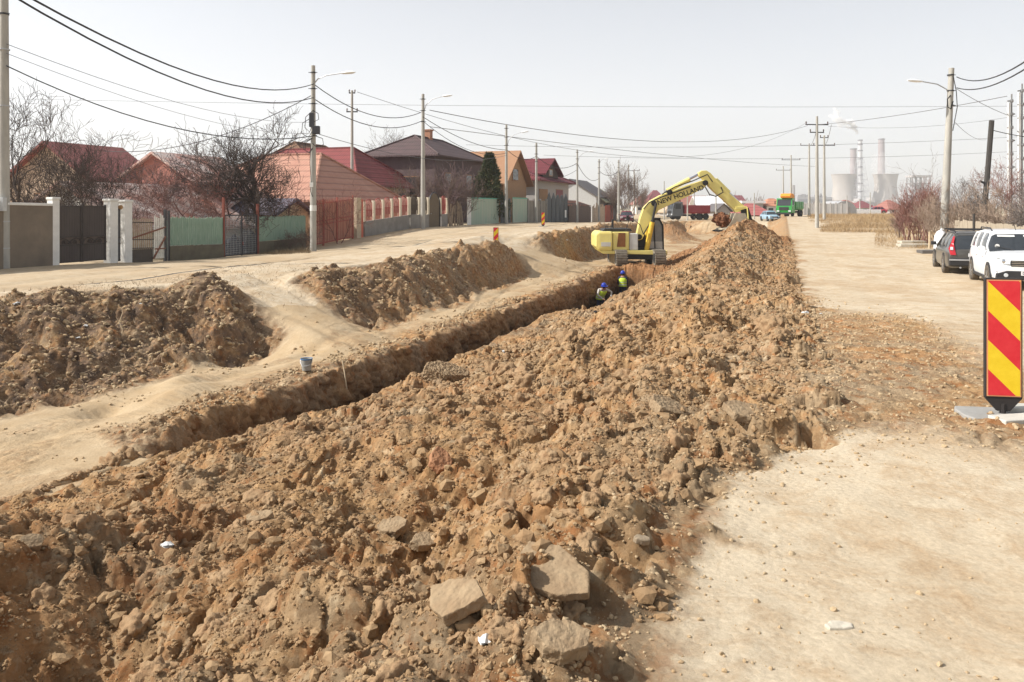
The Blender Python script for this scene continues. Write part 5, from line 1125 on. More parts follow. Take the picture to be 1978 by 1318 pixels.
far_house(1424, 1500, 416, 393, 135, 'long low red hip roof with white ridge right of the raised bucket', 'hip', tile_mat('pale_red_tiles', (.40,.13,.12), (.34,.10,.09), .5), mat('pink_brick', (.36,.17,.14), .9))
far_house(1432, 1478, 393, 388, 150, 'long white flat roof behind the red hip roof', 'flat', M_wsheet, M_fg, wins=0)
far_house(1478, 1528, 398, 383, 150, 'distant house with salmon roof and white wall left of the green truck', 'hip', T_S, M_fw, wins=3)
far_house(1628, 1664, 400, 386, 190, 'distant red roofed house below the left cooling tower', 'hip', T_R, M_fg)
far_house(1662, 1694, 402, 388, 180, 'distant house with a reddish hip roof between the two cooling towers', 'hip', T_D, M_fw)
far_house(1715, 1752, 405, 386, 165, 'distant red roof half hidden by the red-brown bushes', 'hip', T_R, M_fg)
far_house(1640, 1700, 416, 405, 145, 'low white flat roofed shed by the dry grass', 'flat', M_wsheet, M_fw, wins=3)
r = thing('metal_arch_shed', 'grey curved metal shed with a rounded roof left of the low white shed', 'shed', Vector(((1633-CX)/F*135, 135, gz((1633-CX)/F*135, 135))), .3)
b = MB(); b.prism_y([(2.4*math.cos(a)*1.0, .5+1.9*math.sin(a)) for a in [math.pi*i/12 for i in range(13)]]+[(-2.4,0),(2.4,0)], 0, 4); b.build('shell', mat('scrap_metal', (.5,.5,.5), .5, c2=(.3,.3,.3), scale=8), r)
b = MB(); b.box(-1,1,-.05,0,0,1.4); b.build('door', M_fg, r)
f = run(1553, 128, 1636, 125, 'panel_wall', 'long grey concrete panel wall behind the power poles', 'wall')
b = MB(); b.box(0, f.L, 0, .2, -.5, 1.9); b.build('panels', plank_mat('grey_panels', (.34,.33,.31), (.27,.26,.25), width=2.2, dark=.6), f.root)
for k in range(9): x = f.L*k/8; b = MB(); b.box(x-.12,x+.12,-.06,.0,-.5,2.05); b.build('post', M_fg, f.root)

# ------------------------------------------------------------------ the power station, 1.5 km off
D = 1500.
def PS(px, d=D): return Vector(((px-CX)/F*d, d, -2))
M_tower = mat('tower_concrete', (.42,.38,.34), .9, c2=(.34,.31,.28), scale=.05, stretch=(1,1,.25), detail=8)
for px, hw, lab in ((1630, 22.5, 'left cooling tower of the distant power station'), (1710.5, 22.5, 'right cooling tower of the distant power station, standing clear of the chimneys')):
    r = thing('cooling_tower', lab, 'cooling tower', PS(px), 0, 'cooling towers'); prof = []
    for i in range(25): z = 15+49*i/24; k = (z-46)/46; prof.append((math.sqrt(19.8**2+(19.5*k)**2*1.15)+(0 if z < 46 else (z-46)*.07), z))
    pin = [(q[0]-.6, q[1]) for q in prof[::-1]]
    b = MB(); b.lathe(prof+[(prof[-1][0]+.8, 64.2), (prof[-1][0]+.8, 65.2), (prof[-1][0]-.6, 65.2)]+pin, 64, cap=False); b.build('shell', M_tower, r, smooth=True)
    b = MB(); b.lathe([(29,0),(29,3),(27,9),(25.6,15.2),(24.6,15.2)], 64, cap=False); b.build('base_ring', mat('tower_base', (.30,.26,.23), .9), r)
def chimney(px, top_py, w, d, lab, mt, base_w=None, bands=()):
    r = thing('chimney', lab, 'chimney', PS(px, d), 0, 'power station chimneys'); h = (HY-top_py)/F*d+2; rr = w/F*d/2; rb = (base_w or w*1.3)/F*d/2
    b = MB(); b.lathe([(rb,0),(rb*.75+rr*.25,h*.4),(rr,h),(rr*.7,h),(rr*.65,h*.98)], 28); b.build('stack', mt, r, smooth=True)
    for z0 in bands: b = MB(); b.lathe([(rr+.4,z0*h-1),(rr+1.0,z0*h-1),(rr+1.0,z0*h+1),(rr+.4,z0*h+1)], 28, cap=False); b.build('ring_platform', mat('ring_grey', (.16,.16,.18), .8), r)
    return r
chimney(1648.5, 287, 11, 1560, 'wide tapering grey-pink chimney behind the left cooling tower', mat('chimney_pink', (.30,.25,.25), .9), 14, (.99,))
c2 = chimney(1661.5, 270, 7.5, 1480, 'slim pale chimney ringed by platforms and braced with a lattice', mat('chimney_pale', (.55,.55,.56), .8), 8, (.99,.93,.84,.72,.6,.48,.36,.24))
b = MB(); hh = 130
for sx in (-1, 1):
    for sy in (-1, 1): b.tube((sx*16,sy*16,0),(sx*4.4,sy*4.4,hh*.75),.5,.4,5)
for i in range(9):
    z = hh*.75*i/9; z2 = hh*.75*(i+1)/9; a = 16-11.6*i/9; a2 = 16-11.6*(i+1)/9
    for p, q in (((-1,-1),(1,-1)),((1,-1),(1,1)),((1,1),(-1,1)),((-1,1),(-1,-1))): b.tube((p[0]*a,p[1]*a,z),(q[0]*a2,q[1]*a2,z2),.3,n=4); b.tube((p[0]*a,p[1]*a,z),(q[0]*a,q[1]*a,z),.3,n=4)
b.build('lattice_tower', mat('lattice_grey', (.4,.4,.42), .7), c2)
chimney(1702.5, 268, 11, 1620, 'wide chimney behind the right cooling tower, its foot lost in steam', mat('chimney_pink', (.30,.25,.25), .9), 15, (.99,))
chimney(1533, 358, 5, 1400, 'small dark chimney above the green truck', mat('chimney_dark', (.2,.18,.17), .9), 6)
def slab(name, px0, px1, py0, py1, d, label, mt, depth=30, bits=6, seed=1, cat='building'):
    r = thing(name, label, cat, PS((px0+px1)/2, d), 0, 'power station buildings'); hw = (px1-px0)/2/F*d; h = (HY-py0)/F*d+2
    b = MB(); b.box(-hw, hw, 0, depth, -2, h); b.build('hall', mt, r); rg = random.Random(seed)
    for i in range(bits): x = rg.uniform(-hw, hw*.8); w_ = rg.uniform(2, hw*.2+3); b = MB(); b.box(x, x+w_, 1, depth*.8, h, h+rg.uniform(2, 7)); b.build('roof_block', mt, r)
    b = MB(); b.box(-hw*.96, hw*.96, -.3, 0, h*.55, h*.8); b.build('window_band', mat('band_dark', (.1,.11,.12), .5), r)
    return r
slab('turbine_hall', 1540, 1608, 381, 400, 1450, 'long low grey turbine hall left of the cooling towers', mat('hall_grey', (.28,.28,.29), .9), bits=8)
slab('turbine_hall', 1655, 1690, 388, 400, 1440, 'low rounded plant buildings between the cooling towers', mat('hall_pale', (.4,.38,.37), .9), bits=5, seed=4)
slab('turbine_hall', 1722, 1764, 391, 400, 1430, 'low plant buildings right of the right cooling tower', mat('hall_pale', (.4,.38,.37), .9), bits=5, seed=7)
r = thing('boiler_house', 'tall open steel framed boiler house right of the cooling towers', 'building', PS(1780, 1100), 0)
b = MB(); s_ = 1100/F
for x in (-17, -9, 0, 9, 17):
    for y in (0, 16): b.box((x-.7)*s_, (x+.7)*s_, y, y+1, 0, 62*s_)
for z in (12, 24, 36, 48, 62): b.box(-18*s_, 18*s_, -.5, 17, (z-.8)*s_, (z+.8)*s_)
b.build('steel_frame', mat('frame_rust', (.22,.20,.20), .8), r)
b = MB(); b.box(-12*s_, 4*s_, 2, 14, 20*s_, 46*s_); b.box(6*s_, 15*s_, 2, 14, 4*s_, 30*s_); b.build('boiler_block', mat('boiler_grey', (.30,.30,.31), .8), r)
b = MB(); b.box(-19*s_, 19*s_, -2, 18, 60*s_, 64*s_); b.build('roof', mat('hall_pale', (.4,.38,.37)), r)
# smoke and steam, soft bodies of vapour
def plume(pts, dens, label, name='steam_plume', d=1490, seed=3, vd=7):
    m = bpy.data.materials.new('vapour'); m.use_nodes = True; n = m.node_tree.nodes; l = m.node_tree.links; n.clear()
    v = n.new('ShaderNodeVolumePrincipled'); v.inputs['Color'].default_value = (.98,.98,.98,1); v.inputs['Density'].default_value = dens
    o = n.new('ShaderNodeOutputMaterial'); l.new(v.outputs[0], o.inputs['Volume'])
    rg = random.Random(seed); import bmesh
    bm = bmesh.new()
    for (px, py, r_) in pts:
        c = W(px, py, d); k = d/F
        bmesh.ops.create_icosphere(bm, subdivisions=3, radius=r_*k, matrix=Matrix.Translation(c+Vector((0, rg.uniform(-.3,.3)*r_*k, 0)))@Matrix.Diagonal((1, 1, rg.uniform(.7,1), 1)))
    me = bpy.data.meshes.new(name); bm.to_mesh(me); bm.free(); me.materials.append(m); ob = bpy.data.objects.new(name, me); COL.objects.link(ob)
    rm = ob.modifiers.new('remesh', 'REMESH'); rm.mode = 'VOXEL'; rm.voxel_size = 1.1
    tx = bpy.data.textures.new('billow', 'CLOUDS'); tx.noise_scale = vd; tx.noise_depth = 3
    dp = ob.modifiers.new('billow', 'DISPLACE'); dp.texture = tx; dp.strength = vd*1.1; dp.mid_level = .6
    tag(ob, label, 'smoke', kind='stuff'); return ob
plume([(1656,258,3),(1653,252,5),(1650,246,7),(1645,239,7),(1637,236,6),(1629,234,5)], .5, 'thick white smoke at the mouth of the ringed chimney', 'smoke_plume')
plume([(1645,236,7),(1633,237,7),(1622,233,8),(1612,229,8),(1617,218,7),(1613,210,5),(1605,224,6),(1622,243,6),(1638,247,6)], .12, 'thin white smoke drifting left from the ringed chimney', 'smoke_plume', seed=5)
plume([(1702,334,15),(1708,324,13),(1700,314,13),(1694,305,12),(1704,300,9),(1690,322,12)], .012, 'pale steam rising over the right cooling tower', d=1600, seed=6, vd=10)
plume([(1628,333,14),(1640,322,12),(1620,322,12),(1634,312,9)], .008, 'faint steam rising over the left cooling tower', seed=8, vd=10)
# ------------------------------------------------------------------ the excavator
XP = mat('excavator_yellow', (.82,.72,.24), .5, c2=(.72,.60,.20), scale=1.6, coat=.2); XD = mat('excavator_black', (.03,.03,.03), .6); XW = mat('excavator_white', (.62,.62,.58), .6, c2=(.5,.49,.44), scale=3)
XB = mat('stripe_brown', (.22,.09,.03), .5); XT = mat('track_steel', (.30,.27,.21), .8, c2=(.18,.15,.12), scale=5, bump=.01); XC = mat('bucket_cream', (.50,.45,.34), .7, c2=(.36,.31,.22), scale=2.5)
ED = 47.; EZ = -3.45
ex = thing('excavator', 'yellow crawler excavator at the end of the trench, tipping a full bucket onto the heap', 'excavator', ((1218-CX)/F*ED, ED, EZ))
def E(px, py): return ((px-1218)/F*ED, (HY-py)/F*ED-EZ)
def plate(name, pix, y0, y1, m, parent, bev=.03, label=None):
    b = MB(); b.prism_y([E(*p) for p in pix], y0, y1); return b.build(name, m, parent, bevel=bev)
for cx_ in (-.82, 1.42):
    tr = thing('track', None, None); tr.parent = ex; tr.location = (cx_, 0, 0)
    pl = []; n = 10
    for k in range(n+1): a = -math.pi/2+math.pi*k/n; pl.append((1.75+.43*math.cos(a), .46+.43*math.sin(a)))
    for k in range(n+1): a = math.pi/2+math.pi*k/n; pl.append((-1.75+.43*math.cos(a), .46+.43*math.sin(a)))
    b = MB(); b.prism_x(pl, -.3, .3); b.build('track_belt', XT, tr)
    b = MB(); per = []
    for i in range(len(pl)):
        a, c = Vector((0,)+pl[i]), Vector((0,)+pl[(i+1) % len(pl)]); m_ = max(1, round((c-a).length/.16))
        for k in range(m_): per.append((a.lerp(c, (k+.5)/m_), (c-a).normalized()))
    for p, d in per[::1]:
        nrm = Vector((0, d.z, -d.y)); q = p+nrm*.02; b.beam(q+Vector((-.34,0,0)), q+Vector((.34,0,0)), .1, .05)
    b.build('track_shoes', XT, tr)
    for y in (-1.75, 1.75): b = MB(); b.lathe([(.05,-.33),(.3,-.33),(.3,.33),(.05,.33)], 18, (0,y,.46), 'x'); b.build('sprocket', XD, tr)
b = MB(); b.box(-.6, 1.2, -1.2, 1.2, .35, .8); b.lathe([(.75,.75),(.75,1.0)], 24, (.3,0,0)); b.build('undercarriage', XD, ex, bevel=.04)
plate('platform', [(1152,482),(1281,482),(1281,490),(1160,488)], -1.3, 1.3, XP, ex, .02)
plate('counterweight', [(1146,452),(1152,446),(1178,446),(1178,482),(1152,482),(1146,474)], -1.35, 1.35, XP, ex, .09)
plate('engine_housing', [(1179,447),(1209,447),(1209,481),(1179,481)], -1.28, 1.28, XP, ex, .04)
plate('side_stripe', [(1189,449),(1202,449),(1202,475),(1186,475)], -1.31, -1.285, XB, ex, .0)
plate('side_door', [(1152,450),(1176,450),(1176,478),(1152,478)], -1.38, -1.35, XP, ex, .02)
pl_ = plate('name_plate', [(1156,466),(1174,466),(1174,474),(1156,474)], -1.40, -1.38, XW, ex, 0)
plate('tank_housing', [(1210,450),(1226,450),(1226,481),(1210,481)], -1.25, -.4, XW, ex, .03)
plate('hood', [(1165,441),(1214,441),(1217,446),(1160,446)], -.9, .9, XD, ex, .03)
plate('rear_deck', [(1209,452),(1245,452),(1245,482),(1209,482)], -.35, 1.1, XD, ex, .03)
b = MB(); x0, z0 = E(1165, 446); x1, z1 = E(1180, 437)
b.path([(x0,-1.1,z0),(x0,-1.1,z1),(x1,-1.1,z1),(x1,-1.1,z0)], .025, 5); x0, z0 = E(1204, 446); x1, z1 = E(1212, 418); b.path([(x0,-1.0,z0),(x1,-1.0,z1),(x1+.6,-1.0,z1-.5),(x1+.8,-1,z0-.2)], .025, 5); b.build('handrail', XD, ex)
b = MB(); x, z = E(1184, 440); b.tube((x,.2,z),(x,.2,z+.5),.07,n=10); b.build('exhaust_pipe', XD, ex)
b = MB(); x, z = E(1201, 424); b.cbox((x+.2,-1.05,z+.1),(.16,.06,.3),.02); b.build('mirror', XD, ex)
# cab
cab = thing('cab', None, None); cab.parent = ex
cp = [(1252,424),(1275,425),(1281,436),(1282,488),(1250,488),(1250,428)]
b = MB(); q = [E(*p) for p in cp]; b.prism_y(q, .15, 1.2); b.build('glazing', mat('cab_glass', (.22,.26,.28), .08, spec=.7), cab)
b = MB()
for y in (.13, 1.22):
    for i in range(len(q)): b.beam((q[i][0],y,q[i][1]), (q[(i+1)%len(q)][0],y,q[(i+1)%len(q)][1]), .09, .09)
m1, m2 = E(1264,425), E(1266,488); b.beam((m1[0],.13,m1[1]),(m2[0],.13,m2[1]),.07,.07)
for p in q: b.tube((p[0],.12,p[1]),(p[0],1.23,p[1]),.045,n=6)
b.build('frame', XD, cab)
b = MB(); p0, p1 = E(1249,467), E(1283,489); b.box(p0[0],p1[0],.10,.14,p1[1],p0[1]); b.build('door_panel', XW, cab, bevel=.01)
b = MB(); p0, p1 = E(1249,486), E(1284,493); b.box(p0[0],p1[0],.05,1.28,p1[1],p0[1]); b.build('sill', XP, cab, bevel=.02)
b = MB(); c_ = E(1262, 460); b.cbox((c_[0],.7,c_[1]),(.5,.55,.15),.03); b.cbox((c_[0]-.25,.7,c_[1]+.4),(.12,.5,.8),.03); b.build('seat', XD, cab)
b = MB(); b.box(E(1251,0)[0], E(1277,0)[0], .1, 1.25, E(0,425)[1], E(0,421)[1]); b.build('roof', XD, cab, bevel=.03)
# boom, arm, bucket
plate('boom', [(1226,459),(1234,421),(1241,401),(1254,388),(1272,378),(1328,357),(1357,348),(1363,352),(1359,362),(1328,378.5),(1293,395),(1270,406),(1260,418),(1248,441),(1238,462),(1231,464)], -.5, -.02, XP, ex, .03)
text_mesh('lettering', 'NEW HOLLAND', .40, XD, ex, (E(1311,377.5)[0], -.515, E(1311,377.5)[1]), (R(90), -math.atan2(19, 56)*1.0, 0), .006, weight=.006)
for px, py in ((1260,393),(1358,354),(1232,457),(1290,372)): x, z = E(px, py); b = MB(); b.lathe([(.16,-.36),(.16,.36)], 14, (x,-.26,z), 'y'); b.lathe([(.08,-.4),(.08,.4)], 10, (x,-.26,z), 'y'); b.build('pivot_pin', XD, ex)
arm = thing('dipper_arm', None, None); arm.parent = ex
plate('arm_beam', [(1347,341),(1346,334),(1352,330.5),(1361,330),(1369,335),(1377,344),(1407,376),(1434,398),(1437,407),(1417,411),(1414,406),(1391,384),(1375,370),(1366,361),(1361,352)], -.46, -.06, XP, arm, .03)
b = MB()
def cyl(b, a, c, f_, r, y, rr=.5):
    (x0,z0),(x1,z1) = E(*a), E(*c); m_ = (x0+(x1-x0)*f_, z0+(z1-z0)*f_); b.mi = 0; b.tube((x0,y,z0),(m_[0],y,m_[1]),r,n=12); b.mi = 1; b.tube((m_[0],y,m_[1]),(x1,y,z1),r*rr,n=8); b.mi = 0
cyl(b, (1287,369),(1350,336), .68, .14, -.26); b.build('arm_cylinder', [XP, M_chrome], ex, smooth=True)
b = MB(); cyl(b, (1380,347),(1432,398), .5, .13, -.26); b.build('bucket_cylinder', [XP, mat('rod_white', (.7,.7,.7), .3)], arm, smooth=True)
for y in (-.72, .2): b = MB(); cyl(b, (1245,482),(1263,393), .6, .15, y); b.build('boom_cylinder', [mat('cylinder_amber', (.72,.48,.06), .5), XD], ex, smooth=True)
for k, pts in enumerate(([(1275,376),(1300,362),(1335,350),(1362,338),(1372,352)], [(1358,362),(1366,376),(1378,380),(1392,372),(1388,362)], [(1262,400),(1256,425),(1240,452)], [(1240,404),(1250,392),(1275,381),(1330,361)])):
    b = MB(); b.path([(E(*p)[0], -.56, E(*p)[1]) for p in pts], .035, 5); b.build('hydraulic_hose', XD, ex)
b = MB(); a, c, d_ = E(1416,402), E(1438,401), E(1441,430); b.beam((a[0],-.52,a[1]),(c[0],-.52,c[1]),.06,.16); b.beam((c[0],-.52,c[1]),(d_[0],-.52,d_[1]),.06,.16); b.build('bucket_link', XP, arm, bevel=.02)
b = MB(); c, d_ = E(1434,404), E(1443,432); b.beam((c[0],-.4,c[1]),(d_[0],-.4,d_[1]),.5,.14); b.build('linkage', XD, arm)
bk = thing('bucket', None, None); bk.parent = ex
sh = [(1416,412),(1428,412),(1433,420),(1431,432),(1424,441),(1406,449),(1386,445),(1386,441),(1402,438),(1411,428)]
b = MB(); qs = [E(*p) for p in sh]; b.prism_y(qs, -.95, .45); b.build('shell', XC, bk, bevel=.02)
for y in (-1.0, .46): b = MB(); b.prism_y([E(*p) for p in [(1412,412),(1430,412),(1434,421),(1431,433),(1423,443),(1405,450),(1390,446),(1404,428)]], y, y+.05); b.build('side_plate', XC, bk)
for k in range(5): b = MB(); x, z = E(1386,444); b.beam((x+.05,-.9+k*.32,z),(x-.2,-.9+k*.32,z-.08),.12,.07); b.build('tooth', XD, bk)
rg = random.Random(2); import bmesh
bm = bmesh.new(); bmesh.ops.create_icosphere(bm, subdivisions=4, radius=1)
sx, sz = E(1394, 426)
from mathutils import noise as mn
for v_ in bm.verts:
    n_ = v_.co.normalized(); k = 1+.35*mn.noise(n_*2.2)+.22*mn.noise(n_*5)+.12*mn.noise(n_*13); q_ = n_*k
    v_.co = Vector((sx+q_.x*.5, -.26+q_.y*.66, sz+(q_.z-.25*q_.x)*.44))
me = bpy.data.meshes.new('soil_load'); bm.to_mesh(me); bm.free(); me.materials.append(mat('fresh_soil', (.20,.085,.04), .95, c2=(.12,.05,.025), scale=2.5, bump=.05)); o = bpy.data.objects.new('soil_load', me); COL.objects.link(o); o.location = ex.location; tag(o, 'lump of dark red-brown soil held in the raised excavator bucket', 'soil')

# ------------------------------------------------------------------ striped hazard boards
M_fr = mat('board_frame', (.035,.03,.028), .6); M_red = mat('sign_red', (.66,.016,.032), .45, scale=14, detail=12, c2=(.72,.04,.05), spec=.4); M_yel = mat('sign_yellow', (.80,.55,.012), .45, scale=14, detail=12, c2=(.88,.64,.03), spec=.4); M_or = mat('sign_border', (.75,.33,.16), .5)
def clip(poly, f_):          # keep f_(p) >= 0
    out = []
    for i in range(len(poly)):
        a, c = poly[i], poly[(i+1) % len(poly)]; fa, fc = f_(a), f_(c)
        if fa >= 0: out.append(a)
        if (fa >= 0) != (fc >= 0): k = fa/(fa-fc); out.append((a[0]+(c[0]-a[0])*k, a[1]+(c[1]-a[1])*k))
    return out
def hazard(label, loc, rz, flip=False, base_kind=True, z0=.14, W_=.30, H_=1.0):
    r = thing('hazard_board', label, 'warning board', loc, rz, 'red and yellow hazard boards')
    b = MB(); b.box(-W_/2, W_/2, -.02, .02, z0, z0+H_); b.build('frame', M_fr, r, bevel=.006)
    b = MB(); b.box(-W_/2+.013, W_/2-.013, -.0225, -.018, z0+.013, z0+H_-.013); pn = b.build('border', M_or, r)
    w2 = W_/2-.022; zb, zt = z0+.022, z0+H_-.022; sq = [(-w2,zb),(w2,zb),(w2,zt),(-w2,zt)]; sg = -1 if not flip else 1; sl = 1.02
    bands = {0: MB(), 1: MB()}; per = .245*H_; top0 = zt-.004
    for k in range(-3, 8):
        # band k lies between two parallel diagonals
        hi = lambda p, k=k: (top0-k*per+sg*sl*(p[0]*(1)+w2))-p[1] if not flip else (top0-k*per-sl*(w2-p[0]))*1-p[1]
        lo = lambda p, k=k: p[1]-((top0-(k+1)*per+sg*sl*(p[0]+w2)) if not flip else (top0-(k+1)*per-sl*(w2-p[0])))
        q = clip(clip(sq, hi), lo)
        if len(q) > 2: bands[k % 2].add([(x,-.0245,z) for x,z in q], [tuple(range(len(q)))])
    bands[0].build('yellow_band', M_yel, pn); bands[1].build('red_band', M_red, pn)
    b = MB(); b.prism_y([(-W_/2,z0),(W_/2,z0),(.05,z0-.11),(-.05,z0-.11)], -.015, .015); b.tube((0,0,0),(0,0,z0-.05),.025,n=8); b.build('foot', M_fr, r)
    b = MB(); b.prism([(-.3,-.2),(.3,-.2),(.34,-.1),(.34,.1),(.3,.2),(-.3,.2),(-.34,.1),(-.34,-.1)], 0, .06); b.build('base', mat('base_grey', (.30,.29,.27), .9, bump=.004), r, bevel=.01)
    return r
bx = (1937-CX)/F*6.5
hz = hazard('large red and yellow striped hazard board in the right foreground', (bx, 6.5, -1.785), -.16, z0=.19, W_=.29)
for dx, dy, a_ in ((.05,-.22,.2),(.32,.1,-.1)):
    b = MB(); b.box(-.28,.28,-.09,.09,0,.07); b.box(-.2,-.1,-.091,.091,-.06,0); b.box(.08,.2,-.091,.091,-.06,0)
    o = b.build('concrete_block', mat('block_pale', (.52,.50,.44), .9, bump=.004), bevel=.008); o.location = (bx+dx, 6.5+dy, -1.76); o.rotation_euler = (0,0,a_); tag(o, 'grey hollow block at the foot of the large striped board, nearer one' if dy < 0 else 'grey hollow block at the foot of the large striped board, farther one', 'block', 'blocks under the large board')
for px, d, lab in ((958, 40, 'small striped hazard board at the broken edge of the left road, nearer of two'), (1049, 60, 'small striped hazard board farther along the left road edge')):
    g = G(px, d=d); hazard(lab, (g.x, g.y, g.z-.02), .1, flip=True, H_=.95, z0=.16, W_=.27)
# ------------------------------------------------------------------ bucket, stick, litter, slabs
def surf(px, py, zc=0):
    """first point of the built ground seen along a pixel of the photograph"""
    k, m_ = (px-CX)/F, (HY-py)/F; Y = 2.4
    while Y < 120:
        s, t = to_st(k*Y, Y); si = min(max(np.searchsorted(S, s), 0), NS-1)
        if S[0] < s < S[-1]:
            row = TV[si]; tt = row[:, 0]*V.x+row[:, 1]*V.y; j = int(np.argmin(abs(tt-t)))
            if row[j, 2] >= m_*Y: return Vector((k*Y, Y, float(row[j, 2])))
        Y *= 1.004
    return Vector((k*Y, Y, m_*Y))
p = surf(592, 716)
r = thing('mortar_bucket', 'grey bucket with a blue rim standing on the bench left of the trench', 'bucket', p)
b = MB(); b.lathe([(.09,0),(.12,.24),(.112,.24),(.08,.02)], 20, cap=False); b.lathe([(.0,.005),(.085,.01)], 20, cap=False); b.build('shell', mat('bucket_grey', (.26,.27,.26), .6, c2=(.38,.37,.33), scale=9), r, smooth=True)
b = MB(); b.lathe([(.120,.22),(.127,.23),(.123,.245),(.113,.24)], 20, cap=False); b.build('rim', mat('bucket_blue', (.05,.16,.35), .5), r, smooth=True)
b = MB(); b.path([(.12,0,.22),(.13,-.05,.17),(.08,-.12,.12),(-.05,-.13,.1),(-.12,-.04,.17),(-.12,0,.22)], .006, 5); b.build('handle', M_galv, r)
p = surf(668, 757); b = MB(); b.path([(.03,0,-.1),(-.04,.1,.25),(-.12,.2,.55)], [.016,.014,.012], 6); o = b.build('wooden_stick', mat('pale_stick', (.58,.46,.30), .8)); o.location = p; tag(o, 'pale wooden stick leaning out of the trench edge', 'stick')
p = surf(235, 650); b = MB(); b.path([(0,0,-.1),(.02,0,.15),(-.06,.02,.3),(.0,.04,.5),(-.02,.05,.62)], [.014,.012,.01,.008,.005], 5); b.path([(-.06,.02,.3),(-.14,.02,.42)], [.007,.004], 4); o = b.build('dead_branch', mat('pale_stick', (.58,.46,.30), .8)); o.location = p; tag(o, 'bent pale twig sticking up from the dark left bank', 'twig')
def litter(px, py, size, label, m, seed, name='litter'):
    rg = random.Random(seed); p = surf(px, py); b = MB(); n = 9
    for L in range(2):
        c = (rg.uniform(-.4,.4)*size, 0, size*.15*L)
        ring = [(c[0]+size*(.5+.5*rg.random())*math.cos(a), c[1]+size*(.4+.4*rg.random())*math.sin(a), c[2]+rg.uniform(0,.35)*size) for a in [2*math.pi*k/n for k in range(n)]]
        b.add(ring+[(c[0],c[1],c[2]+size*.5)], [(k,(k+1)%n,n) for k in range(n)])
    o = b.build(name, m); o.location = p+Vector((0,0,.01)); o.rotation_euler = (0,0,rg.random()*3); tag(o, label, 'litter', 'scraps of litter'); return o
MW = mat('litter_white', (.60,.60,.58), .5, bump=.01, scale=20)
litter(325, 1062, .055, 'crumpled white plastic scrap on the foreground soil, lower left', MW, 1)
litter(152, 657, .07, 'white scrap halfway down the dark left bank', MW, 2)
litter(166, 633, .06, 'small white scrap high on the dark left bank beside the other', MW, 3)
litter(272, 595, .05, 'white scrap near the top of the left bank', MW, 4)
litter(1556, 610, .08, 'bright white scrap right of the heap, left of two', MW, 5); litter(1586, 611, .05, 'smaller white scrap right of the heap', MW, 6)
litter(975, 683, .07, 'pale standing scrap on the crest beside the trench', MW, 7)
litter(1150, 607, .09, 'black rag lying on the heap below the workers', mat('rag_black', (.015,.015,.018), .7), 8, 'rag')
litter(940, 1245, .05, 'pale stone-like scrap beneath the foreground slabs', MW, 9)
litter(30, 590, .09, 'pale scrap on the left bank near the picture edge', MW, 12)
litter(1095, 468, .13, 'pale rubble scrap on the far bench right of the excavator', MW, 14); 
# big flat slabs of dried clay and old paving in the foreground
def slab_(px, py, size, th, tilt, rz, label, m, seed, lift=.0):
    rg = random.Random(seed); p = surf(px, py); import bmesh; bm = bmesh.new(); n = 7
    vs = []
    for k in range(n): a = 2*math.pi*(k+.35*rg.random())/n; vs.append((size[0]*(.78+.3*rg.random())*math.cos(a), size[1]*(.78+.3*rg.random())*math.sin(a)))
    b = MB(); b.prism(vs, -th/2, th/2); o = b.build('clay_slab', m); o.location = p+Vector((0,0,lift)); o.rotation_euler = (tilt[0], tilt[1], rz)
    rm = o.modifiers.new('remesh', 'REMESH'); rm.mode = 'VOXEL'; rm.voxel_size = .006
    tx = bpy.data.textures.get('slab') or bpy.data.textures.new('slab', 'CLOUDS'); tx.noise_scale = .04; tx.noise_depth = 5
    dp = o.modifiers.new('rough', 'DISPLACE'); dp.texture = tx; dp.strength = th*.35; dp.texture_coords = 'GLOBAL'; dp.mid_level = .5
    tag(o, label, 'slab', 'slabs of hard clay in the foreground'); return o
MC = mat('hard_clay', (.34,.255,.16), .95, c2=(.25,.17,.10), scale=7, bump=.005, bscale=60, spec=.1, detail=9); MC2 = mat('old_paving', (.35,.28,.195), .95, c2=(.26,.195,.13), scale=6, bump=.004, bscale=90, spec=.1, detail=9)
slab_(880, 1165, (.14,.10), .05, (.45,-.2), -.5, 'angular clay slab tilted up in the middle of the foreground soil', MC, 1, .015)
slab_(1065, 1150, (.2,.13), .04, (.30,.22), -.9, 'largest flat slab lying in the soil, right of the tilted angular one', MC, 2, .02)
slab_(1085, 1240, (.11,.08), .06, (.35,.1), .2, 'thick split clay lump below the largest slab', MC, 3, .0)
slab_(760, 1030, (.13,.09), .06, (.3,-.2), .2, 'small clay slab casting a dark shadow, above the tilted one', MC, 4, .03)
slab_(820, 1062, (.12,.08), .05, (.3,.1), .8, 'small squarish clay slab just right of the uppermost one', MC, 5, .02)
slab_(500, 1010, (.10,.07), .05, (.2,-.1), .1, 'pale clay slab on the foreground soil left of the middle', MC, 6, .03)
slab_(60, 1060, (.08,.06), .04, (.5,.3), .6, 'upright clay chip near the left edge of the foreground', MC, 7, .03)
slab_(850, 905, (.10,.13), .07, (.7,.3), .3, 'reddish clay wedge standing in the soil beyond the slabs', mat('red_clay', (.36,.19,.10), .95, c2=(.30,.14,.07), bump=.005, scale=4), 8, .04)
slab_(1290, 800, (.22,.16), .08, (.4,.3), .5, 'smooth clay block half buried on the near flank of the heap', MC, 9, .03)
slab_(1440, 805, (.22,.14), .06, (.3,.2), .1, 'flat clay block on the right flank of the heap', MC, 10, .03)
slab_(860, 728, (.45,.28), .2, (.25,.25), .35, 'large smooth clay block at the trench edge', MC, 11, .05)
slab_(1240, 1050, (.05,.03), .03, (.2,.2), .35, 'small angular stone at the edge of the soil', MC2, 12, .01)
slab_(1620, 1210, (.07,.035), .02, (.05,.05), .25, 'flat pale stone sunk in the foreground road', mat('chip', (.52,.47,.38), .9, var=.2, scale=30), 13, .0)

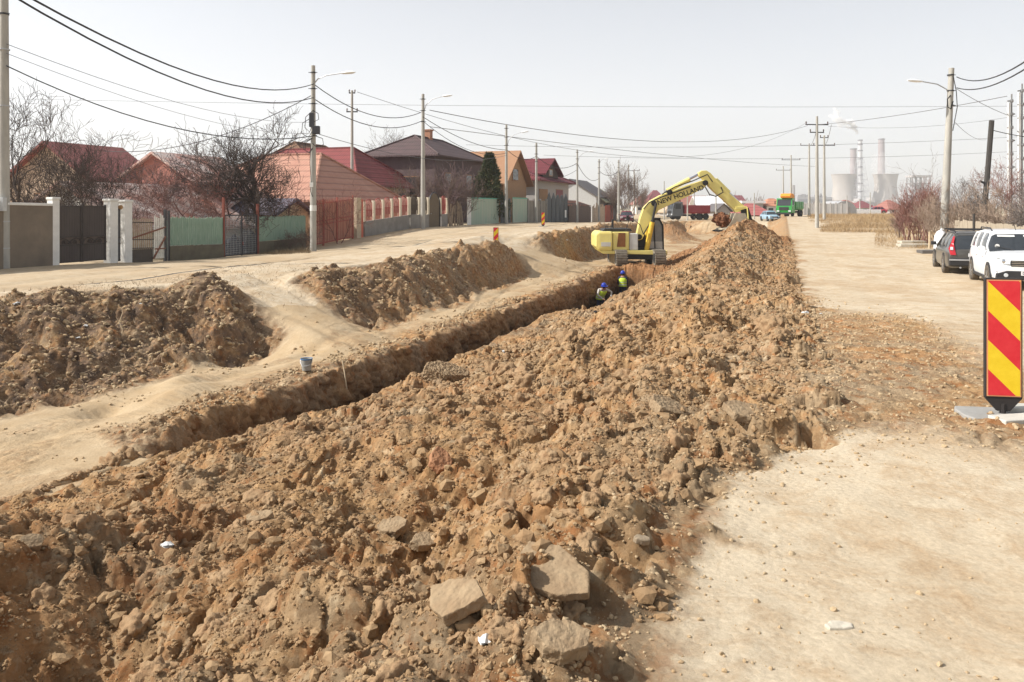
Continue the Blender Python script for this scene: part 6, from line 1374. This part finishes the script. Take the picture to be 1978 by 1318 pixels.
# ------------------------------------------------------------------ the two workers in the trench
M_skin = mat('skin', (.42,.22,.15), .6); M_vest = mat('vest_yellow', (.55,.72,.06), .6, var=.05); M_band = mat('reflective_band', (.62,.63,.60), .3)
M_navy = mat('navy_cloth', (.03,.035,.07), .9); M_shirt = mat('light_shirt', (.50,.47,.42), .9); M_helm = mat('helmet_blue', (.015,.04,.34), .3, coat=.4)
def person(label, loc, rz, J, shirt, lean_head=None):
    """J: joint positions in metres, x right, -y front"""
    chain = [('pelvis','waist'),('waist','chest'),('chest','neck'),('neck','head0'),('head0','head1'),('head1','head2')]
    rad = dict(pelvis=(.16,.12), waist=(.145,.105), chest=(.175,.125), neck=(.06,.06), head0=(.07,.08), head1=(.085,.1), head2=(.07,.08), hip=(.105,.105), knee=(.065,.065), ankle=(.045,.045), toe=(.045,.035), shoulder=(.075,.07), elbow=(.048,.048), wrist=(.032,.028), palm=(.038,.02))
    names = list(J); 
    for s_ in ('l','r'):
        chain += [('pelvis','hip_'+s_),('hip_'+s_,'knee_'+s_),('knee_'+s_,'ankle_'+s_),('ankle_'+s_,'toe_'+s_),('chest','shoulder_'+s_),('shoulder_'+s_,'elbow_'+s_),('elbow_'+s_,'wrist_'+s_),('wrist_'+s_,'palm_'+s_)]
    pos = {k: Vector(v) for k, v in J.items()}
    for s_ in ('l','r'):
        w_, e_ = pos['wrist_'+s_], pos['elbow_'+s_]; d = (w_-e_).normalized(); pos['palm_'+s_] = w_+d*.07
        side = d.cross(Vector((0,1,0))); side = side.normalized() if side.length > .1 else Vector((1,0,0)); nn = d.cross(side).normalized()
        for i, (o_, L) in enumerate(((-.03,.075),(-.01,.085),(.01,.08),(.03,.065))):
            a = pos['palm_'+s_]+side*o_; pos[f'f{i}a_{s_}'] = a+d*L*.5+nn*.01; pos[f'f{i}b_{s_}'] = a+d*L*.85+nn*.035
            chain += [('palm_'+s_, f'f{i}a_{s_}'), (f'f{i}a_{s_}', f'f{i}b_{s_}')]
        pos['tha_'+s_] = w_+d*.035-side*.05; pos['thb_'+s_] = w_+d*.075-side*.062+nn*.02; chain += [('wrist_'+s_,'tha_'+s_),('tha_'+s_,'thb_'+s_)]
    idx = {k: i for i, k in enumerate(pos)}
    me = bpy.data.meshes.new('person'); me.from_pydata([tuple(p) for p in pos.values()], [(idx[a], idx[c]) for a, c in chain], []); o = bpy.data.objects.new('person', me); COL.objects.link(o)
    md = o.modifiers.new('skin', 'SKIN'); md.use_smooth_shade = True; sv = me.skin_vertices[0].data
    for k, i in idx.items():
        base = k.split('_')[0]; r_ = rad.get(base, (.009,.009) if base[0] == 'f' else (.011,.011)); sv[i].radius = r_
    sv[idx['pelvis']].use_root = True
    sb = o.modifiers.new('sub', 'SUBSURF'); sb.levels = sb.render_levels = 2
    bpy.context.view_layer.update(); ev = o.evaluated_get(bpy.context.evaluated_depsgraph_get()); m2 = bpy.data.meshes.new_from_object(ev)
    bpy.data.objects.remove(o)
    for m_ in (M_navy, shirt, M_skin, M_plast): m2.materials.append(m_)
    part_of = {}
    for k in pos:
        b_ = k.split('_')[0]; part_of[k] = 0 if b_ in ('pelvis','hip','knee') else 3 if b_ in ('toe','ankle') else 2 if b_ in ('head0','head1','head2','neck','palm','tha','thb') or b_[0] == 'f' else 1
    keys = list(pos); P = np.array([tuple(pos[k]) for k in keys])
    # along-bone sampling so each face takes the cloth of its nearest bone
    sm_p = []; sm_m = []
    for a, c in chain:
        for f_ in (0, .25, .5, .75, 1): sm_p.append(tuple(pos[a].lerp(pos[c], f_))); sm_m.append(part_of[a] if f_ < .6 else part_of[c])
    sm_p = np.array(sm_p)
    mi = [sm_m[int(np.argmin(((sm_p-np.array(p.center))**2).sum(1)))] for p in m2.polygons]
    m2.polygons.foreach_set('material_index', mi)
    body = bpy.data.objects.new('person', m2); COL.objects.link(body); body.location = loc; body.rotation_euler = (0, 0, rz); tag(body, label, 'person')
    # vest: a loft round the trunk
    w_, c_, n_ = pos['waist'], pos['chest'], pos['neck']; pv = pos['pelvis']
    ax = (n_-pv); secs = []
    xa = (pos['shoulder_r']-pos['shoulder_l']).normalized()
    pts = [pv+(w_-pv)*.1, w_, w_.lerp(c_, .5), c_, c_.lerp(n_, .45)]; rr = [(.215,.165),(.20,.155),(.215,.16),(.215,.16),(.155,.115)]
    for i, p in enumerate(pts):
        d = (pts[min(i+1,4)]-pts[max(i-1,0)]).normalized(); ya = d.cross(xa).normalized()
        secs.append([p+xa*rr[i][0]*math.cos(a)+ya*rr[i][1]*math.sin(a) for a in [2*math.pi*k/20 for k in range(20)]])
    b = MB(); b.loft(secs, cap=False); vest = b.build('vest', M_vest, body, smooth=True)
    for f0 in (.15, .55):
        i = 0 if f0 < .3 else 1; lo = [secs[i][k].lerp(secs[i+1][k], .5)*1 for k in range(20)]; hi = [secs[i][k].lerp(secs[i+1][k], .78) for k in range(20)]; cc = sum(lo, Vector())/20
        gl = lambda L: [cc+(q-cc)*1.03+(q-cc)*0 for q in L]
        c2_ = sum(hi, Vector())/20; b = MB(); b.loft([[cc+(q-cc)*1.035 for q in lo], [c2_+(q-c2_)*1.035 for q in hi]], cap=False); b.build('reflective_band', M_band, vest, smooth=True)
    # helmet, hair, face
    h0, h2 = pos['head0'], pos['head2']; up = (h2-h0).normalized(); fw_ = Vector(lean_head or (0,-1,0)); fw_ = (fw_-up*fw_.dot(up)).normalized(); rt = fw_.cross(up)
    M_ = Matrix((rt, -fw_, up)).transposed().to_4x4(); M_.translation = pos['head1']
    b = MB(); b.M = M_; b.lathe([(.135,.02),(.132,.05),(.118,.10),(.085,.145),(.04,.168),(.0,.173)], 20, cap=False); b.prism([(.13*math.cos(a)*1.0, -.10-.11*math.sin(a)) for a in [math.pi*k/8 for k in range(9)]], .015, .03); b.lathe([(.12,.015),(.15,.012),(.15,.025),(.12,.03)], 20, cap=False); b.build('helmet', M_helm, body, smooth=True)
    b = MB(); b.M = M_; b.lathe([(.103,-.07),(.112,-.02),(.112,.03)], 16, (0,.012,0), cap=False); b.build('hair', mat('hair_dark', (.03,.02,.015), .9), body)
    b = MB(); b.M = M_; b.prism_x([(-.10,-.02),(-.13,-.045),(-.10,-.05)], -.014, .014); b.build('nose', M_skin, body)
    for sx_ in (-1, 1):
        b = MB(); b.M = M_; b.lathe([(0,-.012),(.012,-.008),(.014,0),(.012,.008),(0,.012)], 8, (sx_*.035,-.094,-.005)); b.build('eye', mat('eye_dark', (.04,.03,.03), .3), body)
        b = MB(); b.M = M_; b.lathe([(.01,-.03),(.018,-.01),(.02,.015),(.01,.03)], 8, (sx_*.105,0,-.02)); b.build('ear', M_skin, body, smooth=True)
    b = MB(); b.M = M_; b.box(-.025,.025,-.105,-.095,-.078,-.068); b.build('mouth', mat('lip', (.28,.1,.08), .6), body)
    return body
def trench_z(x, y):
    s, t = to_st(x, y); si = int(np.searchsorted(S, s)); row = TV[si]; c4 = np.nonzero(Z0 == 4)[0]; return float(row[c4[len(c4)//2], 2])
def trench_xy(d, off=0.):
    s = d; 
    for _ in range(20):
        si = int(np.searchsorted(S, s)); c4 = np.nonzero(Z0 == 4)[0]; q = TV[si][c4[len(c4)//2]]
        if q[1] < d: s += .05
        else: s -= .05
    return Vector((q[0]+V.x*off, q[1]+V.y*off, q[2]))
stand = dict(pelvis=(0,0,.95), waist=(0,0,1.12), chest=(0,.0,1.36), neck=(0,.0,1.52), head0=(0,-.01,1.58), head1=(0,-.02,1.65), head2=(0,-.01,1.73),
    hip_l=(-.10,0,.90), knee_l=(-.12,-.02,.5), ankle_l=(-.13,.02,.09), toe_l=(-.14,-.15,.04), hip_r=(.10,0,.90), knee_r=(.12,-.03,.5), ankle_r=(.13,.02,.09), toe_r=(.14,-.15,.04),
    shoulder_l=(-.19,0,1.44), elbow_l=(-.24,-.02,1.16), wrist_l=(-.20,-.2,1.0), shoulder_r=(.19,0,1.44), elbow_r=(.27,-.04,1.18), wrist_r=(.24,-.22,1.02))
bend = dict(pelvis=(0,.05,.92), waist=(0,.0,1.08), chest=(.05,-.12,1.29), neck=(.07,-.2,1.43), head0=(.06,-.24,1.48), head1=(.05,-.27,1.55), head2=(.04,-.26,1.63),
    hip_l=(-.10,.05,.88), knee_l=(-.16,-.1,.5), ankle_l=(-.18,.05,.09), toe_l=(-.2,-.1,.04), hip_r=(.10,.05,.88), knee_r=(.2,-.12,.5), ankle_r=(.22,.05,.09), toe_r=(.24,-.1,.04),
    shoulder_l=(-.14,-.12,1.38), elbow_l=(-.26,-.22,1.14), wrist_l=(-.10,-.40,1.0), shoulder_r=(.24,-.14,1.38), elbow_r=(.48,-.2,1.26), wrist_r=(.34,-.42,1.08))
pa = trench_xy(36.6); pb = trench_xy(41.6)
pa = Vector(((1160-CX)/F*pa.y, pa.y, pa.z)); pb = Vector(((1203-CX)/F*pb.y, pb.y, pb.z))
person('worker in blue helmet and yellow vest bending forward in the trench, nearer one', pa, .35, bend, M_shirt, (.25,-1,-.5))
person('worker in blue helmet and yellow vest standing with back to the camera in the trench', pb, math.pi-.25, stand, M_navy)
# ------------------------------------------------------------------ bare trees, bushes, dry grass
def seg_mesh(name, segs, m, parent, sides=4):
    """segs: list of (p0, p1, r0, r1) -> one mesh of tapered bars"""
    A = np.array([s[0] for s in segs], np.float32); B_ = np.array([s[1] for s in segs], np.float32); r0 = np.array([s[2] for s in segs], np.float32)[:, None]; r1 = np.array([s[3] for s in segs], np.float32)[:, None]
    d = B_-A; L = np.linalg.norm(d, axis=1, keepdims=True)+1e-9; d /= L
    ref = np.where(abs(d[:, 2:3]) < .9, np.array([[0, 0, 1.]]), np.array([[1., 0, 0]])); x = np.cross(ref, d); x /= np.linalg.norm(x, axis=1, keepdims=True)+1e-9; y = np.cross(d, x)
    vs = []
    for base, r in ((A, r0), (B_, r1)):
        for k in range(sides): a = 2*math.pi*k/sides; vs.append(base+(x*math.cos(a)+y*math.sin(a))*r)
    v = np.stack(vs, 1); n = len(segs); f = np.array([(k, (k+1) % sides, sides+(k+1) % sides, sides+k) for k in range(sides)])
    ff = (f[None]+2*sides*np.arange(n)[:, None, None]).reshape(-1, 4)
    return mesh_arrays(name, v.reshape(-1, 3), ff, m, parent, smooth=sides > 4)
def grow(rg, H, spread=.6, r0=.14, trunk=.25, n1=6, n2=6, n3=6, n4=3, up=.5, stems=1, twig=.008, lean=(0, 0)):
    big, fine = [], []
    def branch(p, d, L, r, lvl, up_, cnt):
        n = 5 if lvl < 2 else 3; pts = [p]; rr = [r]; dirs = [d]
        for i in range(n):
            w_ = .16 if lvl == 0 else .26
            d = (d+Vector((rg.gauss(0, w_), rg.gauss(0, w_), rg.gauss(0, w_)+up_*.16))).normalized(); p = p+d*L/n; pts.append(p); dirs.append(d); rr.append(max(twig, r*(1-.72*(i+1)/n)))
        for i in range(n): (big if lvl <= 1 else fine).append((pts[i], pts[i+1], rr[i], rr[i+1]))
        if lvl >= len(cnt): return
        for k in range(cnt[lvl]):
            f_ = (trunk if lvl == 0 else .25)+(1-(trunk if lvl == 0 else .25))*((k+rg.random())/cnt[lvl]); f_ = min(.98, f_); i = min(n-1, int(f_*n)); q = pts[i].lerp(pts[i+1], f_*n-i)
            a = rg.uniform(0, 6.283); tilt = rg.uniform(.5, 1.05)*(spread if lvl == 0 else .9)
            ax = dirs[i].cross(Vector((math.cos(a), math.sin(a), .3))).normalized(); nd = (dirs[i]*math.cos(tilt)+ax*math.sin(tilt)); nd.z += up*.35; nd.normalize()
            branch(q, nd, L*rg.uniform(.42, .68)*(1.15 if lvl == 0 else 1), max(twig, rr[i]*.6), lvl+1, up, cnt)
    for s_ in range(stems):
        a = 2*math.pi*s_/max(1, stems)+rg.random(); sp = .0 if stems == 1 else .5*spread
        d = Vector((math.cos(a)*sp+lean[0], math.sin(a)*sp+lean[1], 1)).normalized()
        branch(Vector((math.cos(a)*.1*(stems > 1), math.sin(a)*.1*(stems > 1), -.1)), d, H*(.72 if stems == 1 else rg.uniform(.62, .85)), r0/(stems**.5), 0, up, [c for c in (n1, n2, n3, n4) if c])
    return big, fine
BK = {'dark': mat('bark_dark', (.075,.057,.048), .95), 'brown': mat('bark_brown', (.14,.10,.08), .95), 'red': mat('bark_red', (.21,.105,.085), .95), 'purple': mat('bark_purple', (.16,.105,.105), .95), 'grey': mat('bark_grey', (.17,.145,.13), .95), 'tan': mat('bark_tan', (.27,.2,.15), .95)}
def tree(px, d, top, label, seed, bark='dark', T=None, name='bare_tree', cat='tree', group='bare trees', zb=None, **k):
    g = G(px, T=T) if T is not None else G(px, d=d)
    if zb is not None: g.z = zb
    H = (HY-top)/F*g.y-g.z; rg = random.Random(seed); big, fine = grow(rg, H, **k)
    zmax = max(max(s[0][2], s[1][2]) for s in fine+big); q = H/zmax
    r = thing(name, label, cat, g, rg.random()*0, group); r.scale = (q, q, q)
    seg_mesh('trunk', big, BK[bark], r, 7 if bark == 'dark' else 5); seg_mesh('crown', fine, BK[bark], r, 3); return r
tree(35, 31, 150, 'tall bare tree behind the pole at the left edge', 1, 'dark', r0=.16, n1=7, n2=7, n3=6, n4=4, spread=.9, twig=.0095)
tree(105, 33, 235, 'bare fruit tree reaching over the rendered wall', 2, 'dark', r0=.13, n1=6, n2=6, n3=6, n4=4, spread=1.0, stems=2, twig=.0095)
tree(165, 34, 205, 'many stemmed bare tree behind the dark double gate', 3, 'dark', r0=.2, stems=4, n1=5, n2=6, n3=5, n4=4, spread=.9, twig=.00955)
tree(232, 38, 250, 'bushy bare tree behind the white pillars', 4, 'brown', r0=.15, stems=3, n1=6, n2=6, n3=6, n4=0, spread=1.0, twig=.0105)
tree(290, 40, 262, 'dense purplish bare tree behind the slat fence', 5, 'purple', r0=.2, stems=4, n1=6, n2=6, n3=6, n4=0, spread=1.0, twig=.0105)
tree(318, 37, 330, 'low reddish bare tree beside the slat gate', 6, 'red', r0=.14, stems=2, n1=6, n2=6, n3=6, n4=0, spread=1.3, up=.2, twig=.009)
tree(372, 38, 290, 'wide reddish bare tree behind the left green pickets', 7, 'red', r0=.16, stems=3, n1=6, n2=6, n3=6, n4=2, spread=1.2, up=.25, twig=.008)
tree(405, 46, 245, 'tall thin bare tree behind the reddish ones', 8, 'brown', r0=.14, n1=8, n2=6, n3=5, n4=4, spread=.8, twig=.0105)
tree(508, None, 200, 'largest bare tree, dark and spreading, left of the tall lamp pole', 9, 'dark', T=-26.6, r0=.30, trunk=.30, n1=9, n2=8, n3=6, n4=4, spread=1.25, up=.42, twig=.0105, lean=(-.10, 0))
tree(462, None, 262, 'dark bare tree crowding the left side of the largest one', 10, 'dark', T=-27.5, r0=.16, stems=2, n1=7, n2=7, n3=6, n4=4, spread=1.2, up=.3, twig=.010)
tree(548, None, 330, 'small reddish bare tree right of the largest trunk', 21, 'red', T=-26.2, r0=.07, n1=6, n2=5, n3=4, n4=0, spread=1.3, up=.2, twig=.010)
tree(655, None, 342, 'small bare tree in front of the orange-red gate', 11, 'red', T=-24.1, r0=.06, stems=2, n1=7, n2=5, n3=4, n4=0, spread=.8, twig=.009)
tree(735, 78, 238, 'faint tall bare tree behind the dark red roof', 12, 'grey', r0=.16, stems=3, n1=6, n2=6, n3=5, n4=2, spread=.8, twig=.012, zb=-1.5)
tree(785, 64, 300, 'bare tree between the red arches and the brown roofed house', 13, 'brown', r0=.12, stems=2, n1=6, n2=6, n3=5, n4=2, spread=.9, twig=.011)
for i, (px, tp, dd) in enumerate(((838, 312, 62.5), (862, 306, 63), (890, 318, 64))):
    tree(px, dd, tp, ['dense brown shrub tree in front of the brown roofed house, left of three', 'dense brown shrub tree in front of the brown roofed house, middle of three', 'dense brown shrub tree in front of the brown roofed house, right of three'][i], 30+i, 'purple' if i == 1 else 'brown', r0=.12, stems=5, n1=6, n2=6, n3=6, n4=0, spread=.8, up=.7, twig=.011, name='bare_shrub_tree')
for i, (px, tp, dd) in enumerate(((1188, 318, 122), (1205, 300, 128), (1222, 310, 132), (1240, 352, 140), (1178, 350, 118))):
    tree(px, dd, tp, ['tall bare tree behind the thick plain pole', 'tallest of the far bare trees above the red plank gate', 'tall bare tree between the two farthest lamp poles', 'low bare tree right of the farthest lamp pole', 'small bare tree left of the thick plain pole'][i], 40+i, 'brown', r0=.16, stems=4, n1=6, n2=6, n3=5, n4=0, spread=.45, up=1.0, twig=.018, name='bare_tree')
# right hand side
for i, (px, tp, dd, bk, lab) in enumerate(((1752, 372, 46, 'red', 'red-brown bush at the left end of the thicket by the stakes'), (1772, 350, 44, 'red', 'red-brown bush second from the left in the thicket by the stakes'), (1790, 336, 43, 'red', 'taller red-brown bush in the thicket left of the thick lamp pole'), (1808, 352, 41, 'tan', 'tan bare bush just left of the thick lamp pole'), (1738, 400, 50, 'tan', 'low pale bush at the roadside before the thicket'), (1838, 350, 39.2, 'tan', 'bare bush wound about the foot of the thick lamp pole'))):
    tree(px, dd, tp, lab, 50+i, bk, r0=.12, stems=6, n1=6, n2=6, n3=5, n4=0, spread=.7, up=.9, twig=.009, name='bare_bush', cat='bush', group='thicket of bare bushes')
tree(1868, 40, 318, 'grey bare tree right of the thick lamp pole', 60, 'grey', r0=.14, stems=3, n1=6, n2=6, n3=5, n4=2, spread=.8, twig=.009)
tree(1905, 36, 345, 'tan fruit tree behind the grey estate car', 61, 'tan', r0=.13, stems=2, n1=6, n2=6, n3=6, n4=2, spread=1.1, up=.4, twig=.008)
tree(1935, 34, 352, 'tan bare tree behind the white off-roader', 62, 'tan', r0=.13, stems=3, n1=6, n2=6, n3=6, n4=2, spread=1.0, up=.4, twig=.008)
tree(1968, 40, 285, 'tall reddish bare tree at the right edge', 63, 'red', r0=.15, stems=3, n1=6, n2=6, n3=6, n4=2, spread=.7, twig=.009)
tree(1990, 33, 330, 'grey bare tree cut off by the right edge', 64, 'grey', r0=.12, stems=2, n1=6, n2=6, n3=6, n4=2, spread=1.0, twig=.008)
tree(1822, 60, 268, 'thin bare tree whose long twigs show left of the thick lamp pole', 65, 'grey', r0=.09, stems=3, n1=5, n2=5, n3=3, n4=0, spread=.9, twig=.010, lean=(-.2, 0))
# cypress
def cypress():
    px, d = 945, 72; g = G(px, d=d); H = (HY-297)/F*d-g.z
    r = thing('cypress_tree', 'dark green conical evergreen between the brown house and the orange gable', 'tree', g)
    b = MB(); b.tube((0,0,-.2),(0,0,H*.9),.16,.03,8); b.build('trunk', BK['dark'], r)
    rg = np.random.RandomState(3); n = 9000; u_ = rg.rand(n)**.75; z = .3+u_*(H-.3); a = rg.rand(n)*6.283; R_ = (1-u_)**.7*1.95*(.75+.3*np.sin(a*3+z*1.3)+.15*np.sin(a*2-z*2.6))+.15; rad = R_*(.35+.65*rg.rand(n)**.5)
    c = np.stack([rad*np.cos(a), rad*np.sin(a), z], -1); L = .10+.16*rg.rand(n); dirn = np.stack([np.cos(a)*.6, np.sin(a)*.6, .5+0*a], -1)+rg.randn(n, 3)*.35
    dirn /= np.linalg.norm(dirn, axis=1, keepdims=True); side = np.cross(dirn, rg.randn(n, 3)); side /= np.linalg.norm(side, axis=1, keepdims=True)
    p0 = c-side*L[:, None]*.28; p1 = c+side*L[:, None]*.28; p2 = c+dirn*L[:, None]*1.4
    v = np.stack([p0, p1, p2], 1).reshape(-1, 3); mesh_arrays('crown', v, np.arange(3*n).reshape(-1, 3), mat('cypress_green', (.035,.06,.022), .9, c2=(.085,.085,.035), scale=1.6), r)
cypress()
def blades(name, label, region, n, h, m, seed, zf=gz, lean=.5):
    rg = np.random.RandomState(seed); P = region(rg, n); n = len(P); z = np.array([zf(*p) for p in P]); L = h*(.15+.9*rg.rand(n)**1.5)*(.3+1.4*fbm(P[:, 0], P[:, 1], 2.2, 8, 3)**1.5); a = rg.rand(n)*6.283
    w_ = .006+.012*rg.rand(n)*L/.3; c = np.stack([P[:, 0], P[:, 1], z-.02], -1); sd = np.stack([np.cos(a), np.sin(a), 0*a], -1)*w_[:, None]
    tip = c+np.stack([rg.randn(n)*lean*L, rg.randn(n)*lean*L, L], -1); v = np.stack([c-sd, c+sd, tip], 1).reshape(-1, 3)
    o = mesh_arrays(name, v, np.arange(3*n).reshape(-1, 3), m); tag(o, label, kind='stuff'); return o
M_dry = mat('dry_grass', (.42,.30,.16), .95, c2=(.30,.20,.11), scale=.6, detail=8)
def reg_px(pa, pb, d0, d1, edge=None):
    def f(rg, n):
        d = d0+(d1-d0)*rg.rand(n); px = pa+(pb-pa)*rg.rand(n); q = np.stack([(px-CX)/F*d, d], -1)
        nz_ = fbm(q[:, 0], q[:, 1], 5., 3, 3); e1 = (d-d0)/(d1-d0); e2 = np.minimum(px-pa, pb-px)/(pb-pa); e1 = e1+.35*(fbm(px/60., d*0+3, 1., 6, 3)-.5)
        return q[nz_ > .80-.42*np.clip(e1*2.2, 0, 1)-.14*np.minimum(1, e2*5)]
    return f
blades('dry_grass', None, reg_px(1585, 1800, 56, 128), 60000, .55, M_dry, 1)
blades('dry_grass', None, reg_px(1690, 1810, 38, 60), 7000, .28, M_dry, 2)
blades('dry_grass', None, reg_px(1560, 1600, 84, 125), 7000, .5, M_dry, 6)
blades('dry_grass', None, reg_px(500, 600, 36.5, 40.5), 2500, .35, mat('scrub', (.20,.15,.09), .95), 3)
blades('dry_grass', None, lambda rg, n: np.array([st(9+rg.rand()*13, -17.2+rg.rand()*2.5) for _ in range(n)]), 2600, .10, mat('scrub', (.20,.15,.09), .95), 4)
blades('roots', None, lambda rg, n: np.array([st(8+rg.rand()*14, -16.8+rg.rand()*4.5) for _ in range(n)]), 2500, .14, mat('root_pale', (.34,.25,.16), .95), 5, zf=lambda x, y: gz(x, y)+.15, lean=1.5)
# scrub bush by the near lamp pole
tree(560, None, 440, 'scrubby dry bush at the foot of the right green pickets', 70, 'brown', T=-24.0, r0=.05, stems=6, n1=5, n2=5, n3=3, n4=0, spread=1.1, up=.2, twig=.006, name='dry_bush', cat='bush', group='dry bushes by the green pickets')
tree(590, None, 425, 'dry bush just left of the near lamp pole', 71, 'brown', T=-23.9, r0=.05, stems=6, n1=5, n2=5, n3=3, n4=0, spread=.8, up=.3, twig=.006, name='dry_bush', cat='bush', group='dry bushes by the green pickets')
# distant tree line on the horizon
def treeline():
    rg = random.Random(9); segs = []
    for i in range(420):
        px = rg.uniform(-100, 2080); d = rg.uniform(330, 700)
        if 1500 < px < 1760: d = rg.uniform(600, 900)
        x = (px-CX)/F*d; h = rg.uniform(3.5, 9)
        for k in range(16):
            a = Vector((x+rg.uniform(-2,2), d+rg.uniform(-2,2), -1.5+rg.uniform(0,h*.3))); b_ = a+Vector((rg.uniform(-2.4,2.4), 0, rg.uniform(.3,.8)*h)); segs.append((a, b_, .22, .05))
    o = seg_mesh('distant_trees', segs, mat('far_tree', (.16,.12,.10), .95), None, 3); tag(o, kind='stuff')
treeline()

# ------------------------------------------------------------------ overhead wires
def wire(a, b_, sag, r, label, m=None, group='overhead cables', seg=14):
    """catenary-like line between two world points"""
    a, b_ = Vector(a), Vector(b_); pts = []
    for i in range(seg+1): f_ = i/seg; p = a.lerp(b_, f_); p.z -= sag*4*f_*(1-f_); pts.append(p)
    mb = MB(); mb.path(pts, r, 5); o = mb.build('overhead_cable', m or M_cable, smooth=True); return tag(o, label, 'cable', group)
P6 = lambda py: W(605, py, 38.5)
wire(W(20, -25, 14), P6(163), .9, .022, 'upper thick cable from the top left corner to the near lamp pole')
wire(W(-30, -40, 14), P6(189), 1.0, .022, 'lower thick cable from the top left corner to the near lamp pole')
wire(W(12, 127, 26), W(612, 262, 38.5), 1.0, .022, 'thick cable from the left edge pole sagging to the near lamp pole')
wire(W(12, 85, 26), W(605, 236, 60), .8, .012, 'thin upper wire from the left edge pole', M_thin); wire(W(12, 103, 26), W(605, 258, 60), .8, .010, 'thin lower wire from the left edge pole', M_thin)
wire(P6(183), W(200, 292, 46), .9, .02, 'service cable dropping left from the near lamp pole over the largest tree')
wire(P6(262), W(508, 300, 44), .2, .016, 'short service cable from the near lamp pole into the largest tree')
wire(P6(162), W(812, 218, 53), .9, .024, 'upper cable between the first two lamp poles'); wire(P6(190), W(815, 234, 53), .9, .024, 'lower cable between the first two lamp poles')
wire(P6(256), W(980, 300, 71), .9, .016, 'long thin cable from the near lamp pole past the dark red roof', M_thin)
wire(W(817, 226, 53.3), W(978, 290, 71), .5, .024, 'upper cable between the second and third lamp poles'); wire(W(817, 234, 53.3), W(978, 296, 71), .9, .02, 'lower cable between the second and third lamp poles')
wire(W(978, 288, 71), W(1036, 302, 79), .6, .026, 'cable from the third lamp pole to the plain pole'); wire(W(1036, 302, 79), W(1115, 315, 95), .9, .03, 'cable from the plain pole to the fourth lamp pole')
wire(W(1115, 316, 95), W(1157, 345, 106), 1.0, .03, 'cable from the fourth to the fifth lamp pole'); wire(W(1115, 328, 95), W(1040, 345, 90), .5, .02, 'service cable from the fourth lamp pole to the grey villa')
wire(W(1157, 330, 106), W(1195, 330, 114), .7, .03, 'cable from the fifth lamp pole to the thick plain pole')
wire(W(830, 213, 70), W(1560, 243, 150), 3.0, .035, 'long power line crossing the middle of the sky', M_thin, seg=30)
wire(W(1580, 241, 70), W(1945, 186, 45), .2, .02, 'power line rising from the front power pole to the right edge', M_thin); wire(W(1600, 244, 70), W(1978, 222, 60), .5, .012, 'thin wire between the front power pole and the right edge', M_thin)
wire(W(690, 178, 62), W(1560, 236, 150), 6.0, .02, 'faint upper wire across the sky', M_thin, seg=24); wire(W(830, 245, 120), W(1580, 322, 300), 1.0, .05, 'faint lower wire across the sky', M_thin, seg=16)
wire(W(-30, 190, 200), W(2010, 205, 200), 1.0, .04, 'faintest high wire spanning the whole sky', M_thin, group='distant wires', seg=16)
wire(W(900, 280, 250), W(2010, 262, 250), 2.0, .05, 'faint level wire above the far poles', M_thin, group='distant wires', seg=16); wire(W(1050, 300, 260), W(2010, 290, 260), 2.0, .05, 'lowest faint level wire above the far poles', M_thin, group='distant wires', seg=16)
wire(W(1848, 149, 39.5), W(2040, 75, 20), .55, .024, 'upper thick cable from the right lamp pole to the right edge'); wire(W(1848, 170, 39.5), W(2040, 92, 20), .45, .024, 'lower thick cable from the right lamp pole to the right edge')
wire(W(1848, 172, 39.5), W(1950, 224, 44), .1, .014, 'straight thin wire from the right lamp pole to the pylon legs', M_thin); wire(W(1845, 237, 39.5), W(1905, 270, 60), .3, .012, 'short thin wire sloping down right of the lamp pole', M_thin)
wire(W(1918, 252, 38), W(2010, 268, 36), .05, .02, 'cable from the top of the leaning dark pole to the right edge')
for (a, b_, da, db, k) in ((1580, 1563, 70, 108, 'left'), (1606, 1590, 70, 90, 'right')): wire(W(a, 241, da), W(b_, 281 if k == 'left' else 281, db), .6, .02, f'short wire from the {k} end of the tallest power pole to the one behind', M_thin)
# ------------------------------------------------------------------ the hazy air
def haze():
    b = MB(); b.box(-2600, 2600, -60, 3200, -7.0, 420)
    m = bpy.data.materials.new('haze'); m.use_nodes = True; n = m.node_tree.nodes; n.clear()
    v = n.new('ShaderNodeVolumePrincipled'); v.inputs['Density'].default_value = .00032; v.inputs['Color'].default_value = (.93, .95, 1, 1); v.inputs['Anisotropy'].default_value = .2
    o = n.new('ShaderNodeOutputMaterial'); m.node_tree.links.new(v.outputs[0], o.inputs['Volume'])
    tag(b.build('haze', m), kind='stuff')
haze()
